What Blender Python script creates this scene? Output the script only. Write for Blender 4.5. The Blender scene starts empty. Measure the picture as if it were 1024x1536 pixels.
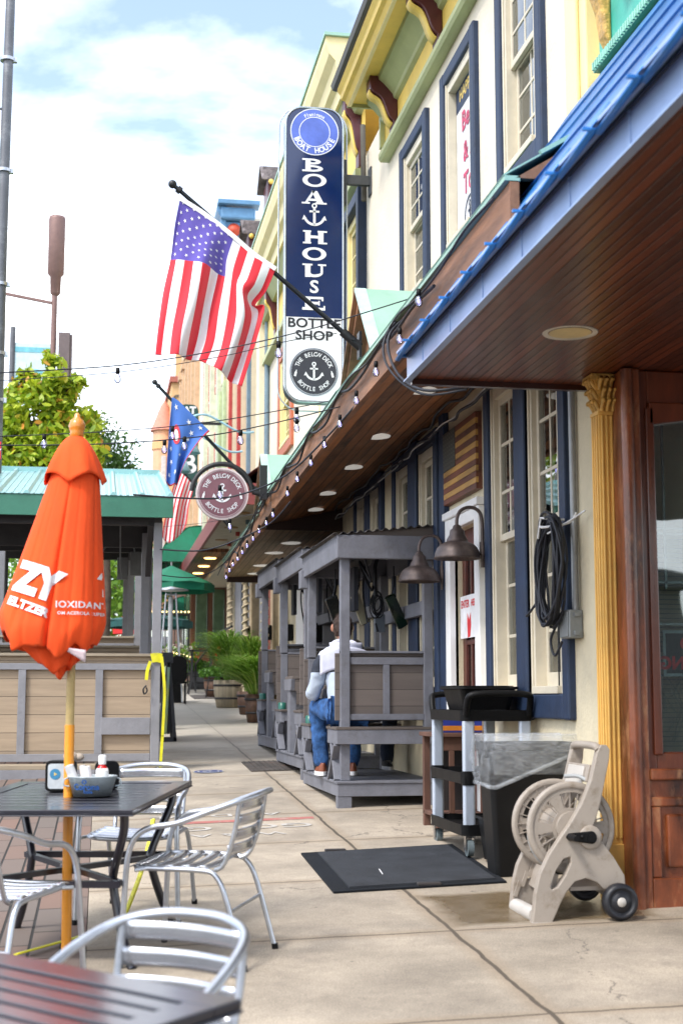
import bpy, bmesh, math, random
from mathutils import Vector, Matrix, noise
random.seed(7)
S = bpy.context.scene
C = S.collection
PI = math.pi
GY, GX, H = .046, .025, 1.5
def gz(x, y): return GX*x + GY*y
# ------------------------------------------------------------------ pixel measuring aid (a pixel at a distance -> a point)
FP = 2133.
_P = math.atan(280/FP); _T = math.atan(364*math.cos(_P)/FP)
_f = Vector((math.sin(_T)*math.cos(_P), math.cos(_T)*math.cos(_P), math.sin(_P)))
_r = Vector((math.cos(_T), -math.sin(_T), 0)); _u = _r.cross(_f)
def at(x, y, Y):
    d = _f + _r*((x-512)/FP) + _u*((768-y)/FP)
    return Vector((0, 0, H)) + d*(Y/d.y)
# ------------------------------------------------------------------ materials
MATS = {}
def N(nt, t, **kw):
    n = nt.nodes.new(t)
    for k, v in kw.items():
        if k in n.inputs.keys(): n.inputs[k].default_value = v
        else: setattr(n, k, v)
    return n
def mat(name, col, rough=.6, metal=0, var=.12, vscale=6, bump=.15, bscale=60, col2=None, spec=.5, wear=None, coat=0, sx=1, sy=1, sz=1, wearamt=.6, wscale=5):
    if name in MATS: return MATS[name]
    m = bpy.data.materials.new(name); m.use_nodes = True
    nt = m.node_tree; b = nt.nodes['Principled BSDF']; L = nt.links.new
    b.inputs['Roughness'].default_value = rough; b.inputs['Metallic'].default_value = metal
    b.inputs['Specular IOR Level'].default_value = spec
    if coat: b.inputs['Coat Weight'].default_value = coat; b.inputs['Coat Roughness'].default_value = .15
    tc = N(nt, 'ShaderNodeTexCoord'); mp = N(nt, 'ShaderNodeMapping'); mp.inputs['Scale'].default_value = (sx, sy, sz)
    L(tc.outputs['Object'], mp.inputs['Vector'])
    n1 = N(nt, 'ShaderNodeTexNoise', Scale=vscale, Detail=6., Roughness=.65); L(mp.outputs[0], n1.inputs['Vector'])
    c2 = col2 or tuple(max(0, c*(1-var*2.2)) for c in col)
    c1 = tuple(min(1, c*(1+var*.8)) for c in col)
    rp = N(nt, 'ShaderNodeValToRGB'); rp.color_ramp.elements[0].position = .3; rp.color_ramp.elements[1].position = .7
    rp.color_ramp.elements[0].color = (*c2, 1); rp.color_ramp.elements[1].color = (*c1, 1)
    L(n1.outputs['Fac'], rp.inputs['Fac']); out = rp.outputs['Color']
    if wear:
        n3 = N(nt, 'ShaderNodeTexNoise', Scale=wscale, Detail=9., Roughness=.75); L(mp.outputs[0], n3.inputs['Vector'])
        r3 = N(nt, 'ShaderNodeValToRGB'); r3.color_ramp.elements[0].position = .52; r3.color_ramp.elements[1].position = .66
        r3.color_ramp.elements[0].color = (0, 0, 0, 1); r3.color_ramp.elements[1].color = (wearamt,)*3+(1,)
        L(n3.outputs['Fac'], r3.inputs['Fac'])
        mx = N(nt, 'ShaderNodeMix', data_type='RGBA'); L(r3.outputs['Color'], mx.inputs[0]); L(out, mx.inputs[6]); mx.inputs[7].default_value = (*wear, 1)
        out = mx.outputs[2]
    L(out, b.inputs['Base Color'])
    rr = N(nt, 'ShaderNodeMapRange'); rr.inputs['To Min'].default_value = max(0, rough-.08); rr.inputs['To Max'].default_value = min(1, rough+.12)
    L(n1.outputs['Fac'], rr.inputs['Value']); L(rr.outputs[0], b.inputs['Roughness'])
    if bump:
        n2 = N(nt, 'ShaderNodeTexNoise', Scale=bscale, Detail=4.); L(mp.outputs[0], n2.inputs['Vector'])
        bp = N(nt, 'ShaderNodeBump', Strength=bump, Distance=.01); L(n2.outputs['Fac'], bp.inputs['Height']); L(bp.outputs[0], b.inputs['Normal'])
    MATS[name] = m
    return m
def plankmat(name, col, axis='X', width=.1, rough=.45, var=.25, dark=.35, coat=0, stretch=('Y', .12), wear=None, bump=.6, gap=.05, wearamt=.7):
    """boards: width across AXIS, grain stretched along the other"""
    m = mat(name, col, rough, var=.02, bump=0, coat=coat)
    nt = m.node_tree; L = nt.links.new; b = nt.nodes['Principled BSDF']
    tc = N(nt, 'ShaderNodeTexCoord'); sp = N(nt, 'ShaderNodeSeparateXYZ'); L(tc.outputs['Object'], sp.inputs[0])
    dv = N(nt, 'ShaderNodeMath', operation='DIVIDE'); L(sp.outputs[axis], dv.inputs[0]); dv.inputs[1].default_value = width
    fr = N(nt, 'ShaderNodeMath', operation='FRACT'); L(dv.outputs[0], fr.inputs[0])
    fl = N(nt, 'ShaderNodeMath', operation='FLOOR'); L(dv.outputs[0], fl.inputs[0])
    wn = N(nt, 'ShaderNodeTexWhiteNoise', noise_dimensions='1D'); L(fl.outputs[0], wn.inputs['W'])
    pg = N(nt, 'ShaderNodeMath', operation='PINGPONG'); L(fr.outputs[0], pg.inputs[0]); pg.inputs[1].default_value = .5
    gr = N(nt, 'ShaderNodeMapRange'); gr.inputs['From Max'].default_value = gap; L(pg.outputs[0], gr.inputs['Value'])
    mp = N(nt, 'ShaderNodeMapping'); sc = [18, 18, 18]; sc['XYZ'.index(stretch[0])] = 18*stretch[1]; mp.inputs['Scale'].default_value = sc
    L(tc.outputs['Object'], mp.inputs['Vector'])
    n = N(nt, 'ShaderNodeTexNoise', noise_dimensions='4D', Scale=1., Detail=7., Roughness=.7); L(mp.outputs[0], n.inputs['Vector']); L(fl.outputs[0], n.inputs['W'])
    ad = N(nt, 'ShaderNodeMath', operation='MULTIPLY_ADD'); L(wn.outputs['Value'], ad.inputs[0]); ad.inputs[1].default_value = .45; L(n.outputs['Fac'], ad.inputs[2])
    rp = N(nt, 'ShaderNodeValToRGB'); rp.color_ramp.elements[0].position = .35; rp.color_ramp.elements[1].position = 1.05
    rp.color_ramp.elements[0].color = (*[c*(1-var*1.6) for c in col], 1); rp.color_ramp.elements[1].color = (*[min(1, c*(1+var*1.5)) for c in col], 1)
    L(ad.outputs[0], rp.inputs['Fac']); src = rp.outputs[0]
    if wear:
        n3 = N(nt, 'ShaderNodeTexNoise', Scale=3.2, Detail=9., Roughness=.8); L(tc.outputs['Object'], n3.inputs['Vector'])
        r3 = N(nt, 'ShaderNodeValToRGB'); r3.color_ramp.elements[0].position = .5; r3.color_ramp.elements[1].position = .68
        r3.color_ramp.elements[1].color = (wearamt,)*3+(1,); L(n3.outputs['Fac'], r3.inputs['Fac'])
        mx = N(nt, 'ShaderNodeMix', data_type='RGBA'); L(r3.outputs[0], mx.inputs[0]); L(src, mx.inputs[6]); mx.inputs[7].default_value = (*wear, 1); src = mx.outputs[2]
    m2 = N(nt, 'ShaderNodeMix', data_type='RGBA'); L(gr.outputs[0], m2.inputs[0]); m2.inputs[6].default_value = (*[c*dark for c in col], 1); L(src, m2.inputs[7])
    L(m2.outputs[2], b.inputs['Base Color'])
    bp = N(nt, 'ShaderNodeBump', Strength=bump, Distance=.004); L(gr.outputs[0], bp.inputs['Height'])
    bp2 = N(nt, 'ShaderNodeBump', Strength=.15, Distance=.003); L(n.outputs['Fac'], bp2.inputs['Height']); L(bp.outputs[0], bp2.inputs['Normal']); L(bp2.outputs[0], b.inputs['Normal'])
    return m
def glassmat(name, tint=(.9, .93, .93), refl=.35, dark=None, rough=.02):
    if name in MATS: return MATS[name]
    m = bpy.data.materials.new(name); m.use_nodes = True; nt = m.node_tree; nt.nodes.clear(); L = nt.links.new
    o = N(nt, 'ShaderNodeOutputMaterial'); g = N(nt, 'ShaderNodeBsdfGlossy', Roughness=rough); g.inputs['Color'].default_value = (.9, .93, .95, 1)
    t = N(nt, 'ShaderNodeBsdfTransparent'); t.inputs['Color'].default_value = (*tint, 1)
    lw = N(nt, 'ShaderNodeLayerWeight', Blend=.25); mr = N(nt, 'ShaderNodeMapRange'); mr.inputs['To Min'].default_value = refl*.4; mr.inputs['To Max'].default_value = min(1, refl*2)
    L(lw.outputs['Fresnel'], mr.inputs['Value']); mx = N(nt, 'ShaderNodeMixShader'); L(mr.outputs[0], mx.inputs[0]); L(t.outputs[0], mx.inputs[1]); L(g.outputs[0], mx.inputs[2]); L(mx.outputs[0], o.inputs[0])
    tcw = N(nt, 'ShaderNodeTexCoord'); nz = N(nt, 'ShaderNodeTexNoise', Scale=2.5, Detail=1.); L(tcw.outputs['Object'], nz.inputs['Vector'])
    bp = N(nt, 'ShaderNodeBump', Strength=.25, Distance=.01); L(nz.outputs['Fac'], bp.inputs['Height']); L(bp.outputs[0], g.inputs['Normal'])
    MATS[name] = m; return m
def emit(name, col, s):
    if name in MATS: return MATS[name]
    m = bpy.data.materials.new(name); m.use_nodes = True; b = m.node_tree.nodes['Principled BSDF']
    b.inputs['Base Color'].default_value = (*col, 1); b.inputs['Emission Color'].default_value = (*col, 1); b.inputs['Emission Strength'].default_value = s
    MATS[name] = m; return m
# ------------------------------------------------------------------ mesh builder
class MB:
    def __init__(s): s.v = []; s.f = []; s.mi = []; s.m = 0; s.sm = []
    def add(s, vs, fs, smooth=False):
        o = len(s.v); s.v += [tuple(v) for v in vs]
        for f in fs: s.f.append([o+i for i in f]); s.mi.append(s.m); s.sm.append(smooth)
        return s
    def box(s, x0, x1, y0, y1, z0, z1, M=None):
        vs = [Vector(p) for p in ((x0,y0,z0),(x1,y0,z0),(x1,y1,z0),(x0,y1,z0),(x0,y0,z1),(x1,y0,z1),(x1,y1,z1),(x0,y1,z1))]
        if M: vs = [M@v for v in vs]
        return s.add(vs, [(0,3,2,1),(4,5,6,7),(0,1,5,4),(1,2,6,5),(2,3,7,6),(3,0,4,7)])
    def bar(s, a, b, w, h, up=(0,0,1)):
        a, b = Vector(a), Vector(b); d = (b-a).normalized(); u = Vector(up)
        if abs(d.dot(u)) > .98: u = Vector((0,1,0))
        r = d.cross(u).normalized()*w/2; t = r.cross(d).normalized()*h/2
        vs = [a-r-t, a+r-t, a+r+t, a-r+t, b-r-t, b+r-t, b+r+t, b-r+t]
        return s.add(vs, [(0,1,2,3),(7,6,5,4),(0,4,5,1),(1,5,6,2),(2,6,7,3),(3,7,4,0)])
    def tube(s, pts, r, n=8, closed=False, caps=True, flat=None):
        pts = [Vector(p) for p in pts]; k = len(pts); rs = r if isinstance(r, (list, tuple)) else [r]*k
        nr = None; vs = []
        for i, p in enumerate(pts):
            if closed: d = pts[(i+1) % k]-pts[i-1]
            else: d = pts[min(i+1, k-1)]-pts[max(i-1, 0)]
            if d.length < 1e-9: d = Vector((0,0,1))
            d.normalize()
            if nr is None:
                nr = d.cross(Vector((0,0,1)) if abs(d.z) < .9 else Vector((1,0,0))).normalized()
            else:
                nr = (nr - d*nr.dot(d)); nr = nr.normalized() if nr.length > 1e-6 else d.orthogonal().normalized()
            bn = d.cross(nr)
            for j in range(n):
                a = 2*PI*j/n; vs.append(p+(nr*math.cos(a)+bn*math.sin(a)*(flat or 1))*rs[i])
        fs = [(i*n+j, i*n+(j+1) % n, ((i+1) % k)*n+(j+1) % n, ((i+1) % k)*n+j) for i in range(k if closed else k-1) for j in range(n)]
        s.add(vs, fs, True)
        if not closed and caps: s.add(vs[:n], [tuple(range(n))[::-1]]); s.add(vs[-n:], [tuple(range(n))])
        return s
    def cyl(s, a, b, r0, r1=None, n=16): return s.tube([a, b], [r0, r1 if r1 is not None else r0], n)
    def lathe(s, prof, o=(0,0,0), n=24, axis='Z', smooth=True, M=None):
        o = Vector(o); vs = []
        for r, z in prof:
            for j in range(n):
                a = 2*PI*j/n; c, d = r*math.cos(a), r*math.sin(a)
                p = Vector((c,d,z)) if axis == 'Z' else Vector((z,c,d)) if axis == 'X' else Vector((d,z,c))
                vs.append((M@p if M else p)+o)
        return s.add(vs, [(i*n+j, i*n+(j+1) % n, (i+1)*n+(j+1) % n, (i+1)*n+j) for i in range(len(prof)-1) for j in range(n)], smooth)
    def prism(s, poly, a0, a1, axis='Y'):
        """2D polygon extruded. axis Y: poly is (x,z); X: (y,z); Z: (x,y)"""
        def P(p, a): return (p[0], a, p[1]) if axis == 'Y' else (a, p[0], p[1]) if axis == 'X' else (p[0], p[1], a)
        n = len(poly); vs = [P(p, a0) for p in poly]+[P(p, a1) for p in poly]
        return s.add(vs, [tuple(range(n)), tuple(range(2*n-1, n-1, -1))]+[(i, i+n, (i+1) % n+n, (i+1) % n) for i in range(n)])
    def quad(s, *p): return s.add(p, [tuple(range(len(p)))])
    def sheet(s, fn, nu, nv, smooth=True):
        vs = [fn(i/nu, j/nv) for j in range(nv+1) for i in range(nu+1)]
        return s.add(vs, [(j*(nu+1)+i, j*(nu+1)+i+1, (j+1)*(nu+1)+i+1, (j+1)*(nu+1)+i) for j in range(nv) for i in range(nu)], smooth)
    def ball(s, c, r, n=12, sz=1):
        return s.lathe([(r*math.sin(PI*i/(n//2+2)), -r*sz*math.cos(PI*i/(n//2+2))) for i in range(n//2+3)], c, n)
    def build(s, name, m, parent=None, bevel=0, loc=None, solid=0, seg=2):
        me = bpy.data.meshes.new(name); me.from_pydata([tuple(v) for v in s.v], [], s.f)
        for x in (m if isinstance(m, (list, tuple)) else [m]): me.materials.append(x)
        me.polygons.foreach_set('material_index', s.mi); me.polygons.foreach_set('use_smooth', s.sm)
        bm = bmesh.new(); bm.from_mesh(me)
        if not getattr(s, 'open', False): bmesh.ops.recalc_face_normals(bm, faces=bm.faces)
        bm.to_mesh(me); bm.free(); me.update()
        o = bpy.data.objects.new(name, me); C.objects.link(o)
        if parent is not None: o.parent = parent
        if loc: o.location = loc
        if solid:
            q = o.modifiers.new('solid', 'SOLIDIFY'); q.thickness = solid
        if bevel:
            q = o.modifiers.new('bevel', 'BEVEL'); q.width = bevel; q.segments = seg; q.limit_method = 'ANGLE'; q.angle_limit = math.radians(40); q.harden_normals = False
        return o
def tag(o, label, cat, group=None, kind=None):
    if label: o['label'] = label
    if cat: o['category'] = cat
    if group: o['group'] = group
    if kind: o['kind'] = kind
    return o
def thing(name, label, cat, loc=(0,0,0), rz=0, group=None, tilt=False):
    o = bpy.data.objects.new(name, None); o.empty_display_size = .1; C.objects.link(o); o.location = loc
    if tilt:
        M = Matrix.Rotation(math.atan(GY), 3, 'X') @ Matrix.Rotation(-math.atan(GX), 3, 'Y') @ Matrix.Rotation(rz, 3, 'Z'); o.rotation_euler = M.to_euler()
    else: o.rotation_euler = (0, 0, rz)
    return tag(o, label, cat, group)
def struct(o): o['kind'] = 'structure'; return o
def dup(root, loc, rot=None, label=None):
    r = root.copy(); C.objects.link(r); r.location = loc
    if rot is not None: r.rotation_euler = rot
    if label: r['label'] = label
    for ch in list(root.children):
        c = ch.copy(); C.objects.link(c); c.parent = r
        for g in list(ch.children):
            d = g.copy(); C.objects.link(d); d.parent = c
    return r
def smooth_path(pts, k=6, closed=False):
    pts = [Vector(p) for p in pts]; n = len(pts); out = []
    for i in range(n if closed else n-1):
        if closed: p0, p1, p2, p3 = pts[i-1], pts[i], pts[(i+1) % n], pts[(i+2) % n]
        else: p0, p1, p2, p3 = pts[max(i-1, 0)], pts[i], pts[i+1], pts[min(i+2, n-1)]
        for j in range(k):
            t = j/k; out.append(.5*((2*p1)+(p2-p0)*t+(2*p0-5*p1+4*p2-p3)*t*t+(3*p1-p0-3*p2+p3)*t**3))
    if not closed: out.append(pts[-1])
    return out
def rrect(x0, x1, y0, y1, r, k=5):
    out = []
    for cx, cy, a0 in ((x1-r, y1-r, 0), (x0+r, y1-r, PI/2), (x0+r, y0+r, PI), (x1-r, y0+r, 1.5*PI)):
        for i in range(k+1):
            a = a0+PI/2*i/k; out.append((cx+r*math.cos(a), cy+r*math.sin(a)))
    return out
# text -> (verts, faces) flat in xy, centred; cuts > 0 subdivides for wrapping
def textmesh(s, size=1., bold=0., wide=1., cuts=0, space=1.):
    cu = bpy.data.curves.new('t', 'FONT'); cu.body = s; cu.size = size; cu.offset = bold; cu.align_x = 'CENTER'; cu.align_y = 'CENTER'; cu.space_character = space; cu.resolution_u = 3; cu.fill_mode = 'FRONT'
    o = bpy.data.objects.new('t', cu); C.objects.link(o); dg = bpy.context.evaluated_depsgraph_get()
    me = bpy.data.meshes.new_from_object(o.evaluated_get(dg)); bpy.data.objects.remove(o); bpy.data.curves.remove(cu)
    bm = bmesh.new(); bm.from_mesh(me); bpy.data.meshes.remove(me); bmesh.ops.remove_doubles(bm, verts=bm.verts, dist=1e-6)
    for _ in range(cuts): 
        bmesh.ops.subdivide_edges(bm, edges=[e for e in bm.edges if e.calc_length() > max(.012, size*.07)], cuts=1); bmesh.ops.triangulate(bm, faces=bm.faces)
    bm.verts.index_update(); vs = [(v.co.x*wide, v.co.y) for v in bm.verts]; fs = [tuple(v.index for v in f.verts) for f in bm.faces]; bm.free()
    return vs, fs
def put_text(mb, s, fn, size, bold=0., wide=1., cuts=0, space=1.):
    vs, fs = textmesh(s, size, bold, wide, cuts, space); mb.add([fn(x, y) for x, y in vs], fs); return mb
def arc_text(mb, s, c, r, a0, a1, size, plane, inward=False, bold=0., wide=1.):
    """letters along a circle from angle a0 to a1 (degrees, ccw from +x), plane(x, y) -> 3D"""
    n = len(s)
    for i, ch in enumerate(s):
        if ch == ' ': continue
        a = math.radians(a0+(a1-a0)*(i/(n-1) if n > 1 else .5)); rot = a+PI/2 if inward else a-PI/2
        vs, fs = textmesh(ch, size, bold, wide)
        cx, cy = c[0]+r*math.cos(a), c[1]+r*math.sin(a)
        mb.add([plane(cx+x*math.cos(rot)-y*math.sin(rot), cy+x*math.sin(rot)+y*math.cos(rot)) for x, y in vs], fs)
def anchor(mb, c, s, plane):
    """anchor emblem of height s"""
    def q(poly): mb.add([plane(c[0]+x*s, c[1]+y*s) for x, y in poly], [tuple(range(len(poly)))])
    n = 16
    for (cx, cy, r0, r1, A0, A1) in ((0, .4, .055, .11, 0, 360), (0, .02, .36, .46, 205, 335)):
        for i in range(n):
            a, b = math.radians(A0+(A1-A0)*i/n), math.radians(A0+(A1-A0)*(i+1)/n)
            q([(cx+r0*math.cos(a), cy+r0*math.sin(a)), (cx+r1*math.cos(a), cy+r1*math.sin(a)), (cx+r1*math.cos(b), cy+r1*math.sin(b)), (cx+r0*math.cos(b), cy+r0*math.sin(b))])
    q([(-.05, -.4), (.05, -.4), (.05, .3), (-.05, .3)]); q([(-.2, .12), (.2, .12), (.2, .2), (-.2, .2)])
    for d in (-1, 1): q([(d*.3, -.16), (d*.5, -.2), (d*.42, 0)][::d])
def ring(mb, c, r0, r1, plane, n=48, a0=0, a1=360):
    for i in range(n):
        a, b = math.radians(a0+(a1-a0)*i/n), math.radians(a0+(a1-a0)*(i+1)/n)
        mb.add([plane(c[0]+r*math.cos(t), c[1]+r*math.sin(t)) for r, t in ((r0,a),(r1,a),(r1,b),(r0,b))], [(0,1,2,3)])
def disc(mb, c, r, plane, n=40): mb.add([plane(c[0]+r*math.cos(2*PI*i/n), c[1]+r*math.sin(2*PI*i/n)) for i in range(n)], [tuple(range(n))])
def star(r): return [((r if i % 2 == 0 else r*.4)*math.sin(PI*i/5), (r if i % 2 == 0 else r*.4)*math.cos(PI*i/5)) for i in range(10)]
# ------------------------------------------------------------------ palette
navy = mat('navy_paint', (.013, .03, .075), .55, var=.2, bump=.3, bscale=25, vscale=3)
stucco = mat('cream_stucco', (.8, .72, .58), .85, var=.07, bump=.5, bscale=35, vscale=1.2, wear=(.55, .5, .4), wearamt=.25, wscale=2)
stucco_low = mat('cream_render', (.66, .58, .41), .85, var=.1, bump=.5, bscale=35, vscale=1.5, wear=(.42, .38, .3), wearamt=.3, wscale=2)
yellow = mat('yellow_trim', (.85, .6, .13), .5, var=.08, vscale=2)
paleyellow = mat('pale_yellow_trim', (.88, .74, .38), .5, var=.06, vscale=2)
ochre = mat('ochre_pilaster_paint', (.8, .48, .12), .5, var=.1, vscale=3)
sage = mat('sage_green_trim', (.42, .45, .22), .5, var=.08, vscale=2)
maroon = mat('maroon_paint', (.09, .018, .022), .35, var=.15, vscale=4)
casing = mat('cream_casing', (.62, .56, .44), .5, var=.06)
white = mat('white_paint', (.8, .8, .8), .45, var=.03)
dark = mat('dark_interior', (.015, .015, .017), .8, var=.1)
black = mat('black_plastic', (.0035, .0035, .004), .5, var=.15, spec=.22)
iron = mat('black_iron', (.012, .012, .014), .45, var=.15)
greypaint = mat('grey_painted_wood', (.17, .175, .205), .6, var=.12, vscale=5, bump=.35, bscale=30, wear=(.11, .105, .1), wearamt=.4, wscale=9)
pergpaint = mat('light_grey_painted_wood', (.25, .25, .27), .6, var=.08, vscale=5, bump=.3, bscale=30)
mint = mat('mint_green_metal', (.3, .5, .4), .45, var=.1, vscale=2.5, wear=(.2, .3, .24), wearamt=.3)
curtain = mat('pale_curtain', (.55, .56, .52), .9, var=.05)
glass = glassmat('window_glass', refl=.5)
alu = mat('brushed_aluminium', (.52, .55, .6), .33, .9, var=.06, vscale=9, bump=.05, wear=(.3, .32, .34), wearamt=.35, wscale=14)
wire = mat('wire_rubber', (.01, .012, .02), .5)
tablem = mat('dark_table_metal', (.016, .016, .026), .3, .2, var=.15, vscale=4, bump=.1, coat=.7)
EXPO = 1.2
# ================================================================== WORLD, SUN, CAMERA
w = bpy.data.worlds.new('World'); S.world = w; w.use_nodes = True; nt = w.node_tree; L = nt.links.new
SUN_EL, SUN_AZ = math.radians(52), math.radians(-128)      # azimuth measured from +Y towards +X: sun behind and to the left
sky = nt.nodes.new('ShaderNodeTexSky'); sky.sky_type = 'NISHITA'; sky.sun_disc = False; sky.sun_elevation = SUN_EL; sky.sun_rotation = SUN_AZ; sky.dust_density = 1.5; sky.air_density = 1.0
bg = nt.nodes['Background']; bg.inputs[1].default_value = .15
tc = N(nt, 'ShaderNodeTexCoord'); mp = N(nt, 'ShaderNodeMapping'); mp.inputs['Scale'].default_value = (1, 1, 2.6); L(tc.outputs['Generated'], mp.inputs[0])
nz = N(nt, 'ShaderNodeTexNoise', Scale=2.1, Detail=9., Roughness=.55, Distortion=.3); L(mp.outputs[0], nz.inputs['Vector'])
rp = N(nt, 'ShaderNodeValToRGB'); rp.color_ramp.elements[0].position = .43; rp.color_ramp.elements[1].position = .62; rp.color_ramp.elements[0].color = (.06, .06, .06, 1)
L(nz.outputs['Fac'], rp.inputs[0]); mx = N(nt, 'ShaderNodeMix', data_type='RGBA'); L(rp.outputs[0], mx.inputs[0])
L(sky.outputs[0], mx.inputs[6]); mx.inputs[7].default_value = (8.8, 9.0, 9.4, 1); L(mx.outputs[2], bg.inputs[0])
sun = bpy.data.lights.new('sun', 'SUN'); sun.energy = 1.5; sun.angle = math.radians(11); sun.color = (1, .96, .9)
so = bpy.data.objects.new('sun', sun); C.objects.link(so)
sd = Vector((math.sin(SUN_AZ)*math.cos(SUN_EL), math.cos(SUN_AZ)*math.cos(SUN_EL), math.sin(SUN_EL)))
so.rotation_euler = sd.to_track_quat('Z', 'Y').to_euler()
cam = bpy.data.cameras.new('camera'); co = bpy.data.objects.new('camera', cam); C.objects.link(co); S.camera = co
cam.sensor_fit = 'VERTICAL'; cam.sensor_height = 36; cam.lens = 36*FP/1536; cam.clip_end = 1500; cam.clip_start = .1
M = Matrix((_r, _u, -_f)).transposed().to_4x4(); M.translation = (0, 0, H); co.matrix_world = M
cam.dof.use_dof = True; cam.dof.focus_distance = 11.5; cam.dof.aperture_fstop = 3.2
S.view_settings.view_transform = 'Standard'; S.view_settings.look = 'None'; S.view_settings.exposure = EXPO; S.view_settings.gamma = 1
S.cycles.max_bounces = 8; S.cycles.transparent_max_bounces = 16; S.cycles.caustics_reflective = False; S.cycles.caustics_refractive = False; S.cycles.use_denoising = True
# ================================================================== GROUND
def slope_sheet(name, x0, x1, y0, y1, m, dz=0, nx=1, ny=1, thick=0):
    mb = MB(); mb.sheet(lambda u, v: (x0+(x1-x0)*u, y0+(y1-y0)*v, gz(x0+(x1-x0)*u, y0+(y1-y0)*v)+dz), nx, ny, False)
    n = len(mb.v)
    if thick: mb.add([(x, y, z-thick) for x, y, z in mb.v], [f[::-1] for f in mb.f]); mb.add([mb.v[0], mb.v[1], mb.v[3], mb.v[2], mb.v[n], mb.v[n+1], mb.v[n+3], mb.v[n+2]], [(0,4,5,1),(1,5,6,2),(2,6,7,3),(3,7,4,0)])
    mb.open = True; o = mb.build(name, m)
    return struct(o)
asph = mat('asphalt', (.055, .055, .058), .9, var=.2, vscale=2, bump=.6, bscale=90)
def concrete():
    m = mat('sidewalk_concrete', (.42, .355, .275), .85, var=.2, vscale=1.3, bump=.25, bscale=120, wear=(.25, .21, .17), wearamt=.55, wscale=1.7)
    nt = m.node_tree; L = nt.links.new; b = nt.nodes['Principled BSDF']; src = b.inputs['Base Color'].links[0].from_socket
    tc = N(nt, 'ShaderNodeTexCoord'); sp = N(nt, 'ShaderNodeSeparateXYZ'); L(tc.outputs['Object'], sp.inputs[0])
    wob = N(nt, 'ShaderNodeTexNoise', Scale=3., Detail=5.); L(tc.outputs['Object'], wob.inputs['Vector'])
    def math_(op, a, b2=None, c=None):
        n = N(nt, 'ShaderNodeMath', operation=op)
        for i, q in enumerate((a, b2, c)):
            if q is None: continue
            if isinstance(q, (int, float)): n.inputs[i].default_value = q
            else: L(q, n.inputs[i])
        return n.outputs[0]
    wv = math_('MULTIPLY_ADD', wob.outputs['Fac'], .05, -.025)
    X = math_('ADD', sp.outputs['X'], wv); Y = math_('ADD', sp.outputs['Y'], wv)
    jx = math_('ABSOLUTE', math_('SUBTRACT', X, 1.74)); 
    jy = math_('PINGPONG', math_('SUBTRACT', Y, 5.47), .775); jy = math_('ABSOLUTE', jy)
    far = math_('MULTIPLY_ADD', sp.outputs['Y'], .0006, .006)
    g1 = math_('LESS_THAN', jx, .011); g2 = math_('LESS_THAN', jy, math_('MINIMUM', .012, .008))
    g = math_('MAXIMUM', g1, g2)
    # soft brown staining beside the joints
    st = N(nt, 'ShaderNodeMapRange'); L(math_('MINIMUM', jx, jy), st.inputs['Value']); st.inputs['From Min'].default_value = .0; st.inputs['From Max'].default_value = .09; st.inputs['To Min'].default_value = .55; st.inputs['To Max'].default_value = 0
    # fine aggregate speckle and small dark spots
    vo = N(nt, 'ShaderNodeTexNoise', Scale=160., Detail=2.); L(tc.outputs['Object'], vo.inputs['Vector'])
    sv = N(nt, 'ShaderNodeMapRange'); sv.inputs['From Min'].default_value = .3; sv.inputs['From Max'].default_value = .7; sv.inputs['To Min'].default_value = .66; sv.inputs['To Max'].default_value = 1.2; L(vo.outputs['Fac'], sv.inputs['Value'])
    sm = N(nt, 'ShaderNodeVectorMath', operation='SCALE'); L(src, sm.inputs[0]); L(sv.outputs[0], sm.inputs['Scale'])
    bigs = N(nt, 'ShaderNodeTexNoise', Scale=7., Detail=8., Roughness=.8); L(tc.outputs['Object'], bigs.inputs['Vector'])
    sp2 = N(nt, 'ShaderNodeMapRange'); sp2.inputs['From Min'].default_value = .54; sp2.inputs['From Max'].default_value = .7; sp2.inputs['To Max'].default_value = .5; L(bigs.outputs['Fac'], sp2.inputs['Value'])
    m0 = N(nt, 'ShaderNodeMix', data_type='RGBA'); L(sp2.outputs[0], m0.inputs[0]); L(sm.outputs[0], m0.inputs[6]); m0.inputs[7].default_value = (.2, .17, .14, 1)
    m1 = N(nt, 'ShaderNodeMix', data_type='RGBA'); L(st.outputs[0], m1.inputs[0]); L(m0.outputs[2], m1.inputs[6]); m1.inputs[7].default_value = (.26, .19, .12, 1)
    m2 = N(nt, 'ShaderNodeMix', data_type='RGBA'); L(g, m2.inputs[0]); L(m1.outputs[2], m2.inputs[6]); m2.inputs[7].default_value = (.09, .07, .05, 1)
    gum = N(nt, 'ShaderNodeTexVoronoi', Scale=4.2); L(tc.outputs['Object'], gum.inputs['Vector']); gm_ = math_('LESS_THAN', gum.outputs['Distance'], math_('MULTIPLY', wob.outputs['Fac'], .07))
    vc = N(nt, 'ShaderNodeTexVoronoi', Scale=.33); vc.feature = 'DISTANCE_TO_EDGE'; wv2 = N(nt, 'ShaderNodeTexNoise', Scale=2.2, Detail=8., Roughness=.7); L(tc.outputs['Object'], wv2.inputs['Vector'])
    va = N(nt, 'ShaderNodeVectorMath', operation='MULTIPLY_ADD'); L(wv2.outputs['Color'], va.inputs[0]); va.inputs[1].default_value = (.5, .5, 0); L(tc.outputs['Object'], va.inputs[2]); L(va.outputs[0], vc.inputs['Vector'])
    crk = math_('MULTIPLY', math_('LESS_THAN', vc.outputs['Distance'], .0022), math_('GREATER_THAN', wob.outputs['Fac'], .5))
    m2b = N(nt, 'ShaderNodeMix', data_type='RGBA'); L(math_('MULTIPLY', math_('MAXIMUM', gm_, crk), .7), m2b.inputs[0]); L(m2.outputs[2], m2b.inputs[6]); m2b.inputs[7].default_value = (.1, .085, .07, 1); m2 = m2b
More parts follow.
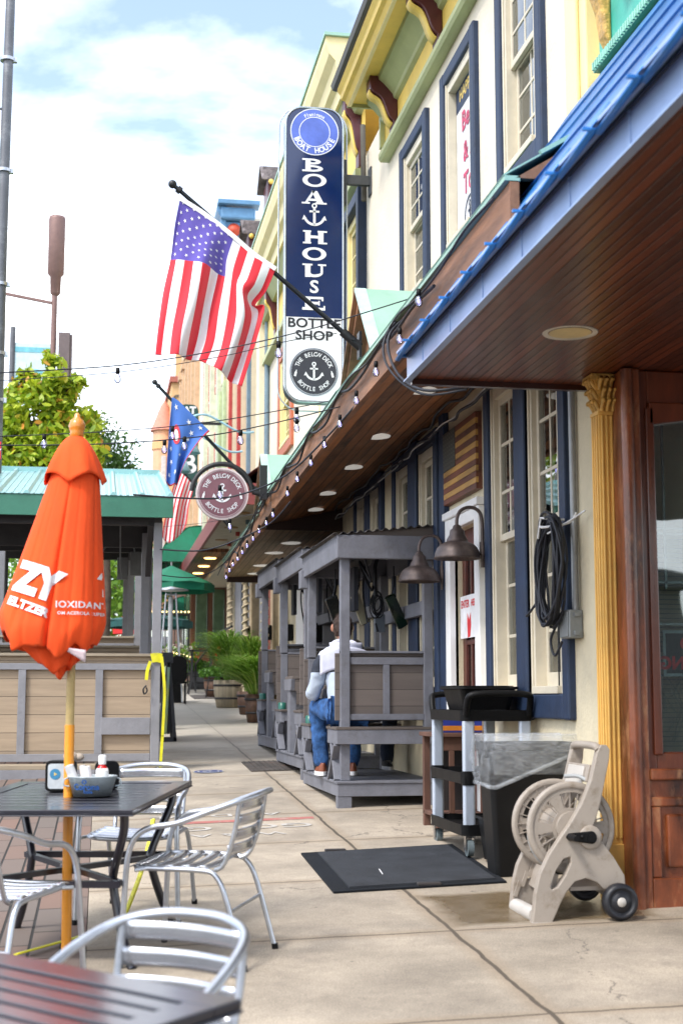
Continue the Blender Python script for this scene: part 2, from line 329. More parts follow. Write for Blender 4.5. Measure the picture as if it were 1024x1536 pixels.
    # the wet patch under the hose reel
    def boxmask(cx, cy, hx, hy, soft):
        n = N(nt, 'ShaderNodeTexNoise', Scale=5., Detail=6.); L(tc.outputs['Object'], n.inputs['Vector'])
        wob = math_('MULTIPLY_ADD', n.outputs['Fac'], .3, -.15)
        ax = math_('DIVIDE', math_('ABSOLUTE', math_('SUBTRACT', sp.outputs['X'], cx)), hx); ay = math_('DIVIDE', math_('ABSOLUTE', math_('SUBTRACT', sp.outputs['Y'], cy)), hy)
        r = N(nt, 'ShaderNodeMapRange'); L(math_('ADD', math_('MAXIMUM', ax, ay), wob), r.inputs['Value']); r.inputs['From Min'].default_value = 1.04; r.inputs['From Max'].default_value = 1-soft*1.6; return r.outputs[0]
    wet = boxmask(2.32, 7.53, .55, .44, .1)
    m3 = N(nt, 'ShaderNodeMix', data_type='RGBA'); wn_ = N(nt, 'ShaderNodeTexNoise', Scale=6., Detail=7., Roughness=.7); L(tc.outputs['Object'], wn_.inputs['Vector']); L(math_('MULTIPLY', wet, math_('MULTIPLY_ADD', wn_.outputs['Fac'], 1.1, .2)), m3.inputs[0]); L(m2.outputs[2], m3.inputs[6]); m3.inputs[7].default_value = (.13, .085, .035, 1)
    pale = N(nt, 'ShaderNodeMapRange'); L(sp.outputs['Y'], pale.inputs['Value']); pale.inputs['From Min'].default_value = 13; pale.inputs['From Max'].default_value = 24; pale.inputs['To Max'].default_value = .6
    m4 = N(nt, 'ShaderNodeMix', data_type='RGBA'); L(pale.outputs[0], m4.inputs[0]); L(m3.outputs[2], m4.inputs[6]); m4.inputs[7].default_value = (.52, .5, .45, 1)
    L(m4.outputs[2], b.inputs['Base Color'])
    ro = N(nt, 'ShaderNodeMapRange'); L(wet, ro.inputs['Value']); ro.inputs['To Min'].default_value = .85; ro.inputs['To Max'].default_value = .22; L(ro.outputs[0], b.inputs['Roughness'])
    bp = N(nt, 'ShaderNodeBump', Strength=1., Distance=.012); bp.invert = True; L(g, bp.inputs['Height']); bl = b.inputs['Normal'].links[0].from_socket; L(bl, bp.inputs['Normal']); L(bp.outputs[0], b.inputs['Normal'])
    return m
def brickpave():
    m = mat('paver_brick', (.27, .19, .15), .85, var=.2, vscale=2, bump=.2)
    nt = m.node_tree; L = nt.links.new; b = nt.nodes['Principled BSDF']; src = b.inputs['Base Color'].links[0].from_socket
    tc = N(nt, 'ShaderNodeTexCoord'); br = N(nt, 'ShaderNodeTexBrick', Scale=1.); L(tc.outputs['Object'], br.inputs['Vector'])
    br.inputs['Brick Width'].default_value = .6; br.inputs['Row Height'].default_value = .15; br.inputs['Mortar Size'].default_value = .008; br.inputs['Mortar Smooth'].default_value = .3
    br.inputs['Color1'].default_value = (.27, .17, .13, 1); br.inputs['Color2'].default_value = (.2, .17, .15, 1); br.inputs['Mortar'].default_value = (.03, .028, .025, 1)
    mp = N(nt, 'ShaderNodeMapping'); mp.inputs['Rotation'].default_value = (0, 0, PI/2); L(tc.outputs['Object'], mp.inputs[0]); L(mp.outputs[0], br.inputs['Vector'])
    mx = N(nt, 'ShaderNodeMix', data_type='RGBA', blend_type='MULTIPLY'); mx.inputs[0].default_value = .0
    L(src, mx.inputs[7]); L(br.outputs['Color'], mx.inputs[6]); mx.inputs[0].default_value = .35; L(mx.outputs[2], b.inputs['Base Color'])
    bp = N(nt, 'ShaderNodeBump', Strength=.8, Distance=.01); bp.invert = True; L(br.outputs['Fac'], bp.inputs['Height']); L(bp.outputs[0], b.inputs['Normal'])
    return m
slope_sheet('ground', -300, 300, -60, 400, asph, -.16)
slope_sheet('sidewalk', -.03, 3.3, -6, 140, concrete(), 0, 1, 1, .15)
slope_sheet('brick_paving', -1.6, -.034, -6, 140, brickpave(), 0, 1, 1, .15)
# faded stencil on the walk: letters read from the far side
mb = MB(); fl = lambda cx, cy: (lambda x, y: (cx-x, cy-y, gz(cx-x, cy-y)+.004))
put_text(mb, 'GO  GO', fl(.98, 10.98), .3, .004, 1.2); put_text(mb, 'AND WE', fl(.95, 11.7), .22, .003, 1.2); put_text(mb, 'W & A Y', fl(.92, 10.6), .2, .003, 1.2)
chalk = mat('worn_white_marking', (.47, .44, .4), .9, var=.05, wear=(.35, .31, .25), wearamt=1, wscale=9)
struct(mb.build('pavement_marking', chalk))
mb = MB(); mb.sheet(lambda u, v: (.55+1.15*u, 11.25+.13*v+.05*u, gz(.55+1.15*u, 11.25+.13*v)+.004), 6, 1); struct(mb.build('pavement_stripe', mat('worn_red_marking', (.4, .14, .12), .9, wear=(.38, .32, .27), wearamt=1, wscale=7)))
for nm, x0, x1, y0, y1, m_ in (('metal_hatch', 1.6, 2.1, 15.12, 16.2, mat('rusty_hatch', (.1, .085, .075), .6, .4, var=.3, wear=(.35, .1, .03), wearamt=.9, wscale=2)), ('metal_hatch', 2.05, 2.75, 31.2, 33, mat('dark_hatch', (.09, .08, .075), .7))):
    mb = MB()
    mb.add([(x0,y0,gz(x0,y0)+.012),(x1,y0,gz(x1,y0)+.012),(x1,y1,gz(x1,y1)+.012),(x0,y1,gz(x0,y1)+.012),(x0,y0,gz(x0,y0)-.02),(x1,y0,gz(x1,y0)-.02),(x1,y1,gz(x1,y1)-.02),(x0,y1,gz(x0,y1)-.02)], [(0,1,2,3),(4,7,6,5),(0,4,5,1),(1,5,6,2),(2,6,7,3),(3,7,4,0)])
    for i in range(9):
        xx = x0+(x1-x0)*(i+.5)/9; mb.bar((xx, y0+.02, gz(xx, y0)+.014), (xx, y1-.02, gz(xx, y1)+.014), .012, .008)
    tag(mb.build(nm, m_), 'rusted ribbed steel hatch in the sidewalk beside the grey booths' if x0 < 2 else 'distant dark hatch in the sidewalk by the planted barrels', 'hatch')
mb = MB(); cx, cy = 1.16, 15.27; pl = lambda x, y: (cx+x, cy+y, gz(cx+x, cy+y)+.006)
disc(mb, (0, 0), .16, pl); mb2 = MB(); pl2 = lambda x, y: (cx+x, cy+y, gz(cx+x, cy+y)+.009)
ring(mb2, (0, 0), .12, .15, pl2); put_text(mb2, 'DS', pl2, .16, .008)
o = mb.build('floor_decal', mat('pale_sticker', (.5, .52, .56), .7)); tag(o, 'round pale sticker with blue letters stuck on the sidewalk', 'sticker'); mb2.build('emblem', mat('sticker_blue', (.08, .1, .25), .7), o)
# ================================================================== HELPERS FOR FACADES (wall plane x = const, facing -x)
WX = 2.85
def wall(name, y0, y1, z0, z1, holes, m, X=WX, parent=None, depth=.16, backm=None):
    mb = MB(); ys = sorted({y0, y1, *[h[0] for h in holes], *[h[1] for h in holes]}); zs = sorted({z0, z1, *[h[2] for h in holes], *[h[3] for h in holes]})
    for a, b in zip(ys, ys[1:]):
        for c, d in zip(zs, zs[1:]):
            if any(h[0] <= a and b <= h[1] and h[2] <= c and d <= h[3] for h in holes): continue
            mb.quad((X, a, c), (X, a, d), (X, b, d), (X, b, c))
    for a, b, c, d in [h[:4] for h in holes]:
        mb.quad((X, a, c), (X+depth, a, c), (X+depth, a, d), (X, a, d)); mb.quad((X, b, c), (X, b, d), (X+depth, b, d), (X+depth, b, c))
        mb.quad((X, a, d), (X+depth, a, d), (X+depth, b, d), (X, b, d)); mb.quad((X, a, c), (X, b, c), (X+depth, b, c), (X+depth, a, c))
    # end faces, back and top give the building a body
    mb.quad((X, y0, z0), (X+6, y0, z0), (X+6, y0, z1), (X, y0, z1)); mb.quad((X, y1, z0), (X, y1, z1), (X+6, y1, z1), (X+6, y1, z0)); mb.quad((X, y0, z1), (X+6, y0, z1), (X+6, y1, z1), (X, y1, z1)); mb.quad((X+6, y0, z0), (X+6, y1, z0), (X+6, y1, z1), (X+6, y0, z1))
    mb.open = True
    return mb.build(name, m, parent)
def window(parent, y0, y1, z0, z1, frame=navy, fw=.12, mid=None, label=None, curt=True, rows=3, cols=2, X=WX, sash=casing, prot=.05, sill=.16, glassm=None, cas=.09, head=None, fsides=True, nosash=False):
    """double-hung window in the opening y0..y1, z0..z1: surround, casing, two sashes, panes, curtain"""
    w_ = MB(); p = X-prot
    if fsides:
        w_.box(p, X+.02, y0-fw, y0, z0-sill, z1+(head or fw)); w_.box(p, X+.02, y1, y1+fw, z0-sill, z1+(head or fw))
        w_.box(p+.003, X+.02, y0, y1, z1, z1+(head or fw)-.003); w_.box(p+.003, X+.02, y0, y1, z0-sill+.003, z0)
        fr = w_.build('window', frame, parent, bevel=.012)
    else:
        fr = w_.box(X+.1, X+.12, y0, y1, z0, z1-.001).build('window', sash, parent)
    if label: fr['label'] = label
    c = MB(); xi = X-.022; t = cas
    for a, b in ((y0, y0+t), (y1-t, y1)): c.box(xi, xi+.12, a+.001, b-.001, z0+.001, z1-.001); c.box(xi-.012, xi, (a+b)/2-.012, (a+b)/2+.012, z0+.001, z1-.001)
    c.box(xi+.004, xi+.12, y0+t, y1-t, z1-t, z1-.001); c.box(xi-.03, xi+.12, y0+t, y1-t, z0+.001, z0+.05)
    c.build('casing', sash, fr, bevel=.004)
    zm = mid if mid else (z0+z1)/2; a, b = y0+t, y1-t
    s_ = MB(); g_ = MB()
    for k, (za, zb, xs) in enumerate(((z0+.05, zm+.02, xi+.075), (zm-.02, z1-t, xi+.035))):
        s_.box(xs, xs+.035, a, a+.045, za, zb); s_.box(xs, xs+.035, b-.045, b, za, zb)
        s_.box(xs+.001, xs+.034, a+.045, b-.045, za, za+(.09 if k == 0 else .05)); s_.box(xs+.001, xs+.034, a+.045, b-.045, zb-.05, zb)
        for r in range(1, rows):
            zz = za+(zb-za)*r/rows; s_.box(xs+.006, xs+.03, a+.045, b-.045, zz-.012, zz+.012)
        for q in range(1, cols):
            yy = a+(b-a)*q/cols; s_.box(xs+.008, xs+.028, yy-.012, yy+.012, za+.05, zb-.05)
        g_.box(xs+.012, xs+.016, a+.04, b-.04, za+.04, zb-.04)
    if nosash: return fr
    s_.build('sash', sash, fr, bevel=.003); g_.build('pane', glassm or glass, fr)
    bk = MB()
    if curt:
        bk.sheet(lambda u, v: (xi+.19+.014*math.sin(u*34), a-.03+(b-a+.06)*u, z0+(z1-z0)*v), 60, 1); bk.build('curtain', curtain, fr)
    bk = MB(); bk.box(xi+.24, xi+.25, y0-.2, y1+.2, z0-.1, z1+.1); bk.build('dark_room', dark, fr)
    return fr
def sweep_y(poly, y0, y1): return MB().prism(poly, y0, y1, 'Y')
def cornice_bracket(parent, y, w_, x_out, x_in, z_bot, z_top, under=yellow):
    pts = []; dz = z_top-z_bot; dx = x_in-x_out
    prof = [(0, 1), (0, .8), (.1, .72), (.25, .68), (.4, .62), (.52, .5), (.62, .36), (.72, .27), (.84, .22), (.84, 0), (1, 0), (1, 1)]
    poly = [(x_out+dx*u, z_bot+dz*v) for u, v in prof]
    sm = smooth_path([(a, 0, b) for a, b in poly[:9]], 3); poly = [(p.x, p.z) for p in sm]+poly[9:]
    b = sweep_y(poly, y-w_/2, y+w_/2).build('bracket', maroon, parent, bevel=.01)
    e = MB(); q = [(p.x+.005, p.z-.018) for p in sm[3:]]
    e.sheet(lambda u, v: (q[min(len(q)-1, int(round(u*(len(q)-1))))][0], y-w_/2+.03+(w_-.06)*v, q[min(len(q)-1, int(round(u*(len(q)-1))))][1]), len(q)-1, 1)
    e.build('bracket_underside', under, b, solid=.012)
    return b
# ================================================================== BOATHOUSE BUILDING
bh = thing('pub_building', 'cream stucco pub building with navy window surrounds and yellow cornice, nearest after the timber shopfront', 'building', (0, 0, 0))
holesG = [(8.45, 9.16, 1.53, 3.78), (9.4, 10.08, 1.53, 3.78), (10.5, 11.28, .5, 2.86), (11.85, 12.5, 1.55, 3.7), (12.85, 13.5, 1.55, 3.7), (14.3, 14.85, 1.6, 3.7), (15.1, 15.65, 1.6, 3.7)]
holesU = [(8.78, 9.62, 5.24, 7.0-.0), (10.47, 11.36, 5.24, 6.72), (12.17, 13.06, 5.24, 6.72), (15.3, 16.3, 5.0, 7.1)]
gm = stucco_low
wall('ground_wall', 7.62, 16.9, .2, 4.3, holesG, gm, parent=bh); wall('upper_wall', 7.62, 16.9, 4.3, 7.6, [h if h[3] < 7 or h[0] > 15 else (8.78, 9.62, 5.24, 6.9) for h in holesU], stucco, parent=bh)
for k, (a, b, c, d) in enumerate(holesG):
    if k == 2: continue
    window(bh, a, b, c, d, rows=3, cols=2, mid=c+(d-c)*.5, fw=.12, prot=.05)
MB().box(WX-.056, WX, 9.16, 9.4, 1.36, 3.95).build('mullion', navy, bh, bevel=.012); MB().box(WX-.056, WX, 12.5, 12.85, 1.38, 3.84).build('mullion', navy, bh, bevel=.012)
for a, b, c, d in holesU:
    if a > 15: window(bh, a, b, c, d, frame=navy, sash=paleyellow, fw=.14, label='tall navy window surround with yellow casing near the hanging sign', prot=.1)
    elif 10 < a < 11:
        f_ = window(bh, a, b, c, d, fw=.12, label='upper window covered by a hand-lettered banner', rows=1, cols=1, nosash=True)
        mb = MB(); mb.box(WX+.05, WX+.06, a+.02, b-.1, c+.02, d-.05); bn = mb.build('banner', mat('banner_white', (.75, .75, .78), .6), f_)
    else: window(bh, a, b, c, min(d, 6.9), fw=.12, rows=3, cols=2)
# banner lettering
mb = MB(); mb.m = 0
bp_ = lambda cy, cz: (lambda x, y: (WX+.045, cy-x, cz+y))
for s, z, sz_ in (('Beer', 6.28, .24), ('& A', 6.0, .24), ('To-', 5.72, .26)): put_text(mb, s, bp_(10.85, z), sz_, .006)
mb.m = 1; anchor(mb, (0, 0), .25, bp_(10.85, 5.42)); ring(mb, (0, 0), .15, .17, bp_(10.85, 5.42)); mb.add([(WX+.046, 10.5, 6.43), (WX+.046, 11.26, 6.43), (WX+.046, 11.26, 6.66), (WX+.046, 10.5, 6.66)], [(0,1,2,3)])
mb.m = 2; put_text(mb, 'HAPPY', lambda x, y: (WX+.044, 10.93-x, 6.54+y), .14, .004)
mb.build('banner_lettering', [mat('sign_pink', (.55, .06, .14), .6), navy, yellow], bh)
# door with white surround
mb = MB(); mb.box(WX-.05, WX+.03, 10.36, 10.5, .45, 2.96); mb.box(WX-.05, WX+.03, 11.28, 11.42, .45, 2.96); mb.box(WX-.047, WX+.03, 10.5, 11.28, 2.862, 2.957); mb.box(WX-.07, WX+.0, 10.34, 11.44, 2.96, 3.02)
dr = mb.build('door', white, bh, bevel=.008); dr['label'] = 'glazed red-brown door in a white surround'
redwood = mat('red_brown_door_paint', (.1, .022, .014), .4, var=.2, vscale=8)
mb = MB(); x_ = WX+.06
for a, b in ((10.5, 10.6), (11.18, 11.28)): mb.box(x_, x_+.05, a, b, .52, 2.86)
for z in ((.52, 1.15), (2.62, 2.86)): mb.box(x_+.002, x_+.048, 10.6, 11.18, *z)
for z in (1.55, 1.95, 2.3): mb.box(x_+.004, x_+.046, 10.6, 11.18, z-.02, z+.02)
for k in range(1, 4): yy = 10.6+.58*k/4; mb.box(x_+.006, x_+.044, yy-.014, yy+.014, 1.15, 2.62)
mb.build('door_leaf', redwood, dr, bevel=.004)
MB().box(x_+.02, x_+.026, 10.6, 11.18, 1.15, 2.62).build('pane', glass, dr); MB().box(x_+.3, x_+.31, 10.3, 11.5, .4, 3).build('dark_room', dark, dr)
mb = MB(); mb.tube([(WX-.01, 11.22, 1.5), (WX-.05, 11.22, 1.5), (WX-.05, 11.12, 1.5)], .012, 8); mb.build('handle', mat('steel', (.5, .5, .5), .25, 1), dr)
# cornice of the pub
Yn, Yf = 5.2, 13.9
sweep_y([(WX-.09, 7.02), (WX-.11, 7.05), (WX-.11, 7.1), (WX-.05, 7.15), (WX-.001, 7.15), (WX-.001, 7.02)], 7.62, Yf).build('frieze_moulding', sage, bh)
MB().box(WX-.05, WX-.002, 7.62, Yf, 7.151, 7.46).build('frieze', yellow, bh)
MB().box(WX-.1, WX-.052, Yf-.06, Yf+.01, 7.16, 7.6).build('frieze_end', sage, bh)
sweep_y([(WX-.051, 7.4), (WX-.09, 7.42), (WX-.1, 7.46), (WX-.19, 7.56), (WX-.24, 7.6), (WX-.25, 7.64), (WX-.001, 7.64), (WX-.001, 7.461)], 7.62, Yf-.08).build('crown_moulding', sage, bh)
MB().box(2.42, WX+1.5, 7.62, Yf, 7.641, 7.75).build('cornice_soffit', yellow, bh)
MB().box(2.415, WX+.2, Yf, Yf+.03, 7.6, 7.66).build('soffit_end_trim', sage, bh)
sweep_y([(2.42, 7.6), (2.455, 7.6), (2.455, 7.64), (2.418, 7.7)], 7.62, Yf+.02).build('fascia_lip', paleyellow, bh)
sweep_y([(2.417, 7.61), (2.39, 7.66), (2.35, 7.67), (2.34, 7.72), (2.31, 7.76), (2.31, 7.8), (2.417, 7.8)], 7.62, Yf+.01).build('cornice_face', yellow, bh)
sweep_y([(2.308, 7.79), (2.27, 7.8), (2.25, 7.85), (2.42, 7.87), (2.42, 7.802)], 7.62, Yf+.08).build('gutter', mat('dark_gutter', (.08, .075, .06), .5), bh)
MB().box(2.42, WX+6, 7.62, Yf, 7.803, 7.95).build('roof', mat('roof_grey', (.12, .12, .12), .8), bh)
for y in (13.3, 11.42, 9.54): cornice_bracket(bh, y, .2, 2.52, WX-.051, 7.06, 7.64)
mb = MB(); mb.tube([(WX-.03, 8.22, 2.0), (WX-.03, 8.22, 3.95)], .022, 8); mb.build('conduit', mat('grey_conduit', (.32, .33, .34), .5, .5), bh)
# ================================================================== NEAR SHOP (timber shopfront, blue awning, teal frieze)
sh = thing('shop_building', 'corner shop with worn varnished timber front, blue metal awning and teal frieze, nearest at right', 'building')
varn = mat('varnished_redwood', (.17, .035, .01), .28, var=.3, vscale=5, sz=.15, bump=.1, coat=.4, wear=(.26, .07, .02), wearamt=.45, wscale=4)
varn2 = mat('worn_varnish', (.24, .06, .018), .36, var=.4, vscale=6, sz=.35, bump=.25, coat=.3, wear=(.4, .19, .09), wearamt=.75, wscale=7)
FY = 7.3
# side wall of the cream building above the awning, with pilaster
MB().box(WX, WX+6, 2.0, 7.615, 3.75, 9.).build('upper_wall', mat('buff_wall', (.75, .62, .34), .8, var=.06), sh)
mb = MB(); mb.box(WX-.1, WX-.003, 7.62, 8.0, 4.6, 9.2); mb.box(WX-.13, WX-.101, 7.72, 7.9, 4.6, 9.2); mb.box(WX-.005, WX+.3, 7.55, 7.618, 4.6, 9.2)
mb.build('upper_pilaster', paleyellow, sh, bevel=.01)
teal = mat('teal_paint', (.05, .42, .33), .45, var=.12, vscale=3, wear=(.3, .6, .5), wearamt=.3)
MB().box(WX-.06, WX-.002, 2.2, 7.5, 4.9, 5.98).build('frieze_panel', teal, sh)
mb = MB(); mb.box(WX-.1, WX-.061, 2.2, 7.5, 5.1, 5.16)
for k in range(150): mb.box(WX-.115, WX-.1, 2.25+k*.035, 2.268+k*.035, 5.105, 5.15)
mb.build('dentil_strip', mat('pale_teal', (.3, .62, .5), .5), sh)
sweep_y([(WX-.2, 6.05), (WX-.2, 6.0), (WX-.12, 5.93), (WX-.061, 5.86), (WX-.061, 6.05)], 2.2, 7.5).build('frieze_cornice', mat('dark_teal_trim', (.01, .06, .09), .35), sh)
gold = mat('gold_ornament', (.72, .42, .1), .45, var=.25, vscale=18, bump=.8, bscale=40)
for y in (7.35, 6.55, 5.4):
    mb = MB(); pts = [(WX-.2, 5.98), (WX-.22, 5.9), (WX-.2, 5.8), (WX-.17, 5.72), (WX-.19, 5.64), (WX-.16, 5.52), (WX-.12, 5.4), (WX-.1, 5.25), (WX-.062, 5.17), (WX-.062, 5.98)]
    mb.prism(pts, y-.06, y+.06); mb.tube([(WX-.19, y-.075, 5.86), (WX-.19, y+.075, 5.86)], .045, 10); o = mb.build('scroll_bracket', gold, sh, bevel=.015)
for y in (6.95, 5.95): 
    mb = MB(); mb.lathe([(.0, 0), (.13, 0), (.14, -.02), (.12, -.05), (.1, -.055), (.09, -.08), (.05, -.09)], (WX-.061, y, 5.5), 20, 'X'); b_ = mb.build('boss', navy, sh)
    MB().lathe([(.06, -.08), (.05, -.11), (.02, -.135), (0, -.14)], (WX-.061, y, 5.5), 16, 'X').build('boss_knob', gold, b_)
# awning soffit (varnished beadboard), fascia, roof
soff = plankmat('beadboard_soffit', (.13, .03, .011), 'X', .05, .33, var=.45, dark=.2, coat=.15, stretch=('Y', .06), gap=.16)
mb = MB(); ax0, az0 = 1.711, 3.31
mb.box(ax0+.012, 7.2, 1.0, 7.8, az0+.003, az0+.05); mb.build('awning_soffit', soff, sh)
MB().box(ax0+.012, WX+.3, 7.77, 7.812, az0-.03, az0+.02).build('soffit_edge_trim', mat('dark_varnish', (.04, .01, .006), .3, coat=.4), sh)
lb = mat('pale_blue_metal', (.36, .48, .72), .32, .35, var=.08, vscale=3, bump=.05)
blue = mat('blue_awning_metal', (.03, .2, .56), .3, .25, var=.12, vscale=2.5, bump=.05)
mb = MB(); mb.box(ax0-.008, ax0+.009, 1.0, 7.815, az0-.004, az0+.135)
for k in range(11): mb.box(ax0-.013, ax0-.008, 1.2+k*.62, 1.215+k*.62, az0-.004, az0+.135)
mb.box(ax0-.03, ax0+.009, 1.0, 7.815, az0-.012, az0-.0045)
mb.build('awning_fascia', lb, sh)
navytrim = mat('dark_navy_trim', (.01, .02, .05), .4)
MB().box(ax0-.016, ax0-.0085, 1., 7.82, az0+.136, az0+.15).build('fascia_drip', navytrim, sh)
mb = MB(); ex, ez = ax0-.05, az0+.135; tx, tz = WX-.12, 5.02
mb.sheet(lambda u, v: (ex+(tx-ex)*u, 1.0+6.83*v, ez+(tz-ez)*u), 1, 1, False)
mb.prism([(ex, ez), (tx, tz), (tx, ez+.02)], 7.8, 7.832)
for q_ in (.3, .52, .76): mb.bar((ex+(tx-ex)*q_-.008, 1.0, ez+(tz-ez)*q_+.006), (ex+(tx-ex)*q_-.008, 7.83, ez+(tz-ez)*q_+.004), .014, .012, (-.8, 0, .6))
mb.build('awning_roof', blue, sh)
mb = MB(); y = 7.83
while y > 1.2:
    y2 = y-.42; r = [Vector(q_) for q_ in ((ex+.0, 0, ez-.022), (ex-.02, 0, ez-.02), (ex-.024, 0, ez-.01), (ex+.045, 0, ez+.085), (ex+.055, 0, ez+.085))]
    mb.sheet(lambda u, v: (r[min(len(r)-1, round(u*(len(r)-1)))].x-.02*v, y+(y2-.02-y)*v, r[min(len(r)-1, round(u*(len(r)-1)))].z+.008*v), len(r)-1, 1); mb.box(ex-.07, ex-.01, y2-.012, y2, ez-.012, ez+.0); y = y2
mb.build('eave_caps', blue, sh, solid=.006)
mb = MB(); mb.box(ex-.02, ax0-.02, 1., 7.81, az0+.15, az0+.165); mb.build('eave_bracing', lb, sh)
# recessed light
mb = MB(); c = (2.28, 6.64, az0+.004); mb.lathe([(.105, 0), (.135, -.006), (.14, 0), (.105, .002)], c, 32); o = mb.build('recessed_light', mat('light_trim', (.8, .76, .66), .4), sh)
MB().lathe([(.106, -.003), (.08, -.0015), (0, -.001)], c, 32).build('lamp_reflector', mat('brass_reflector', (.9, .72, .35), .35, .4), o)
# timber front: corner post, stiles, panel, window
mb = MB(); mb.box(2.81, 2.9, FY, FY+.3, .3, az0); mb.lathe([(.035, 0), (.035, 2.9)], (2.825, FY+.005, .4), 10); mb.build('corner_post', varn2, sh, bevel=.01)
mb = MB(); mb.box(2.895, 2.96, FY+.05, FY+.12, .9, az0); mb.box(2.96, 6, FY+.052, FY+.118, 1.1, 1.215); mb.box(2.96, 6, FY+.052, FY+.118, 3.12, az0); mb.box(3.9, 4.0, FY+.05, FY+.12, 1.2, 3.2); mb.box(2.94, 2.99, FY+.03, FY+.1, 1.2, 3.1)
pts = [(2.96, 3.13)]+[(2.96+1.0*t/12, 3.0+.05*math.sin(PI*t/12)) for t in range(13)]+[(3.96, 3.13)]; mb.prism(pts, FY+.03, FY+.1)
mb.build('window_frame', varn, sh, bevel=.008)
mb = MB(); mb.box(2.895, 6, FY+.04, FY+.1, .3, 1.1); mb.box(2.9, 6, FY-.01, FY+.04, 1.07, 1.13); mb.box(2.9, 6, FY+.0, FY+.04, .3, .56); mb.box(2.9, 6, FY+.015, FY+.04, .93, .98)
mb.box(2.905, 2.96, FY+.017, FY+.04, .56, .93)
mb.build('lower_panelling', varn2, sh, bevel=.008)
mb = MB(); mb.box(2.99, 3.8, FY+.012, FY+.04, .61, .89); mb.build('raised_panel', varn2, sh, bevel=.02)
shopglass = glassmat('shop_glass', tint=(.7, .75, .73), refl=.3)
MB().box(2.96, 3.92, FY+.085, FY+.091, 1.2, 3.13).build('shop_window_pane', shopglass, sh)
mb = MB()
for z in (1.62, 1.68, 1.9, 2.13, 2.4, 2.43): mb.box(2.96, 3.9, FY+.11, FY+.125, z, z+.012)
for x in (3.06, 3.2): mb.box(x, x+.012, FY+.11, FY+.125, 2.1, 3.05)
mb.build('leaded_bars', mat('bevel_glass_bars', (.35, .4, .42), .2, .6), sh)
mb = MB()
for k in range(46): mb.box(2.97, 3.9, FY+.2, FY+.222, 1.24+k*.026, 1.243+k*.026)
mb.build('blind', mat('blind_slats', (.16, .18, .18), .5), sh)
# back-to-front notice in the window, red lettering on a pale-bordered plate
mb = MB(); mb.box(3.035, 3.5, FY+.098, FY+.104, 1.63, 1.86); o = mb.build('window_notice', mat('notice_black', (.02, .03, .03), .5), sh)
mb = MB(); 
for a in ((3.03, 3.5, 1.855, 1.872), (3.03, 3.5, 1.62, 1.637)): mb.box(a[0], a[1], FY+.0955, FY+.098, a[2], a[3])
mb.box(3.03, 3.046, FY+.0955, FY+.098, 1.637, 1.855); mb.build('notice_border', mat('notice_border', (.5, .65, .7), .5), o)
mb = MB(); mr = lambda x, y: (3.22-x, FY+.0945, 1.69+y); put_text(mb, 'SMOKING', mr, .095, .004, 1.); mr = lambda x, y: (3.2-x, FY+.0945, 1.795+y); put_text(mb, 'NO', mr, .09, .004)
mb.build('notice_lettering', mat('notice_red', (.95, .02, .02), .5), o)
mb = MB(); random.seed(3)
for k in range(26):
    x, z = 2.98+random.random()*.6, 1.24+random.random()*.35; mb.tube(smooth_path([(x, FY+.3, z), (x+random.uniform(-.08, .08), FY+.3, z+.15), (x+random.uniform(-.1, .1), FY+.3, z+.3)], 3), .003, 5)
mb.build('hanging_cables', mat('pale_cable', (.4, .42, .3), .5), sh)
MB().box(2.9, 6.2, FY+1.5, FY+1.52, .3, 3.3).build('dark_room', dark, sh); MB().box(3.1, 3.5, FY+.7, FY+.9, 1.2, 1.8).build('display_shelf', mat('display_dark', (.05, .04, .04), .5), sh)
# ochre corinthian pilaster
pi_ = thing('corner_pilaster', 'ochre fluted pilaster with leafy capital between cream wall and timber front', 'pilaster')
mb = MB(); mb.box(2.73, 2.85, 7.5, 7.615, .3, 3.1)
for k in range(4): mb.box(2.742+k*.027, 2.756+k*.027, 7.488, 7.5, .75, 3.08)
for k in range(3): mb.box(2.72, 2.73, 7.512+k*.035, 7.53+k*.035, .75, 3.08)
mb.box(2.715, 2.855, 7.48, 7.61, .25, .72); mb.box(2.72, 2.855, 7.484, 7.612, 3.08, 3.105); mb.build('shaft', ochre, pi_, bevel=.006)
mb = MB(); mb.prism([(2.74, 3.1), (2.85, 3.1), (2.86, 3.28), (2.7, 3.28)], 7.475, 7.6); mb.box(2.68, 2.87, 7.455, 7.61, 3.275, 3.308)
for row, z in ((0, 3.13), (1, 3.19), (2, 3.25)):
    for k in range(4):
        x = 2.742+k*.032+(row % 2)*.012-.006*row; mb.tube(smooth_path([(x, 7.475, z-.03), (x, 7.458, z+.01), (x, 7.44-.004*row, z+.03), (x, 7.435, z+.015)], 3), [.012]*9+[.007], 7)
    for k in range(3): y = 7.49+k*.04; mb.tube(smooth_path([(2.735-.01*row, y, z-.03), (2.715-.01*row, y, z+.01), (2.698-.01*row, y, z+.03), (2.692-.01*row, y, z+.012)], 3), [.012]*9+[.007], 7)
mb.build('capital', gold, pi_)
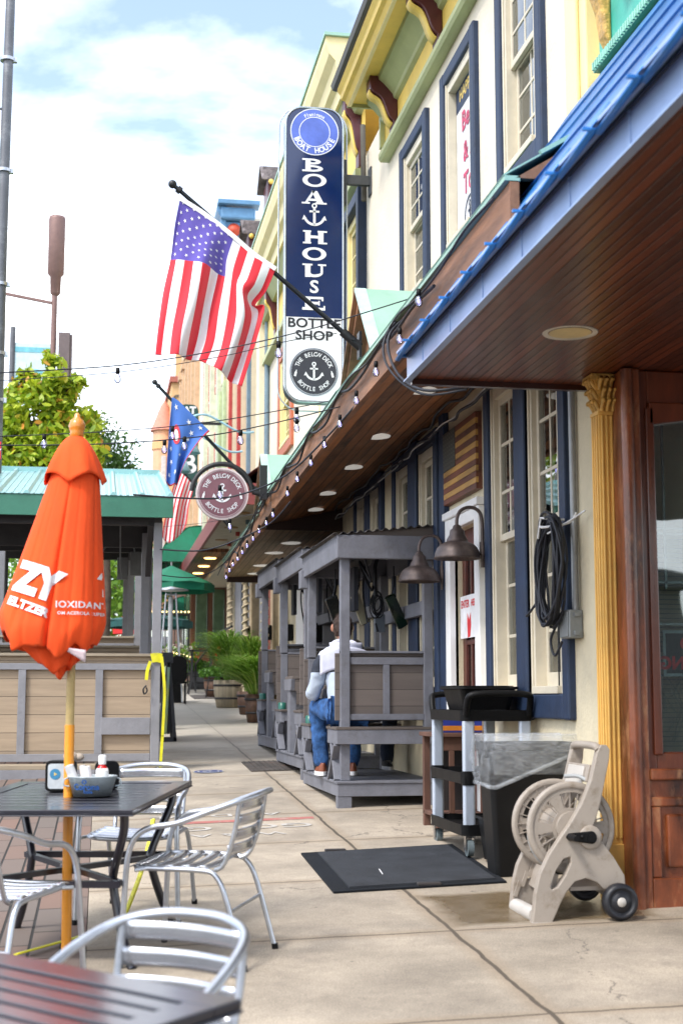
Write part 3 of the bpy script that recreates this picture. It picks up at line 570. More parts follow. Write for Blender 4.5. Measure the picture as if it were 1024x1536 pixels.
# ================================================================== LONG TIMBER CANOPY OVER THE WALK
cn = thing('timber_canopy', 'long wooden sidewalk canopy with plank soffit and mint green roof along the pub', 'canopy')
plk = plankmat('canopy_planks', (.26, .105, .04), 'X', .1, .5, var=.6, dark=.22, stretch=('Y', .08), wear=(.2, .13, .085), wearamt=.6, gap=.13)
plk2 = plankmat('canopy_planks_grey', (.3, .19, .12), 'X', .09, .55, var=.5, dark=.25, stretch=('Y', .08), wear=(.2, .16, .12), wearamt=.6, gap=.13)
st_ = [(6.2, 1.9, 3.7, 3.92), (11, 1.9, 3.69, 3.9), (16.8, 1.9, 3.55, 3.77)]
def soffit_seg(A, B, m, nm):
    mb = MB(); ya, xa, za, wa = A; yb, xb, zb, wb = B
    mb.add([(xa, ya, za), (WX, ya, wa), (WX, yb, wb), (xb, yb, zb), (xa, ya, za+.03), (WX, ya, wa+.03), (WX, yb, wb+.03), (xb, yb, zb+.03)], [(0,1,2,3), (7,6,5,4), (0,4,5,1), (1,5,6,2), (2,6,7,3), (3,7,4,0)])
    return mb.build(nm, m, cn)
for A, B in zip(st_, st_[1:]): soffit_seg(A, B, plk, 'soffit')
soffit_seg((16.8, 1.92, 3.5, 3.55), (22.1, 1.94, 3.38, 3.42), plk2, 'soffit')
MB().box(1.93, WX, 22.1, 22.14, 3.3, 3.5).build('end_board', mat('dark_board', (.04, .02, .015), .6), cn)
MB().box(1.93, WX, 16.76, 16.8, 3.5, 3.8).build('end_board', mat('dark_board', (.04, .02, .015), .6), cn)
fas = mat('fascia_wood', (.3, .14, .07), .6, var=.4, vscale=4, sy=.15, bump=.3, bscale=20, wear=(.25, .17, .12), wearamt=.4)
def strip_y(A, B, dx0, dx1, h0, h1, m, nm):
    mb = MB(); (ya, xa, za, _), (yb, xb, zb, _) = A, B
    mb.add([(xa+dx0, ya, za+h0), (xa+dx1, ya, za+h0), (xb+dx1, yb, zb+h0), (xb+dx0, yb, zb+h0), (xa+dx0, ya, za+h1), (xa+dx1, ya, za+h1), (xb+dx1, yb, zb+h1), (xb+dx0, yb, zb+h1)], [(0,3,2,1), (4,5,6,7), (0,1,5,4), (1,2,6,5), (2,3,7,6), (3,0,4,7)])
    return mb.build(nm, m, cn)
segs = list(zip(st_, st_[1:]))+[((16.8, 1.92, 3.5, 0), (22.1, 1.94, 3.38, 0))]
for A, B in segs:
    strip_y(A, B, -.05, -.005, -.02, .21, fas, 'fascia'); strip_y(A, B, -.075, -.0, .215, .24, mint, 'drip_edge')
mb = MB()
for (ya, xa, za, _), (yb, xb, zb, _) in segs:
    n = int((yb-ya)/.28)
    mb.sheet(lambda u, v: (xa-.08+(WX-xa+.06)*u, ya+(yb-ya)*v, za+(zb-za)*v+.245+.62*u), 1, 1, False)
    for k in range(n): y = ya+(yb-ya)*k/n; z = za+(zb-za)*k/n+.245; mb.bar((xa+.1, y, z+.115), (WX-.02, y, z+.62), .02, .02)
mb.build('metal_roof', mint, cn, solid=.008)
sweep_y([(1.88, 3.93), (WX, 4.54), (WX, 3.93)], 6.2, 6.24).build('end_board', fas, cn)
# gables on the canopy
def gable(yc, half, zb, h, nm='gable'):
    xf = 1.975
    mb = MB(); mb.prism([(yc-half+.08, zb), (yc+half-.08, zb), (yc, zb+h-.1)], xf+.04, xf+.09, 'X'); g = mb.build(nm, fas, cn)
    for s in (-1, 1):
        MB().bar((xf, yc+s*half*.97, zb+.02), (xf, yc+s*.01, zb+h-.08), .05, .13, (1, 0, 0)).build('barge_board', fas, g)
        q = MB(); a = Vector((xf-.05, yc+s*(half+.05), zb-.03)); b = Vector((xf-.05, yc, zb+h)); c = Vector((WX-.1, yc, zb+h)); d = Vector((WX-.12, yc+s*.14, zb+h-.12)); q.quad(a, b, c, d); q.build('gable_roof', mint, g, solid=.012); q = MB(); o_ = Vector((.012, -s*.02, -.022)); q.quad(a+o_, b+o_, c+o_, d+o_); q.build('gable_lining', fas, g)
        MB().bar((xf-.055, yc+s*(half+.05), zb-.035), (xf-.055, yc, zb+h-.005), .02, .09, (1, 0, 0)).build('verge_trim', mat('pale_mint', (.45, .65, .58), .4) if s < 0 else fas, g)
    MB().box(xf+.03, xf+.041, yc-.09, yc+.09, zb+.05, zb+h*.55).build('gable_recess_shade', dark, g)  # flat dark plate painting the shade of a recess in the gable
    return g
gable(10.49, .84, 3.8, .84); gable(17.05, .84, 3.66, .8)
# recessed lights of the canopy, each a thin white disc
for (x, y) in ((2.32, 10.19), (2.33, 11.98), (2.36, 13.47), (2.35, 15.0), (2.4, 16.2), (2.4, 18.1), (2.3, 19.1), (2.3, 20.6), (2.33, 21.7), (2.3, 8.4)):
    if y < 16.8: t = (x-1.9)/.95; zz = 3.7+.21*t-(.0 if y < 11 else .14*(y-11)/5.8) - .0
    else: zz = 3.5-.12*(y-16.8)/5.3+.05*(x-1.92)/.93
    o = MB().lathe([(0, -.012), (.1, -.012), (.125, -.006), (.13, .004)], (x, y, zz-.004), 24).build('soffit_light', emit('downlight_lens', (.85, .82, .76), .15), cn)
# ================================================================== STRING LIGHTS AND WIRES
bulbglass = glassmat('bulb_glass', tint=(.85, .85, 1.), refl=.5)
fil = emit('filament', (.45, .4, 1.), 1.2)
def bulb_mesh():
    a = MB().lathe([(0, .0), (.018, .0), (.02, -.03), (.017, -.055), (.0, -.055)], n=10); b = MB().lathe([(.014, -.055), (.022, -.07), (.031, -.095), (.029, -.12), (.016, -.138), (0, -.142)], n=12); c = MB().lathe([(0, -.075), (.01, -.085), (.012, -.11), (0, -.122)], n=8)
    return a, b, c
bt = thing('festoon_bulb', 'x', 'light bulb', group='festoon bulbs on strings')
a, b, c = bulb_mesh(); a.build('socket', black, bt); b.build('glass_bulb', bulbglass, bt); c.build('filament', fil, bt)
first = [True]
def bulb(p, label, s=1.):
    s *= .74
    if first[0]: bt.location = p; bt['label'] = label; bt.scale = (s,)*3; first[0] = False; return bt
    o = dup(bt, p, None, label); o.scale = (s,)*3; return o
def string(name, label, pts, r=.008, cat='wire'):
    mb = MB().tube(smooth_path(pts, 6), r*.75 if cat == 'wire' else r, 6); o = mb.build(name, wire); tag(o, label, cat); return o
# along the canopy edge (19 bulbs)
pts = [(1.8, 6.3+i*.55, 3.86+.03*math.sin(i*1.9)-(.15*max(0, 6.3+i*.55-11)/5.8)-(.12 if 6.3+i*.55 > 16.8 else 0)) for i in range(30)]
string('light_string', 'black light string with glowing bulbs looped along the edge of the timber canopy', pts, .007, 'light string')
string('cable', 'thick black cable bundle running beside the bulb string on the canopy edge', [(p[0]+.015, p[1]+.2, p[2]-.03+.04*math.sin(k*2.3)) for k, p in enumerate(pts[2:28])], .011, 'cable')
ordn = ['first', 'second', 'third', 'fourth', 'fifth', 'sixth', 'seventh', 'eighth', 'ninth', 'tenth', 'eleventh', 'twelfth', 'thirteenth', 'fourteenth', 'fifteenth', 'sixteenth', 'seventeenth', 'eighteenth', 'nineteenth', 'twentieth']
px = [(632, 442), (601, 500), (563, 550), (532, 594), (506, 630), (482, 662), (461, 690), (440, 715), (425, 737), (403, 770), (393, 783), (382, 795), (373, 807), (364, 818), (357, 828), (350, 838), (343, 847), (338, 856), (333, 866)]
for k, (x, y) in enumerate(px):
    p = None
    Y = 1.8/((x-148)/2133)*.985; p = at(x, y-8, Y); 
    p = Vector((1.775, Y, p.z)); bulb(p, ordn[k]+' glowing bulb on the canopy edge counting from the near blue awning')
string('cable', 'loop of black cable hanging under the corner of the near blue awning', [at(610, 475, 8.6), at(585, 500, 8.7), at(583, 530, 8.6), at(600, 565, 8.4), at(635, 585, 8.1), at(690, 582, 7.95), at(715, 578, 7.9)], .010, 'cable')
string('cable', 'second black cable loop close beside the first under the blue awning corner', [at(605, 470, 8.7), at(578, 505, 8.8), at(577, 540, 8.7), at(600, 572, 8.5), at(640, 592, 8.2), at(700, 584, 8.0)], .008, 'cable')
string('overhead_wire', 'dark wire climbing from the round sign to the big blade sign and the blue awning', [at(-15, 560, 9), at(180, 548, 9.5), at(330, 525, 9.5), at(460, 495, 9.2), at(560, 465, 8.8), at(668, 431, 8.2)], .006)
string('overhead_wire', 'thin pale wire just under the topmost overhead wire', [at(-15, 572, 10), at(180, 558, 10), at(330, 535, 10), at(430, 512, 10), at(505, 500, 10.2)], .004)
string('overhead_wire', 'overhead wire crossing the striped flag corner level with the bulb under the blade sign', [at(-15, 655, 12), at(150, 648, 12), at(300, 635, 12), at(440, 612, 12), at(520, 596, 11.4)], .006)
string('overhead_wire', 'overhead wire carrying two clear bulbs below the blade sign', [at(-15, 668, 11.5), at(150, 666, 11.5), at(300, 655, 11.5), at(400, 637, 11.5), at(510, 610, 11)], .007)
string('overhead_wire', 'thick dark wire sagging in front of the round sign to the canopy edge', [at(200, 742, 12.5), at(300, 748, 12.5), at(360, 742, 12.5), at(430, 712, 12), at(500, 645, 11), at(560, 575, 9.8)], .011)
string('overhead_wire', 'thick black wire sagging below the round sign from the green pergola', [at(240, 824, 14), at(300, 826, 14), at(350, 812, 14), at(405, 785, 14), at(436, 752, 13.6)], .011)
string('overhead_wire', 'lowest sagging wire across the far wooden canopy', [at(235, 862, 16), at(290, 866, 16), at(330, 850, 16), at(362, 812, 15.5), at(395, 740, 15)], .008)
string('overhead_wire', 'faint level wire across the foot of the round sign', [at(245, 790, 20), at(300, 785, 19), at(370, 773, 18), at(430, 765, 17)], .005)
for x, y, Y, l, s in ((177, 552, 9.5, 'clear bulb hanging alone against the sky above the leafy tree', 1.), (67, 651, 12, 'clear bulb hanging in front of the tree left of the umbrella finial', 1.2), (259, 640, 12, 'bulb in front of the blue starred flag, upper one', 1.1), (247, 660, 11.5, 'bulb at the left edge of the blue starred flag', 1.1), (277, 655, 11.5, 'bulb in front of the blue starred flag by its red trim', 1.1), (361, 645, 11.5, 'clear bulb left of the pair under the blade sign', 1.2), (445, 612, 12, 'upper of the two bulbs close together under the blade sign', 1.3), (445, 628, 11.4, 'lower of the two bulbs close together under the blade sign', 1.1), (418, 512, 10, 'clear bulb hanging in front of the striped flag beside the blade sign', 1.2), (330, 728, 12.5, 'bulb hanging in front of the anchor on the round sign', 1.2), (345, 778, 15, 'bulb hanging just under the round sign', 1.2)):
    bulb(at(x, y, Y), l, s)
# cables stapled where soffit meets wall
random.seed(5)
for k, l in enumerate(('tangled black cables clipped along the joint of canopy and pub wall', 'second black cable drooping along the top of the pub windows', 'pale loose cable drooping along the top of the pub windows')):
    y = 7.9; pts = []
    while y < 16.5: pts.append((WX-.13-.05*random.random(), y, 3.83-.05*random.random()-(.1 if k else 0)-.12*max(0, y-11)/5.8)); y += .28
    o = MB().tube(smooth_path(pts, 4), .012 if k < 2 else .006, 6).build('cable', wire if k < 2 else mat('pale_wire', (.5, .5, .5), .5)); tag(o, l, 'cable')
mb = MB()
for k in range(3): mb.tube(smooth_path([at(745+k*4, 300-k*3, 8.9), at(728+k*3, 325, 9.0), at(716+k*3, 345, 9.1), at(708, 352, 9.2)], 5), .012, 6)
tag(mb.build('cable', wire), 'short black cables dropping from the upper navy window to the canopy roof', 'cable')
# ================================================================== SECOND BUILDING (yellow cornice)
b2 = thing('row_building', 'row building with deep yellow moulded cornice behind the hanging blade sign', 'building')
orange = mat('terracotta_trim', (.48, .13, .06), .5, var=.08)
wall('upper_wall', 16.905, 24.6, 4.2, 9., [(17.3, 18.3, 5.1, 7.0), (21.4, 22.7, 5.5, 6.95)], stucco, parent=b2)
window(b2, 17.3, 18.3, 5.1, 7.0, frame=paleyellow, sash=white, fw=.12)
window(b2, 21.4, 22.7, 5.5, 6.95, frame=orange, sash=paleyellow, fw=.2, label='window with broad terracotta surround')
MB().box(WX-.04, WX-.002, 15.2, 24.6, 7.46, 8.35).build('frieze', yellow, b2)
sweep_y([(WX-.12, 7.36), (WX-.12, 7.45), (WX-.002, 7.46), (WX-.002, 7.3)], 15.2, 24.6).build('frieze_moulding', sage, b2)
MB().box(2.6, WX+.5, 15.0, 24.6, 8.351, 8.5).build('cornice_soffit', yellow, b2)
sweep_y([(WX-.041, 8.1), (WX-.12, 8.12), (WX-.22, 8.3), (WX-.25, 8.35), (WX-.041, 8.35)], 15.0, 24.6).build('crown_moulding', sage, b2)
sweep_y([(2.62, 8.33), (2.58, 8.33), (2.56, 8.45), (2.5, 8.5), (2.47, 8.62), (2.4, 8.7), (2.36, 8.82), (2.36, 8.9), (2.62, 8.9)], 15.0, 24.6).build('cornice_face', paleyellow, b2)
mb = MB(); mb.box(2.34, 9, 14.96, 24.6, 8.901, 8.94); mb.build('parapet_cap', mint, b2)
MB().box(2.62, 9, 15.05, 24.6, 8.501, 8.9).build('roof', paleyellow, b2)
cornice_bracket(b2, 15.35, .2, 2.62, WX-.042, 7.5, 8.35); cornice_bracket(b2, 19.4, .2, 2.62, WX-.042, 7.5, 8.35); cornice_bracket(b2, 23.2, .2, 2.62, WX-.042, 7.5, 8.35)
mb = MB(); mb.tube([(WX-.05, 24.4, 4.2), (WX-.05, 24.4, 8.3)], .045, 8); mb.build('downpipe', mat('blue_grey_pipe', (.16, .24, .3), .5), b2)
mb = MB(); mb.tube([(WX-.06, 15.0, 7.0), (WX-.06, 15.05, 7.9)], .03, 8); mb.build('conduit', mat('old_pipe', (.1, .09, .07), .7), b2)
# ground storey of the row beyond the booths: piers, dark glazing, doors
g2 = thing('shopfront', 'far row of shopfronts under the canopy end with grey piers and rope-wrapped columns', 'shopfront')
cols = [(16.9, 17.35, 'stucco'), (17.35, 18.3, 'dk'), (18.3, 18.55, 'grey'), (18.55, 19.6, 'dk'), (19.6, 20.1, 'red'), (20.1, 20.9, 'wht'), (20.9, 21.6, 'stucco'), (21.6, 22.6, 'dk'), (22.6, 22.9, 'stucco'), (22.9, 23.7, 'dk'), (23.7, 24.1, 'tan'), (24.1, 25.4, 'red'), (25.4, 25.8, 'grey'), (25.8, 27.2, 'dk'), (27.2, 27.6, 'tan'), (27.6, 28.6, 'grey'), (28.6, 29.3, 'dk'), (29.3, 30.6, 'grey'), (30.6, 32, 'dk'), (32, 32.6, 'stucco')]
cm = {'stucco': stucco_low, 'grey': pergpaint, 'red': mat('brick_red_paint', (.25, .05, .03), .6), 'tan': mat('tan_paint', (.5, .38, .24), .7), 'wht': white}
MB().box(WX+.25, WX+.3, 16.9, 32.6, .8, 4.9).build('shop_glazing', glassmat('dark_shop_glass', tint=(.12, .13, .14), refl=.6), g2); MB().box(WX+1.2, WX+1.25, 16.9, 32.6, .8, 5).build('dark_room', dark, g2)
for a, b, c in cols:
    if c == 'dk':
        mb = MB(); 
        for z in (1.5, 3.2): mb.box(WX+.12, WX+.24, a, b, z+gz(0, a)-.8, z+gz(0, a)-.72)
        mb.box(WX+.13, WX+.23, (a+b)/2-.03, (a+b)/2+.03, 1, 4.2); mb.build('glazing_bar', cm['grey'], g2)
    else: MB().box(WX-.0, WX+.25, a+.002, b-.002, .7, 4.9).build({'stucco': 'pier', 'grey': 'pier', 'tan': 'pier', 'red': 'door', 'wht': 'pier'}[c], cm[c], g2, bevel=.01)
rope = mat('pale_rope', (.6, .5, .34), .9, var=.2, vscale=10)
for y, x in ((23.6, 2.7), (27.0, 2.72), (30.5, 2.74)):
    mb = MB(); mb.tube([(x, y, 1.0), (x, y, 4.4)], .05, 10)
    pts = [(x+.06*math.cos(t*.9), y+.06*math.sin(t*.9), 1.05+t*.0215) for t in range(150)]; mb.tube(pts, .02, 5); mb.build('rope_column', rope, g2)
for y in (21.2, 23.9, 27.4, 18.4): MB().box(WX-.14, WX-.003, y-.09, y+.09, 2.3+.046*(y-20), 2.55+.046*(y-20)).build('wall_lamp', black, g2, bevel=.02)
# third building: cream pilasters, slate hoods over maroon brackets
b3 = thing('row_building', 'narrow cream building with tall pilasters and red window edges beyond the terracotta window', 'building')
wall('upper_wall', 24.61, 33, 4.6, 9.3, [(25.2, 26.0, 5.7, 8.4), (27.1, 27.9, 5.7, 8.4), (29.0, 29.8, 5.7, 8.4), (31.0, 31.8, 5.7, 8.4)], mat('pale_cream', (.8, .74, .6), .8, var=.04), parent=b3)
for y in (25.2, 27.1, 29.0, 31.0): window(b3, y, y+.8, 5.7, 8.4, frame=mat('red_edge', (.5, .06, .05), .5), sash=white, fw=.05, rows=2)
mb = MB()
for y in (24.7, 26.3, 28.2, 30.1, 32.0): mb.box(WX-.16, WX-.002, y, y+.45, 4.7, 9.2); mb.box(WX-.2, WX-.161, y-.04, y+.49, 8.7, 8.95)
mb.build('pilasters', mat('cream_pilaster', (.78, .7, .52), .7, var=.05), b3, bevel=.01)
MB().box(WX-.24, WX-.003, 24.62, 32.9, 9.205, 9.36).build('string_course', paleyellow, b3)
slate = mat('slate', (.2, .17, .17), .7, var=.35, vscale=9, bump=.5, bscale=12)
for (x0, x1, y, z0, z1) in ((2.86, 3.3, 25.0, 9.37, 11.35), (2.6, 3.0, 25.9, 9.37, 10.6)):
    h_ = MB(); h_.box(x0, x1, y, y+.7, z0, z1-.35); o = h_.build('roof_hood', maroon, b3, bevel=.02)
    q = MB(); q.add([(x0-.12, y-.1, z1-.4), (x1+.2, y-.1, z1-.4), (x1+.2, y+.35, z1), (x0-.12, y+.35, z1), (x0-.12, y+.8, z1-.4), (x1+.2, y+.8, z1-.4)], [(0,1,2,3), (3,2,5,4)])
    for r in range(4):
        for c in range(7): xx = x0-.1+(x1-x0+.25)*c/7+(r % 2)*.03; q.box(xx, xx+(x1-x0+.25)/7-.01, y-.11+.1*r, y-.1+.1*r+.02, z1-.42+.09*r, z1-.36+.1*r)
    q.build('slates', slate, o, solid=.02)
    MB().box(x0-.02, x1, y-.02, y+.72, z0+.42, z0+.5).build('yellow_band', yellow, o, bevel=.01)
    MB().ball((x0+.05, y-.08, z1-.45), .05).build('knob', yellow, o)
for y, m_ in ((31.3, mat('sage_pilaster2', (.5, .6, .34), .7)), (32.5, mat('sage_pilaster2', (.5, .6, .34), .7)), (27.95, mat('red_edge', (.5, .06, .05), .5)), (29.85, mat('red_edge', (.5, .06, .05), .5)), (26.0, mat('blue_grey_pipe', (.16, .24, .3), .5))):
    MB().box(WX-.24, WX-.162, y, y+(.34 if y > 31 else .09), 4.7, 9.5 if y < 31 else 8.6).build('vertical_trim', m_, b3, bevel=.01)
# fourth: blue bracketed cornice
b4 = thing('row_building', 'tall pale building with blue bracketed cornice and red rosettes behind the flag', 'building')
bl = mat('blue_cornice_paint', (.1, .24, .42), .5, var=.1)
MB().box(2.75, 9, 33.01, 41, 4.6, 13.0).build('upper_wall', mat('warm_white', (.85, .78, .64), .8, var=.04), b4)
sweep_y([(2.749, 12.5), (2.66, 12.6), (2.63, 12.9), (2.58, 13.0), (2.54, 13.1), (2.54, 13.2), (2.749, 13.2)], 32.8, 41).build('cornice', bl, b4); MB().box(2.62, 3.45, 32.7, 33.0, 12.85, 13.15).build('cornice_return', bl, b4, bevel=.05); MB().box(2.55, 3.55, 32.6, 33.05, 13.201, 13.3).build('cornice_cap', bl, b4)
MB().box(2.7, 3.15, 32.85, 33.0, 11.7, 12.84).build('end_bracket', bl, b4, bevel=.04)
for z, c in ((12.62, 'a'), (12.2, 'b')): MB().lathe([(0, -.1), (.08, -.09), (.1, -.06), (.16, -.04), (.16, .0)], (2.95, 32.85, z), 16, 'Y').build('rosette', mat('rosette_red', (.55, .07, .03), .5), b4)
mb = MB(); 
for y in (33.1, 35.2, 37.3): mb.box(2.62, 2.748, y, y+.5, 4.8, 12.4)
mb.build('pilasters', mat('sage_pilaster', (.6, .64, .48), .7), b4)
for y in (34.2, 36.3, 38.4):
    for z in (6.2, 9.2): window(b4, y, y+.7, z, z+1.8, frame=mat('red_edge', (.5, .06, .05), .5), sash=white, fw=.08, X=2.75, curt=False)
b5 = thing('row_building', 'weathered peach building with exposed timbers in the middle of the far row', 'building')
peach = mat('peach_stone', (.74, .55, .36), .85, var=.12, vscale=2, wear=(.4, .25, .14), wearamt=.5)
MB().box(2.75, 9, 41.01, 52, 5, 13.5).build('upper_wall', peach, b5)
mb = MB(); random.seed(4)
for y in range(6): yy = 41.6+y*1.7; mb.box(2.62, 2.748, yy, yy+.35, 5.2, 12.8); mb.box(2.58, 2.749, yy-.1, yy+.5, 12.8, 13.1)
mb.build('timbers', mat('stone_trim', (.6, .42, .27), .8), b5)
for y in (42.3, 45.7, 49.1):
    for z in (6.4, 9.6): window(b5, y, y+.9, z, z+2, frame=mat('stone_frame', (.7, .55, .3), .7), sash=white, fw=.12, X=2.75, curt=False)
mb = MB(); mb.add([(2.75, 41, 13.5), (2.75, 46.5, 17), (2.75, 52, 13.5), (9, 41, 13.5), (9, 46.5, 17), (9, 52, 13.5)], [(0,1,2), (3,5,4), (0,3,4,1), (1,4,5,2), (0,2,5,3)]); mb.build('gable_roof', peach, b5)
MB().bar((2.7, 41, 13.5), (2.7, 46.5, 17.1), .15, .3, (1, 0, 0)).build('gable_trim', orange, b5)
vb = thing('corner_building', 'orange brick corner building with red turret roof at the street end', 'building')
br = mat('hazed_orange_brick', (.72, .42, .26), .85, var=.1, vscale=3); sand = mat('sandstone', (.68, .42, .2), .85, var=.08)  # turret brick and roof tile paled in colour to mimic distance haze
MB().box(3.35, 12, 72, 82, 6, 17.6).build('main_block', sand, vb); MB().box(3.25, 12.1, 71.8, 82, 17.6, 17.9).build('coping', mat('red_coping', (.4, .12, .08), .7), vb)
mb = MB(); mb.box(3.6, 4.1, 73, 73.5, 17.9, 20.2); mb.box(3.5, 4.2, 72.9, 73.6, 19.7, 19.9); mb.build('chimney', sand, vb)
MB().cyl((3.1, 74, 5), (3.1, 74, 15.4), .6, .6, 12).build('turret', br, vb)
mb = MB(); 
for z in (7.2, 11.2, 14.4): mb.cyl((3.1, 74, z), (3.1, 74, z+.4), .66, .66, 12)
mb.build('turret_bands', sand, vb); MB().lathe([(.75, 15.4), (.62, 15.7), (.2, 16.8), (0, 17.1)], (3.1, 74, 0), 12).build('turret_roof', mat('hazed_red_tile', (.6, .25, .18), .7), vb)
for z in (8.2, 12.0): MB().box(2.95, 3.2, 73.3, 73.42, z, z+2).build('window', mat('far_window', (.6, .6, .62), .4), vb, bevel=.03)
mb = MB(); pl = lambda x, y: (4.5+x, 71.96, 16.6+y); put_text(mb, 'SCHL', pl, .9, .02); pl = lambda x, y: (4.6+x, 71.96, 15.4+y); put_text(mb, 'HALL', pl, .9, .02); mb.build('lettering', mat('dark_letters', (.12, .09, .06), .7), vb)
# gooseneck lamps over the far sign
lbm = mat('pale_blue_enamel', (.3, .5, .62), .35)
gl = thing('gooseneck_lamp', 'x', 'lamp', group='pale blue gooseneck lamps on the far facades')
gl.location = at(381, 648, 22); gl['label'] = 'upper pale blue gooseneck lamp reaching over the blue starred flag'
MB().tube(smooth_path([(0, 0, 0), (-.25, 0, 0), (-.75, 0, .25), (-1.05, 0, .15), (-1.0, 0, -.05)], 6), .018, 8).build('arm', lbm, gl)
MB().lathe([(.04, .0), (.05, -.05), (.1, -.2), (.17, -.34), (.16, -.34), (.05, -.1)], (-1.0, 0, -.03), 18).build('lamp_shade', lbm, gl)
dup(gl, at(364, 677, 23), None, 'lower pale blue gooseneck lamp with round dark wall plate above the round sign')
# canopy 3
c3 = thing('far_canopy', 'second canopy beyond the timber one with maroon edge and cream soffit', 'canopy')
MB().box(2.12, WX+.3, 23.7, 31.2, 4.78, 4.85).build('soffit', mat('cream_soffit', (.5, .45, .36), .7), c3); MB().box(2.12, WX+.3, 31.201, 39, 4.7, 4.85).build('soffit', plk, c3)
MB().box(2.06, 2.119, 23.7, 39, 4.68, 5.0).build('fascia', mat('maroon_fascia', (.22, .045, .045), .5), c3); MB().box(2.06, WX+.3, 23.6, 23.699, 4.74, 5.1).build('end_fascia', mat('maroon_fascia', (.22, .045, .045), .5), c3)
mb = MB(); mb.add([(2.06, 23.6, 5.0), (WX, 23.6, 5.6), (WX, 39, 5.6), (2.06, 39, 5.0)], [(0,1,2,3)]); mb.build('canopy_roof', mat('maroon_fascia', (.22, .045, .045), .5), c3)
for y in (25, 27.2, 29.4): MB().lathe([(0, -.02), (.13, -.015), (.14, 0)], (2.45, y, 4.775), 16).build('soffit_light', mat('dim_lens', (.4, .25, .12), .5), c3)
for y in (32.5, 34.5, 36.5): MB().lathe([(0, -.02), (.13, -.015), (.14, 0)], (2.45, y, 4.695), 16).build('soffit_light', emit('warm_lamp', (1, .6, .2), 2.5), c3)
# green dome awnings
grn = mat('green_canvas', (.0, .16, .085), .7, var=.1, vscale=4)
def dome(name, label, c, r, l):
    mb = MB(); c = Vector(c)
    mb.sheet(lambda u, v: c+Vector((-r*math.sin(PI*v/2), l*(u-.5)*(.35+.65*math.sin(PI*v/2)), -r*.85*(1-math.cos(PI*v/2)) )), 10, 8)
    mb.sheet(lambda u, v: c+Vector((-r, l*(u-.5), -r*.85-.22*v*(1-.25*abs(math.sin(u*5*PI))))), 30, 1)
    for s in (0, 1): mb.add([c]+[c+Vector((-r*math.sin(PI*v/8/1), l*(s-.5)*(.35+.65*math.sin(PI*v/8)), -r*.85*(1-math.cos(PI*v/8)))) for v in range(5)]+[c+Vector((0, l*(s-.5), -r*.85))], [tuple(range(7))])
    return tag(mb.build(name, grn, solid=.01), label, 'awning')
dome('dome_awning', 'upper green canvas dome awning beside the maroon edged canopy', (2.75, 38.5, 6.1), 1.25, 3.0)
dome('dome_awning', 'lower green scalloped awning with white script near the far brown shopfront', (2.7, 44, 4.6), .95, 3.0)
fs = thing('far_shopfront', 'distant brown timber bay shopfront with tall arched glass panes', 'shopfront')
bw = mat('brown_timber', (.16, .06, .025), .5)
MB().box(2.5, 9, 40, 52, 2, 6.0).build('wall', bw, fs)
for x in (2.62, 3.1): MB().box(x, x+.34, 39.95, 39.999, 2.9, 4.55).build('window', mat('amber_glass', (.1, .16, .09), .15), fs, bevel=.05)
for y in (40.4, 41.6, 42.8): MB().box(2.47, 2.499, y, y+.8, 2.9, 4.5).build('window', mat('amber_glass', (.1, .16, .09), .15), fs)
# ================================================================== SIGNS
# big blade sign
bs = thing('blade_sign', 'tall navy and white blade sign hanging high from the pub wall', 'sign', (0, 14.8, 0))
SX0, SX1, SZ0, SZ1 = 1.885, 2.52, 4.65, 7.95
nvs = mat('sign_navy', (.004, .018, .085), .12, var=.05, bump=0, coat=.6); whs = mat('sign_white', (.74, .76, .8), .3, var=.02, bump=0, coat=.3)
MB().prism(rrect(SX0, SX1, SZ0, SZ1, .19, 8), 0, .17).build('cabinet', mat('sign_edge', (.03, .035, .05), .3, .4), bs, bevel=.012)
out = rrect(SX0+.015, SX1-.015, SZ0+.015, SZ1-.015, .178, 8); zm = 5.58
MB().prism([p for p in out if p[1] > zm]+[(SX0+.015, zm), (SX1-.015, zm)], -.012, -.001).build('face_panel', nvs, bs)
low = [p for p in out if p[1] < zm]; MB().prism([(SX0+.015, zm-.002)]+low+[(SX1-.015, zm-.002)], -.012, -.001).build('face_panel', whs, bs)
rim = [Vector((x, -.01, z)) for x, z in rrect(SX0, SX1, SZ0, SZ1, .19, 8)]; MB().tube(rim, .011, 6, closed=True).build('rim', mat('chrome_rim', (.5, .55, .6), .2, 1), bs)
MB().tube([Vector((x, .1, z)) for x, z in rrect(SX0-.06, SX1+.06, SZ0-.08, SZ1+.04, .25, 8)], .009, 6, closed=True).build('guard_tube', mat('clear_tube', (.6, .66, .7), .2, .3), bs)
cx = (SX0+SX1)/2; pl = lambda x, y: (x, -.0155, y)
mb = MB(); zz = 7.02
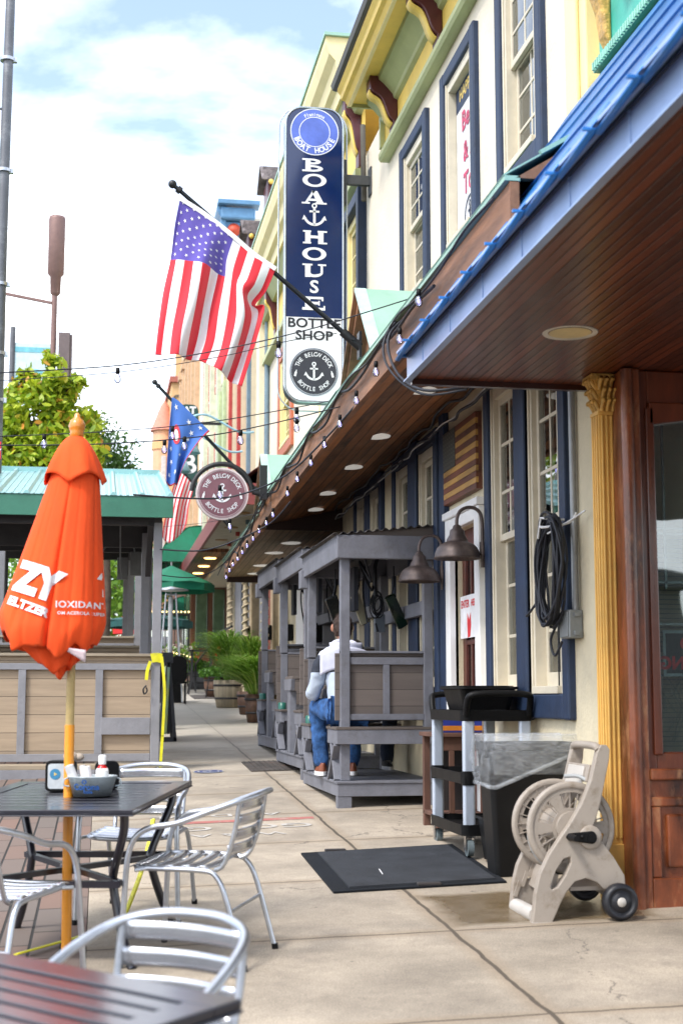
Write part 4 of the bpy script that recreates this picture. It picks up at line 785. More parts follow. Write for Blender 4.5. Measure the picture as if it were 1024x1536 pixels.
def serif(mb, ch, z, hgt=.24, wid=.23):
    x0, x1 = cx-wid/2, cx+wid/2; t = .058; s = .028
    R = lambda a, b, c, d: mb.add([Vector(pl(*q_))-Vector((0, .00012*(len(mb.f) % 23), 0)) for q_ in ((a, c), (b, c), (b, d), (a, d))], [(0,1,2,3)])
    zt, zb = z+hgt/2, z-hgt/2
    if ch in 'HBEU':
        R(x0+.02, x0+.02+t, zb, zt)
    if ch == 'H':
        R(x1-.02-t, x1-.02, zb, zt); R(x0+.02, x1-.02, z-.012, z+.018)
        for a in (x0-.005, x1-.07): R(a, a+.09, zt-.018, zt); R(a, a+.09, zb, zb+.018)
        R(x1-.085, x1+.005, zt-.018, zt)
    if ch == 'E':
        R(x0-.01, x1-.02, zt-.025, zt); R(x0-.01, x1, zb, zb+.028); R(x0+.02, x1-.06, z-.01, z+.018); R(x1-.038, x1-.02, zt-.045, zt-.02); R(x1-.018, x1, zb+.02, zb+.05); R(x1-.075, x1-.06, z-.022, z+.03)
    if ch == 'B':
        R(x0-.015, x0+.1, zt-.02, zt); R(x0-.015, x0+.1, zb, zb+.02)
        for zc, h2, ww in ((z+hgt/4+.004, hgt/4-.004, .1), (z-hgt/4, hgt/4, .125)):
            n = 14
            for i in range(n):
                a, b = -PI/2+PI*i/n, -PI/2+PI*(i+1)/n; X0 = x0+.09
                mb.add([pl(X0+(ww-.052)*math.cos(a), zc+(h2-.022)*math.sin(a)), pl(X0+ww*math.cos(a), zc+h2*math.sin(a)), pl(X0+ww*math.cos(b), zc+h2*math.sin(b)), pl(X0+(ww-.052)*math.cos(b), zc+(h2-.022)*math.sin(b))], [(0,1,2,3)])
            R(x0+.06, x0+.092, zc+h2-.022, zc+h2); R(x0+.06, x0+.092, zc-h2, zc-h2+.022)
    if ch == 'O':
        n = 36
        for i in range(n):
            a, b = 2*PI*i/n, 2*PI*(i+1)/n; W = wid/2+.012
            mb.add([pl(cx+(W-.055)*math.cos(a), z+(hgt/2-.024)*math.sin(a)), pl(cx+W*math.cos(a), z+hgt/2*math.sin(a)), pl(cx+W*math.cos(b), z+hgt/2*math.sin(b)), pl(cx+(W-.055)*math.cos(b), z+(hgt/2-.024)*math.sin(b))], [(0,1,2,3)])
    if ch == 'A':
        mb.add([pl(cx-.03, zt), pl(cx+.03, zt), pl(x1-.01, zb), pl(x1-.085, zb)], [(0,1,2,3)]); mb.add([pl(cx-.02, zt), pl(cx+.01, zt), pl(x0+.035, zb), pl(x0+.005, zb)], [(0,1,2,3)])
        R(cx-.06, cx+.06, z-.04, z-.015); R(x0-.02, x0+.07, zb, zb+.018); R(x1-.11, x1+.015, zb, zb+.018)
    if ch == 'U':
        R(x0-.01, x0+.1, zt-.018, zt); R(x1-.08, x1+.01, zt-.018, zt); 
        n = 14; zc = z-.02
        R(x1-.05, x1-.025, zc, zt)
        mb.add([pl(x0+.02, zt), pl(x0+.078, zt), pl(x0+.078, zc), pl(x0+.02, zc)], [(0,1,2,3)])
        for i in range(n):
            a, b = PI+PI*i/n, PI+PI*(i+1)/n; c0 = (x0+.02+x1-.025)/2; W = (x1-.025-x0-.02)/2; Hh = zc-zb
            i0 = lambda t_: W-.058+(.033 if math.cos(t_) > 0 else 0)*math.cos(t_)
            mb.add([pl(c0+i0(a)*math.cos(a), zc+(Hh-.03)*math.sin(a)), pl(c0+W*math.cos(a), zc+Hh*math.sin(a)), pl(c0+W*math.cos(b), zc+Hh*math.sin(b)), pl(c0+i0(b)*math.cos(b), zc+(Hh-.03)*math.sin(b))], [(0,1,2,3)])
    if ch == 'S':
        vs, fs = textmesh('S', hgt*1.32, .004, 1.12); mb.add([pl(cx+x, z+y) for x, y in vs], fs)
for ch, y in (('B', 264), ('O', 275+0), ('A', 300)): pass
sz = lambda y: SZ1-(y-162)/(603-162)*(SZ1-SZ0)
for ch, y in (('B', 250), ('O', 273), ('A', 299), ('H', 359), ('O', 384), ('U', 409), ('S', 434), ('E', 458)): serif(mb, ch, sz(y), .148, .24)
anchor(mb, (cx, sz(326)), .27, pl)
vv = [v for v in mb.v]
mb.build('lettering', whs, bs)
mb = MB(); mb.m = 0; ec = (cx, sz(199)); disc(mb, ec, .268, lambda x, y: (x, -.0135, y)); mb.m = 1; ring(mb, ec, .258, .268, pl); ring(mb, ec, .165, .173, pl)
arc_text(mb, 'BOAT HOUSE', ec, .215, 205, 335, .085, pl, True, .003, .9); arc_text(mb, 'Flanigans', ec, .2, 120, 60, .055, pl, False, .001)
mb.build('round_emblem', [mat('emblem_blue', (.1, .16, .55), .3), whs], bs)
mb = MB(); T_ = lambda cz: (lambda x, y: (cx+x, -.0155, cz+y)); put_text(mb, 'BOTTLE', T_(sz(488)), .145, .003, 1.12); put_text(mb, 'SHOP', T_(sz(506)), .145, .003, 1.12)
mb.build('lettering', mat('sign_black', (.012, .012, .016), .4), bs)
def below_deck(parent, c, R, pl0, pl1, m0, m1, mring):
    """round badge: disc, rope ring, arched words, anchor, two bottles"""
    mb = MB(); disc(mb, c, R*.93, pl0); d = mb.build('badge', m0, parent)
    mb = MB(); ring(mb, c, R*.95, R, pl0)
    for k in range(60): a = 2*PI*k/60; p = (c[0]+R*.975*math.cos(a), c[1]+R*.975*math.sin(a)); e = .02*R; mb.add([pl1(p[0]-e, p[1]-e), pl1(p[0]+e, p[1]-e), pl1(p[0]+e, p[1]+e), pl1(p[0]-e, p[1]+e)], [(0,1,2,3)])
    mb.build('rope_ring', mring, d)
    mb = MB(); arc_text(mb, 'THE BELOW DECK', c, R*.73, 158, 22, R*.25, pl1, False, R*.003, .85); arc_text(mb, 'BOTTLE SHOP', c, R*.73, 216, 324, R*.25, pl1, True, R*.003, .85)
    anchor(mb, (c[0], c[1]), R*.82, pl1)
    for s in (-1, 1):
        a = math.radians(90+s*98); a = math.radians(180+6) if s < 0 else math.radians(-6)
        x, y = c[0]+R*.76*math.cos(a), c[1]+R*.76*math.sin(a); t = s*.25; ct_, st2 = math.cos(t), math.sin(t)
        q = [(-.045, -.13), (.045, -.13), (.045, .04), (.018, .09), (.018, .15), (-.018, .15), (-.018, .09), (-.045, .04)]
        mb.add([pl1(x+(px_*ct_-py_*st2)*R, y+(px_*st2+py_*ct_)*R) for px_, py_ in q], [tuple(range(8))])
    mb.build('lettering', m1, d)
below_deck(bs, (cx, sz(559)), .262, lambda x, y: (x, -.0155, y), lambda x, y: (x, -.0185, y), mat('badge_charcoal', (.03, .032, .045), .4), whs, mat('badge_ring', (.2, .22, .28), .4))
mb = MB(); mb.box(SX1-.02, WX-.0, .06, .12, 7.13, 7.24); mb.box(WX-.02, WX-.001, .02, .16, 7.02, 7.34); mb.box(SX1, SX1+.05, .03, .15, 6.9, 7.4); MB().box(SX1-.02, WX-.0, .06, .12, 5.1, 5.2).build('bracket', mat('bracket_steel', (.08, .085, .09), .5, .6), bs, bevel=.006); mb.build('bracket', mat('bracket_steel', (.08, .085, .09), .5, .6), bs, bevel=.006)
# round sign
rs = thing('round_sign', 'round mauve bottle shop sign with white anchor hanging from a black arched bracket', 'sign', (0, 15.6, 0))
c0 = at(333, 741, 15.6); R = .292
MB().lathe([(0, -.03), (R, -.03), (R, .03), (0, .03)], (c0.x, 0, c0.z), 40, 'Y', False).build('board', mat('sign_cream', (.68, .6, .6), .5), rs)
below_deck(rs, (c0.x, c0.z), R*.93, lambda x, y: (x, -.034, y), lambda x, y: (x, -.038, y), mat('badge_mauve', (.2, .085, .11), .5), whs, mat('badge_ring_mauve', (.4, .27, .3), .5))
mb = MB(); pts = [(c0.x+(R+.045)*math.cos(a), 0, c0.z+(R+.045)*math.sin(a)) for a in [math.radians(5+i*10) for i in range(18)]]; mb.tube(pts, .03, 6)
mb.tube([pts[0], (c0.x+.46, 0, c0.z+.0)], .028, 6); mb.box(c0.x+.42, c0.x+.5, -.04, .05, c0.z-.05, c0.z+.33); mb.tube([(c0.x+.46, 0, c0.z), (1.9, 1.3, c0.z)], .02, 6)
mb.build('bracket', iron, rs)
# far dark green blade sign
fsn = thing('blade_sign', 'dark green vertical blade sign with large white letters far down the row', 'sign', (0, 32, 0))
MB().prism(rrect(1.66, 2.1, 6.0, 8.14, .15, 6), -.1, .1).build('cabinet', mat('sign_green', (.01, .06, .05), .4), fsn)
mb = MB(); pl = lambda x, y: (x, -.104, y)
for s, z, k in (('AT', 8.0, .22), ('J', 7.25, .6), ('B', 6.75, .62)):
    vs, fs = textmesh(s, k, .012); mb.add([pl(1.9+x, z+y) for x, y in vs], fs)
mb.build('lettering', whs, fsn); MB().box(2.1, 3.0, -.03, .03, 7.7, 7.76).build('bracket', iron, fsn)
# ================================================================== FLAGS
def flagpole(label, base, tip, r=.019):
    t = thing('flagpole', label, 'flagpole'); b_, p_ = Vector(base), Vector(tip); d = (p_-b_).normalized()
    MB().cyl(b_, p_, r, r*.85, 12).build('pole', mat('dark_pole', (.012, .016, .02), .35, .4), t)
    mb = MB(); mb.ball(p_+d*.02, .032); mb.cyl(p_-d*.06, p_-d*.03, .028, .028, 10); mb.build('finial', iron, t)
    mb = MB(); mb.cyl(b_-d*.02, b_+d*.16, .034, .034, 12); mb.box(b_.x-.0, b_.x+.02, b_.y-.05, b_.y+.05, b_.z-.1, b_.z+.1); mb.cyl(b_+d*.06+Vector((0,-.05,0)), b_+d*.06+Vector((0,.05,0)), .012, .012, 8); mb.build('wall_bracket', iron, t)
    return t
flagpole('black flagpole holding the large striped flag out from the nearer canopy gable', (1.87, 10.3, 4.14), at(262, 279, 10.3))
flagpole('black flagpole holding the blue starred flag out from the farther canopy gable', (1.87, 16.6, 3.86), at(234, 575, 16.6), .022)
cloth_r = mat('flag_red', (.68, .012, .03), .75, var=.05, bscale=300); cloth_w = mat('flag_white', (.78, .76, .78), .75, var=.03, bscale=300); cloth_b = mat('flag_blue', (.1, .07, .38), .75, var=.08, bscale=300)
for m_ in (cloth_r, cloth_w, cloth_b):
    b_ = m_.node_tree.nodes['Principled BSDF']; b_.inputs['Sheen Weight'].default_value = .3
def bez(P, t):   # catmull through control points
    n = len(P)-1; i = min(int(t*n), n-1); f = t*n-i; p0, p1, p2, p3 = P[max(i-1, 0)], P[i], P[i+1], P[min(i+2, n)]
    return .5*((2*p1)+(p2-p0)*f+(2*p0-5*p1+4*p2-p3)*f*f+(3*p1-p0-3*p2+p3)*f**3)
def make_flag(rows, Y, depth):
    G_ = [[at(x, y, Y) for x, y in r] for r in rows]
    def fn(u, v):
        row = [bez([G_[j][i] for j in range(len(G_))], v) for i in range(len(G_[0]))]
        p = bez(row, u); p = p.copy(); p.y += depth(u, v); return p
    return fn
# rows: along the pole (tip -> wall side), then down the fly
rows = [[(270, 299), (306, 322), (345, 352), (380, 382), (413, 405)], [(262, 340), (297, 362), (335, 385), (368, 418), (399, 437)], [(256, 388), (293, 396), (333, 412), (360, 437), (383, 458)], [(245, 440), (285, 452), (322, 465), (362, 480), (396, 462)], [(238, 490), (275, 500), (315, 512), (350, 530), (386, 505)], [(233, 533), (270, 537), (303, 544), (338, 566), (362, 582)]]
ff = make_flag(rows, 10.3, lambda u, v: .05*math.sin(u*14+v*2.2)*min(1, v*2.5)+.025*math.sin(u*27+v*5)*min(1, v*2)-.03)
fg = thing('striped_flag', 'large red and white striped flag with starred blue corner hanging from the nearer pole', 'flag')
mb = MB(); NU, NV = 78, 60; mi = []
vs = [ff(i/NU, j/NV) for j in range(NV+1) for i in range(NU+1)]; fs = []
for j in range(NV):
    for i in range(NU):
        u, v = (i+.5)/NU, (j+.5)/NV; st = int(u*13)
        fs.append((j*(NU+1)+i, j*(NU+1)+i+1, (j+1)*(NU+1)+i+1, (j+1)*(NU+1)+i)); mi.append(2 if (u < 7/13 and v < .4) else (0 if st % 2 == 0 else 1))
mb.v = vs; mb.f = fs; mb.mi = mi; mb.sm = [True]*len(fs); o = mb.build('cloth', [cloth_r, cloth_w, cloth_b], fg, solid=.003)
mb = MB()
for a in range(9):
    for b in range(11):
        if (a+b) % 2: continue
        u0, v0 = (a+1)/10*7/13, (b+1)/12*.4
        if abs(u0) > .53: continue
        pts = []
        for sx_, sy_ in star(1): 
            p = ff(u0+sx_*.0165, v0+sy_*.0135); pts.append(p+Vector((0, -.006, 0)))
        mb.add(pts, [tuple(range(10))])
mb.build('stars', cloth_w, o)
mb = MB(); mb.sheet(lambda u, v: ff(u, -.0+.001)+Vector((-.0, -.006, 0))+(at(413, 405, 10.3)-at(270, 299, 10.3)).normalized().cross(Vector((0, 1, 0)))*(.02-.035*v)*-1, 30, 1); mb.build('hoist_band', cloth_w, fg)
rows = [[(258, 597), (268, 603), (283, 618), (300, 634), (314, 648)], [(254, 640), (262, 650), (274, 662), (287, 664), (298, 664)], [(251, 685), (259, 690), (268, 690), (273, 694), (279, 692)], [(249, 725), (256, 730), (262, 728), (266, 727), (269, 716)]]
f2 = make_flag(rows, 16.6, lambda u, v: .05*math.sin(u*11)*min(1, v*1.5)-.05)
bf = thing('starred_flag', 'blue flag with white stars and red border hanging from the farther pole', 'flag')
blu = mat('flag_mid_blue', (.06, .16, .5), .8, var=.06); red2 = mat('flag_trim_red', (.6, .05, .07), .8)
mb = MB(); NU, NV = 40, 30
vs = [f2(i/NU, j/NV) for j in range(NV+1) for i in range(NU+1)]; fs = []; mi = []
for j in range(NV):
    for i in range(NU): fs.append((j*(NU+1)+i, j*(NU+1)+i+1, (j+1)*(NU+1)+i+1, (j+1)*(NU+1)+i)); u, v = (i+.5)/NU, (j+.5)/NV; mi.append(1 if u > .95 or v > .95 else 0)
mb.v = vs; mb.f = fs; mb.mi = mi; mb.sm = [True]*len(fs); o = mb.build('cloth', [blu, red2], bf, solid=.004)
mb = MB()
for u0, v0 in ((.2, .1), (.55, .13), (.62, .3), (.66, .22), (.6, .42), (.15, .55), (.2, .7), (.5, .6), (.15, .85), (.4, .82), (.8, .1)):
    mb.add([f2(min(1, max(0, u0+a*.06)), min(1, max(0, v0+b*.035)))+Vector((0, -.012, 0)) for a, b in star(1)], [tuple(range(10))])
mb.build('stars', cloth_w, o)
mb = MB(); 
for r0, r1 in ((.07, .12),): ring(mb, (.3, .35), r0, r1, lambda x, y: f2(x, .35+(y-.35)*.9)+Vector((0, -.012, 0)), 24)
mb.m = 1; disc(mb, (.3, .35), .07, lambda x, y: f2(x, .35+(y-.35)*.9)+Vector((0, -.013, 0)), 20); mb.build('round_emblem', [red2, cloth_w], o)
rows = [[(268, 705), (276, 712), (285, 720), (292, 728)], [(257, 740), (265, 745), (275, 752), (284, 757)], [(248, 775), (258, 780), (270, 778), (280, 785)], [(243, 805), (254, 815), (266, 806), (276, 795)]]
f3 = make_flag(rows, 24, lambda u, v: .08*math.sin(u*10)*min(1, v*2))
mb = MB(); NU, NV = 26, 20; vs = [f3(i/NU, j/NV) for j in range(NV+1) for i in range(NU+1)]; fs = []; mi = []
for j in range(NV):
    for i in range(NU): fs.append((j*(NU+1)+i, j*(NU+1)+i+1, (j+1)*(NU+1)+i+1, (j+1)*(NU+1)+i)); mi.append(int(i/NU*13) % 2)
mb.v = vs; mb.f = fs; mb.mi = mi; mb.sm = [True]*len(fs); tag(mb.build('striped_flag', [cloth_r, cloth_w], solid=.005), 'small red and white striped flag hanging far off below the blue starred flag', 'flag')
flagpole('pale slanted flagpole of the small far striped flag', at(345, 790, 24), at(275, 708, 24), .02)
# ================================================================== GREEN-ROOFED PERGOLA AND RAIL PANELS (left)
pg = thing('pergola', 'grey timber dining pergola with teal ribbed metal roof at the left of the walk', 'pergola')
board = plankmat('tan_boards', (.34, .26, .18), 'Z', .19, .75, var=.18, dark=.3, stretch=('X', .08), gap=.03)
rtop = mat('roof_teal_light', (.28, .52, .52), .3, .3, var=.08, vscale=2, bump=.05); rfas = mat('roof_green_fascia', (.045, .19, .125), .4, .1, var=.1, vscale=3)
PX0, PX1, PY0, PY1 = -2.9, .64, 15.5, 18.4
def pz(y): return gz(0, y)
for k, (x, y) in enumerate(((.555, 15.5), (.55, 18.3), (.47, 16.9), (-1.4, 15.5), (-1.4, 18.3), (-2.8, 15.5))):
    MB().box(x, x+.095, y, y+.095, gz(x, y), 3.42+.02*(y-15.5)).build('post', pergpaint, pg, bevel=.006)
MB().box(PX0, .75, 15.28, 15.31, 3.43, 3.655).build('fascia', rfas, pg, bevel=.004)
mb = MB(); y0r, y1r, z0r, z1r = 15.27, 18.6, 3.66, 4.42
mb.add([(PX0, y0r, z0r), (.755, y0r, z0r), (.72, y1r, z1r), (PX0, y1r, z1r)], [(0,1,2,3)])
x = .72
kk = 0
while x > PX0:
    wd = .035 if kk % 4 == 0 else .012; hh = .035 if kk % 4 == 0 else .008
    mb.add([(x-wd, y0r-.005, z0r+.001), (x-wd*.4, y0r-.005, z0r+hh), (x+wd*.4, y0r-.005, z0r+hh), (x+wd, y0r-.005, z0r+.001), (x-wd, y1r, z1r+.001), (x-wd*.4, y1r, z1r+hh), (x+wd*.4, y1r, z1r+hh), (x+wd, y1r, z1r+.001)], [(0,1,5,4), (1,2,6,5), (2,3,7,6), (0,3,2,1)])
    x -= .076; kk += 1
mb.build('metal_roof', rtop, pg, solid=.004)
mb = MB(); mb.box(PX0, .73, y1r, y1r+.05, z1r-.05, z1r+.06); mb.build('ridge_cap', rtop, pg)
mb = MB(); mb.add([(PX0, y0r+.05, 3.58), (.68, y0r+.05, 3.58), (.68, y1r, 4.28), (PX0, y1r, 4.28)], [(0,1,2,3)])
for k in range(24): x = PX0+.15*k; mb.bar((x, y0r+.06, 3.575), (x, y1r, 4.275), .03, .02)
mb.build('roof_underside', mat('galvanised_grey', (.2, .2, .2), .5, .3), pg, solid=.003)
mb = MB(); mb.bar((PX0, 15.55, 3.42), (.6, 15.55, 3.42), .09, .1); mb.bar((PX0, 18.3, 3.5), (.6, 18.3, 3.5), .09, .3); mb.bar((.6, 15.5, 3.4), (.6, 18.4, 3.6), .09, .2); mb.bar((PX0, 17, 3.42), (.6, 17, 3.42), .08, .28)
mb.bar((.52, 16.2, 2.9), (.52, 15.5, 3.4), .06, .09)
mb.build('beams', mat('dark_beam', (.045, .042, .045), .7), pg, bevel=.005)
mb = MB(); mb.box(.2, .33, 18.2, 18.29, 3.0, 3.28); mb.box(.36, .5, 18.15, 18.24, 3.05, 3.35); mb.tube(smooth_path([(.43, 18.2, 3.3), (.3, 17.8, 3.62), (.1, 17.5, 3.4), (-.1, 17.2, 3.1)], 5), .012, 6); mb.tube([(.2, 16.2, 3.6), (.22, 16.9, 3.05), (.25, 17, 2.9)], .01, 6); mb.build('electric_boxes', mat('box_grey', (.16, .165, .17), .5), pg, bevel=.005)
def rail_panel(parent, x0, x1, y, zb, top, nm='rail_panel'):
    MB().box(x0, x1, y+.03, y+.06, zb+.1, top-.1).build(nm, board, parent, bevel=.003)
    MB().box(x0, x1, y-.02, y+.13, top-.03, top+.0).build('cap_board', mat('tan_cap', (.36, .3, .22), .7, var=.15, vscale=4, sx=.2), parent, bevel=.004)
    MB().box(x0, x1, y+.03, y+.1, top-.105, top-.032).build('cap_face', board, parent)
    mb = MB(); mb.box(x0, x1, y-.01, y+.028, top-.175, top-.107); mb.box(x0, x1, y-.01, y+.028, zb+.06, zb+.14); 
    for xx in (-2.44, -1.63, -.84, -.035): mb.box(xx, xx+.08, y-.008, y+.026, zb+.14, top-.175)
    mb.build('rail_frame', pergpaint, parent, bevel=.004)
p1 = thing('rail_panel', 'tan boarded rail panel with grey frame facing the tables, nearest of the pergola rails', 'fence panel')
rail_panel(p1, -2.9, .552, 15.52, .78, 1.98, 'boards')
MB().box(.03, .55, 15.495, 15.508, 1.12, 1.3).build('block_rail', pergpaint, p1, bevel=.004)
MB().box(-2.9, .6, 15.2, 15.5, .77, .82).build('bench_plank', mat('tan_cap2', (.38, .31, .22), .7, var=.15, vscale=4, sx=.2), p1, bevel=.005); MB().box(-2.9, .6, 15.19, 15.2, .64, .77).build('bench_face', pergpaint, p1, bevel=.004)
for k, (y, t_, l) in enumerate(((18.35, 2.17, 'second tan rail panel behind the nearest one under the teal roof'), (21.4, 2.42, 'third and farthest tan rail panel seen under the pergola roof'))):
    q = thing('rail_panel', l, 'fence panel'); rail_panel(q, -2.9, .5, y, pz(y)+.05, t_, 'boards')
    MB().box(-2.9, .5, y-.3, y-.05, pz(y)+.4, pz(y)+.44).build('bench_plank', board, q)
pg2 = thing('pergola', 'farther grey pergola posts and dark beam behind the first pergola', 'pergola')
for k, (x, y) in enumerate(((.5, 21.4), (.46, 24.5), (.42, 27.5), (-.1, 24.5), (-.75, 21.4), (-1.5, 21.4))): MB().box(x, x+.1, y, y+.1, gz(x, y), 4.0).build('post', pergpaint, pg2, bevel=.006)
mb = MB(); mb.bar((-2.9, 21.45, 3.95), (.6, 21.45, 3.95), .1, .28); mb.bar((.5, 21.4, 3.95), (.5, 27.6, 3.95), .1, .2); mb.bar((-2.9, 24.5, 3.95), (.5, 24.5, 3.95), .1, .2); mb.build('beams', mat('dark_beam', (.045, .042, .045), .7), pg2)
mb = MB(); mb.add([(-2.9, 21.3, 4.1), (.65, 21.3, 4.1), (.65, 28, 4.5), (-2.9, 28, 4.5)], [(0,1,2,3)]); mb.build('roof_sheet', rfas, pg2, solid=.02)
# yellow strap on the corner post
ym = mat('yellow_strap', (.75, .7, .02), .5); mb = MB(); xs = .6
def ribbon(mb, pts, w_):
    p = smooth_path(pts, 5)
    for a_, b_ in zip(p, p[1:]): mb.bar(a_, b_+(b_-a_)*.1, w_, .006, (0, 1, 0))
ribbon(mb, [(.55, 15.485, 1.93), (.6, 15.48, 1.94), (.66, 15.485, 1.93)], .1)
ribbon(mb, [(.66, 15.48, 1.95), (.695, 15.47, 1.6), (.685, 15.47, 1.2), (.665, 15.47, .78)], .03); ribbon(mb, [(.54, 15.475, 1.9), (.51, 15.46, 1.8), (.5, 15.46, 1.7)], .035); tag(mb.build('strap', ym), 'bright yellow strap tied round the corner post and hanging down', 'strap')
tag(MB().tube(smooth_path([(.5, 15.46, 1.64), (.47, 15.45, 1.6), (.48, 15.45, 1.55), (.51, 15.45, 1.58), (.5, 15.45, 1.62)], 4), .009, 6).build('hook', iron), 'small black ratchet hook at the end of the yellow strap', 'hook')
tag(MB().tube(smooth_path([(-.35, 6.9, gz(-.3, 7)+.02), (-.05, 7.3, gz(0, 7.3)+.012), (.12, 7.55, gz(.1, 7.5)+.012), (.22, 7.9, .5), (.3, 8.4, .66), (.34, 8.8, .78)], 5), .014, 6, flat=.3).build('strap', ym), 'yellow tape running low under the dark table and up behind it', 'strap')
# a-frame board by the post
af = thing('sandwich_board', 'dark framed sidewalk board seen edge-on behind the corner post with a blue and yellow poster', 'sign', (.93, 19.6, gz(.93, 19.6)))
mb = MB(); mb.bar((-.08, 0, 0), (.0, 0, 1.12), .05, .12); mb.bar((.1, 0, 0), (.0, 0, 1.12), .05, .12); mb.box(-.1, .06, -.07, .07, 1.06, 1.2); mb.bar((-.08, .7, 0), (.0, .7, 1.12), .05, .05); mb.bar((.1, .7, 0), (.0, .7, 1.12), .05, .05); mb.box(-.085, .12, -.06, .06, .0, .06); mb.box(.0, .03, 0, .7, .1, 1.1)
mb.build('frame', mat('board_frame', (.05, .055, .065), .5), af, bevel=.006)
mb = MB(); mb.box(-.03, -.022, .05, .66, .1, 1.02); mb.bar((-.03, -.064, .1), (-.0, -.064, 1.0), .035, .01); mb.build('poster', mat('poster', (.12, .45, .62), .5, col2=(.7, .7, .1), vscale=2.2), af)
# ================================================================== POLES, TREES, BACKDROP
lp = thing('lamp_post', 'tall grey tapered lamp post rising out of frame at the left edge', 'lamp post', (-1.34, 18, gz(-1.3, 18)))
gp = mat('galvanised_pole', (.14, .145, .16), .5, .5, var=.12, vscale=2, wear=(.3, .31, .32), wearamt=.5, wscale=3)
mb = MB(); mb.tube([(0, 0, 0), (0, 0, 4), (0, 0, 6.4), (.02, 0, 11.5)], [.1, .085, .07, .055], 16); mb.cyl((0, 0, 0), (0, 0, .3), .16, .15); mb.build('pole', gp, lp)
mb = MB()
for z in (5.9, 7.4, 8.9, 5.0, 4.4): mb.cyl((0, 0, z), (.0, 0, z+.04), .095, .095, 16); mb.box(.06, .12, -.03, .03, z-.01, z+.05)
mb.build('clamps', mat('steel_band', (.5, .52, .55), .3, .9), lp); mb = MB(); mb.tube([(-.05, 0, 8.25), (-.9, 0, 8.25)], .018, 8); mb.build('banner_arm', gp, lp)
mb = MB(); mb.box(-.95, -.1, -.004, .004, 6.9, 8.2); mb.build('banner', mat('banner_cyan', (.1, .5, .65), .6, col2=(.7, .75, .75), vscale=3), lp)
s2 = thing('antenna_pole', 'slim brown pole carrying a fat cylindrical antenna above the tree', 'pole', (-.92, 25, gz(-.9, 25)))
bm_ = mat('brown_antenna', (.22, .13, .115), .5, .2, var=.1)
MB().cyl((0, 0, 0), (0, 0, 7.55), .055, .05, 12).build('pole', bm_, s2); MB().lathe([(.05, 7.45), (.09, 7.5), (.1, 7.8), (.145, 7.85), (.15, 8.85), (.14, 8.9), (0, 8.9)], (0.01, 0, 0), 20).build('antenna', bm_, s2)
mb = MB(); mb.box(.09, .29, -.08, .08, 5.7, 6.78); mb.box(.29, .33, -.06, .06, 5.7, 6.75); mb.build('equipment_box', mat('brown_grey_box', (.16, .12, .12), .5), s2, bevel=.01)
mb = MB(); mb.bar((-.05, 0, 7.32), (-.85, 0, 7.45), .05, .05); mb.build('side_arm', bm_, s2)
bn = thing('street_banner', 'pale cyan and white street banner half hidden behind the tree top', 'banner', (-1.35, 27, 0))
mb = MB(); mb.box(-.35, .32, -.01, .01, 7.0, 8.2); mb.build('cloth', mat('banner_pale', (.62, .76, .8), .7), bn); mb = MB(); mb.box(-.35, .32, -.016, -.0105, 8.02, 8.12); ring(mb, (-.0, 7.3), .34, .4, lambda x, y: (x, -.014, y), 30, 0, 180); mb.build('banner_print', mat('banner_blue', (.2, .55, .65), .7), bn); MB().cyl((-.4, 0, 1.2), (-.4, 0, 8.5), .05).build('pole', gp, bn)
rsn = tag(None or MB().box(-1.62, -1.24, 17.6, 17.61, 4.4, 4.62).build('notice_sign', mat('sign_red', (.7, .03, .04), .4), bevel=.004), 'small red notice sign at the left edge above the teal roof', 'sign')
mb = MB(); put_text(mb, 'LIBRARY', lambda x, y: (-1.52+x, 17.597, 4.49+y), .1, .002); mb.v = []; mb.f = []; mb.mi = []; mb.sm = []; put_text(mb, 'CY', lambda x, y: (-1.305+x, 17.597, 4.49+y), .1, .003); mb.build('lettering', whs, rsn); MB().box(-1.45, -1.42, 17.62, 17.66, 0.8, 4.5).build('sign_post', gp, rsn)
leafm = {}
def leafmat(name, c1, c2, c3=None):
    m = bpy.data.materials.new(name); m.use_nodes = True; nt = m.node_tree; b = nt.nodes['Principled BSDF']; L = nt.links.new
    g = N(nt, 'ShaderNodeNewGeometry'); rp = N(nt, 'ShaderNodeValToRGB'); rp.color_ramp.elements[0].color = (*c1, 1); rp.color_ramp.elements[1].color = (*c2, 1)
    if c3: e = rp.color_ramp.elements.new(.93); e.color = (*c2, 1); rp.color_ramp.elements[2].color = (*c3, 1)
    L(g.outputs['Random Per Island'], rp.inputs[0]); L(rp.outputs[0], b.inputs['Base Color']); b.inputs['Roughness'].default_value = .5
    tr = N(nt, 'ShaderNodeBsdfTranslucent'); L(rp.outputs[0], tr.inputs[0]); mx = N(nt, 'ShaderNodeMixShader'); mx.inputs[0].default_value = .35
    L(b.outputs[0], mx.inputs[1]); L(tr.outputs[0], mx.inputs[2]); L(mx.outputs[0], nt.nodes['Material Output'].inputs[0]); return m
lf1 = leafmat('linden_leaves', (.16, .3, .015), (.55, .62, .04), (.75, .3, .06)); lf2 = leafmat('dark_leaves', (.03, .09, .015), (.1, .2, .04)); bark = mat('bark', (.1, .075, .055), .9, var=.3)
def leaf(mb, p, s, rnd):
    n = Vector((rnd.gauss(0, 1), rnd.gauss(0, 1), rnd.gauss(.4, 1))).normalized(); a = n.orthogonal().normalized(); a.rotate(Matrix.Rotation(rnd.random()*6.28, 3, n)); b = n.cross(a)
    mb.add([p-a*s, p-a*s*.3+b*s*.42, p+a*s*.45+b*s*.36, p+a*s, p+a*s*.45-b*s*.36, p-a*s*.3-b*s*.42], [(0,1,2,3,4,5)])
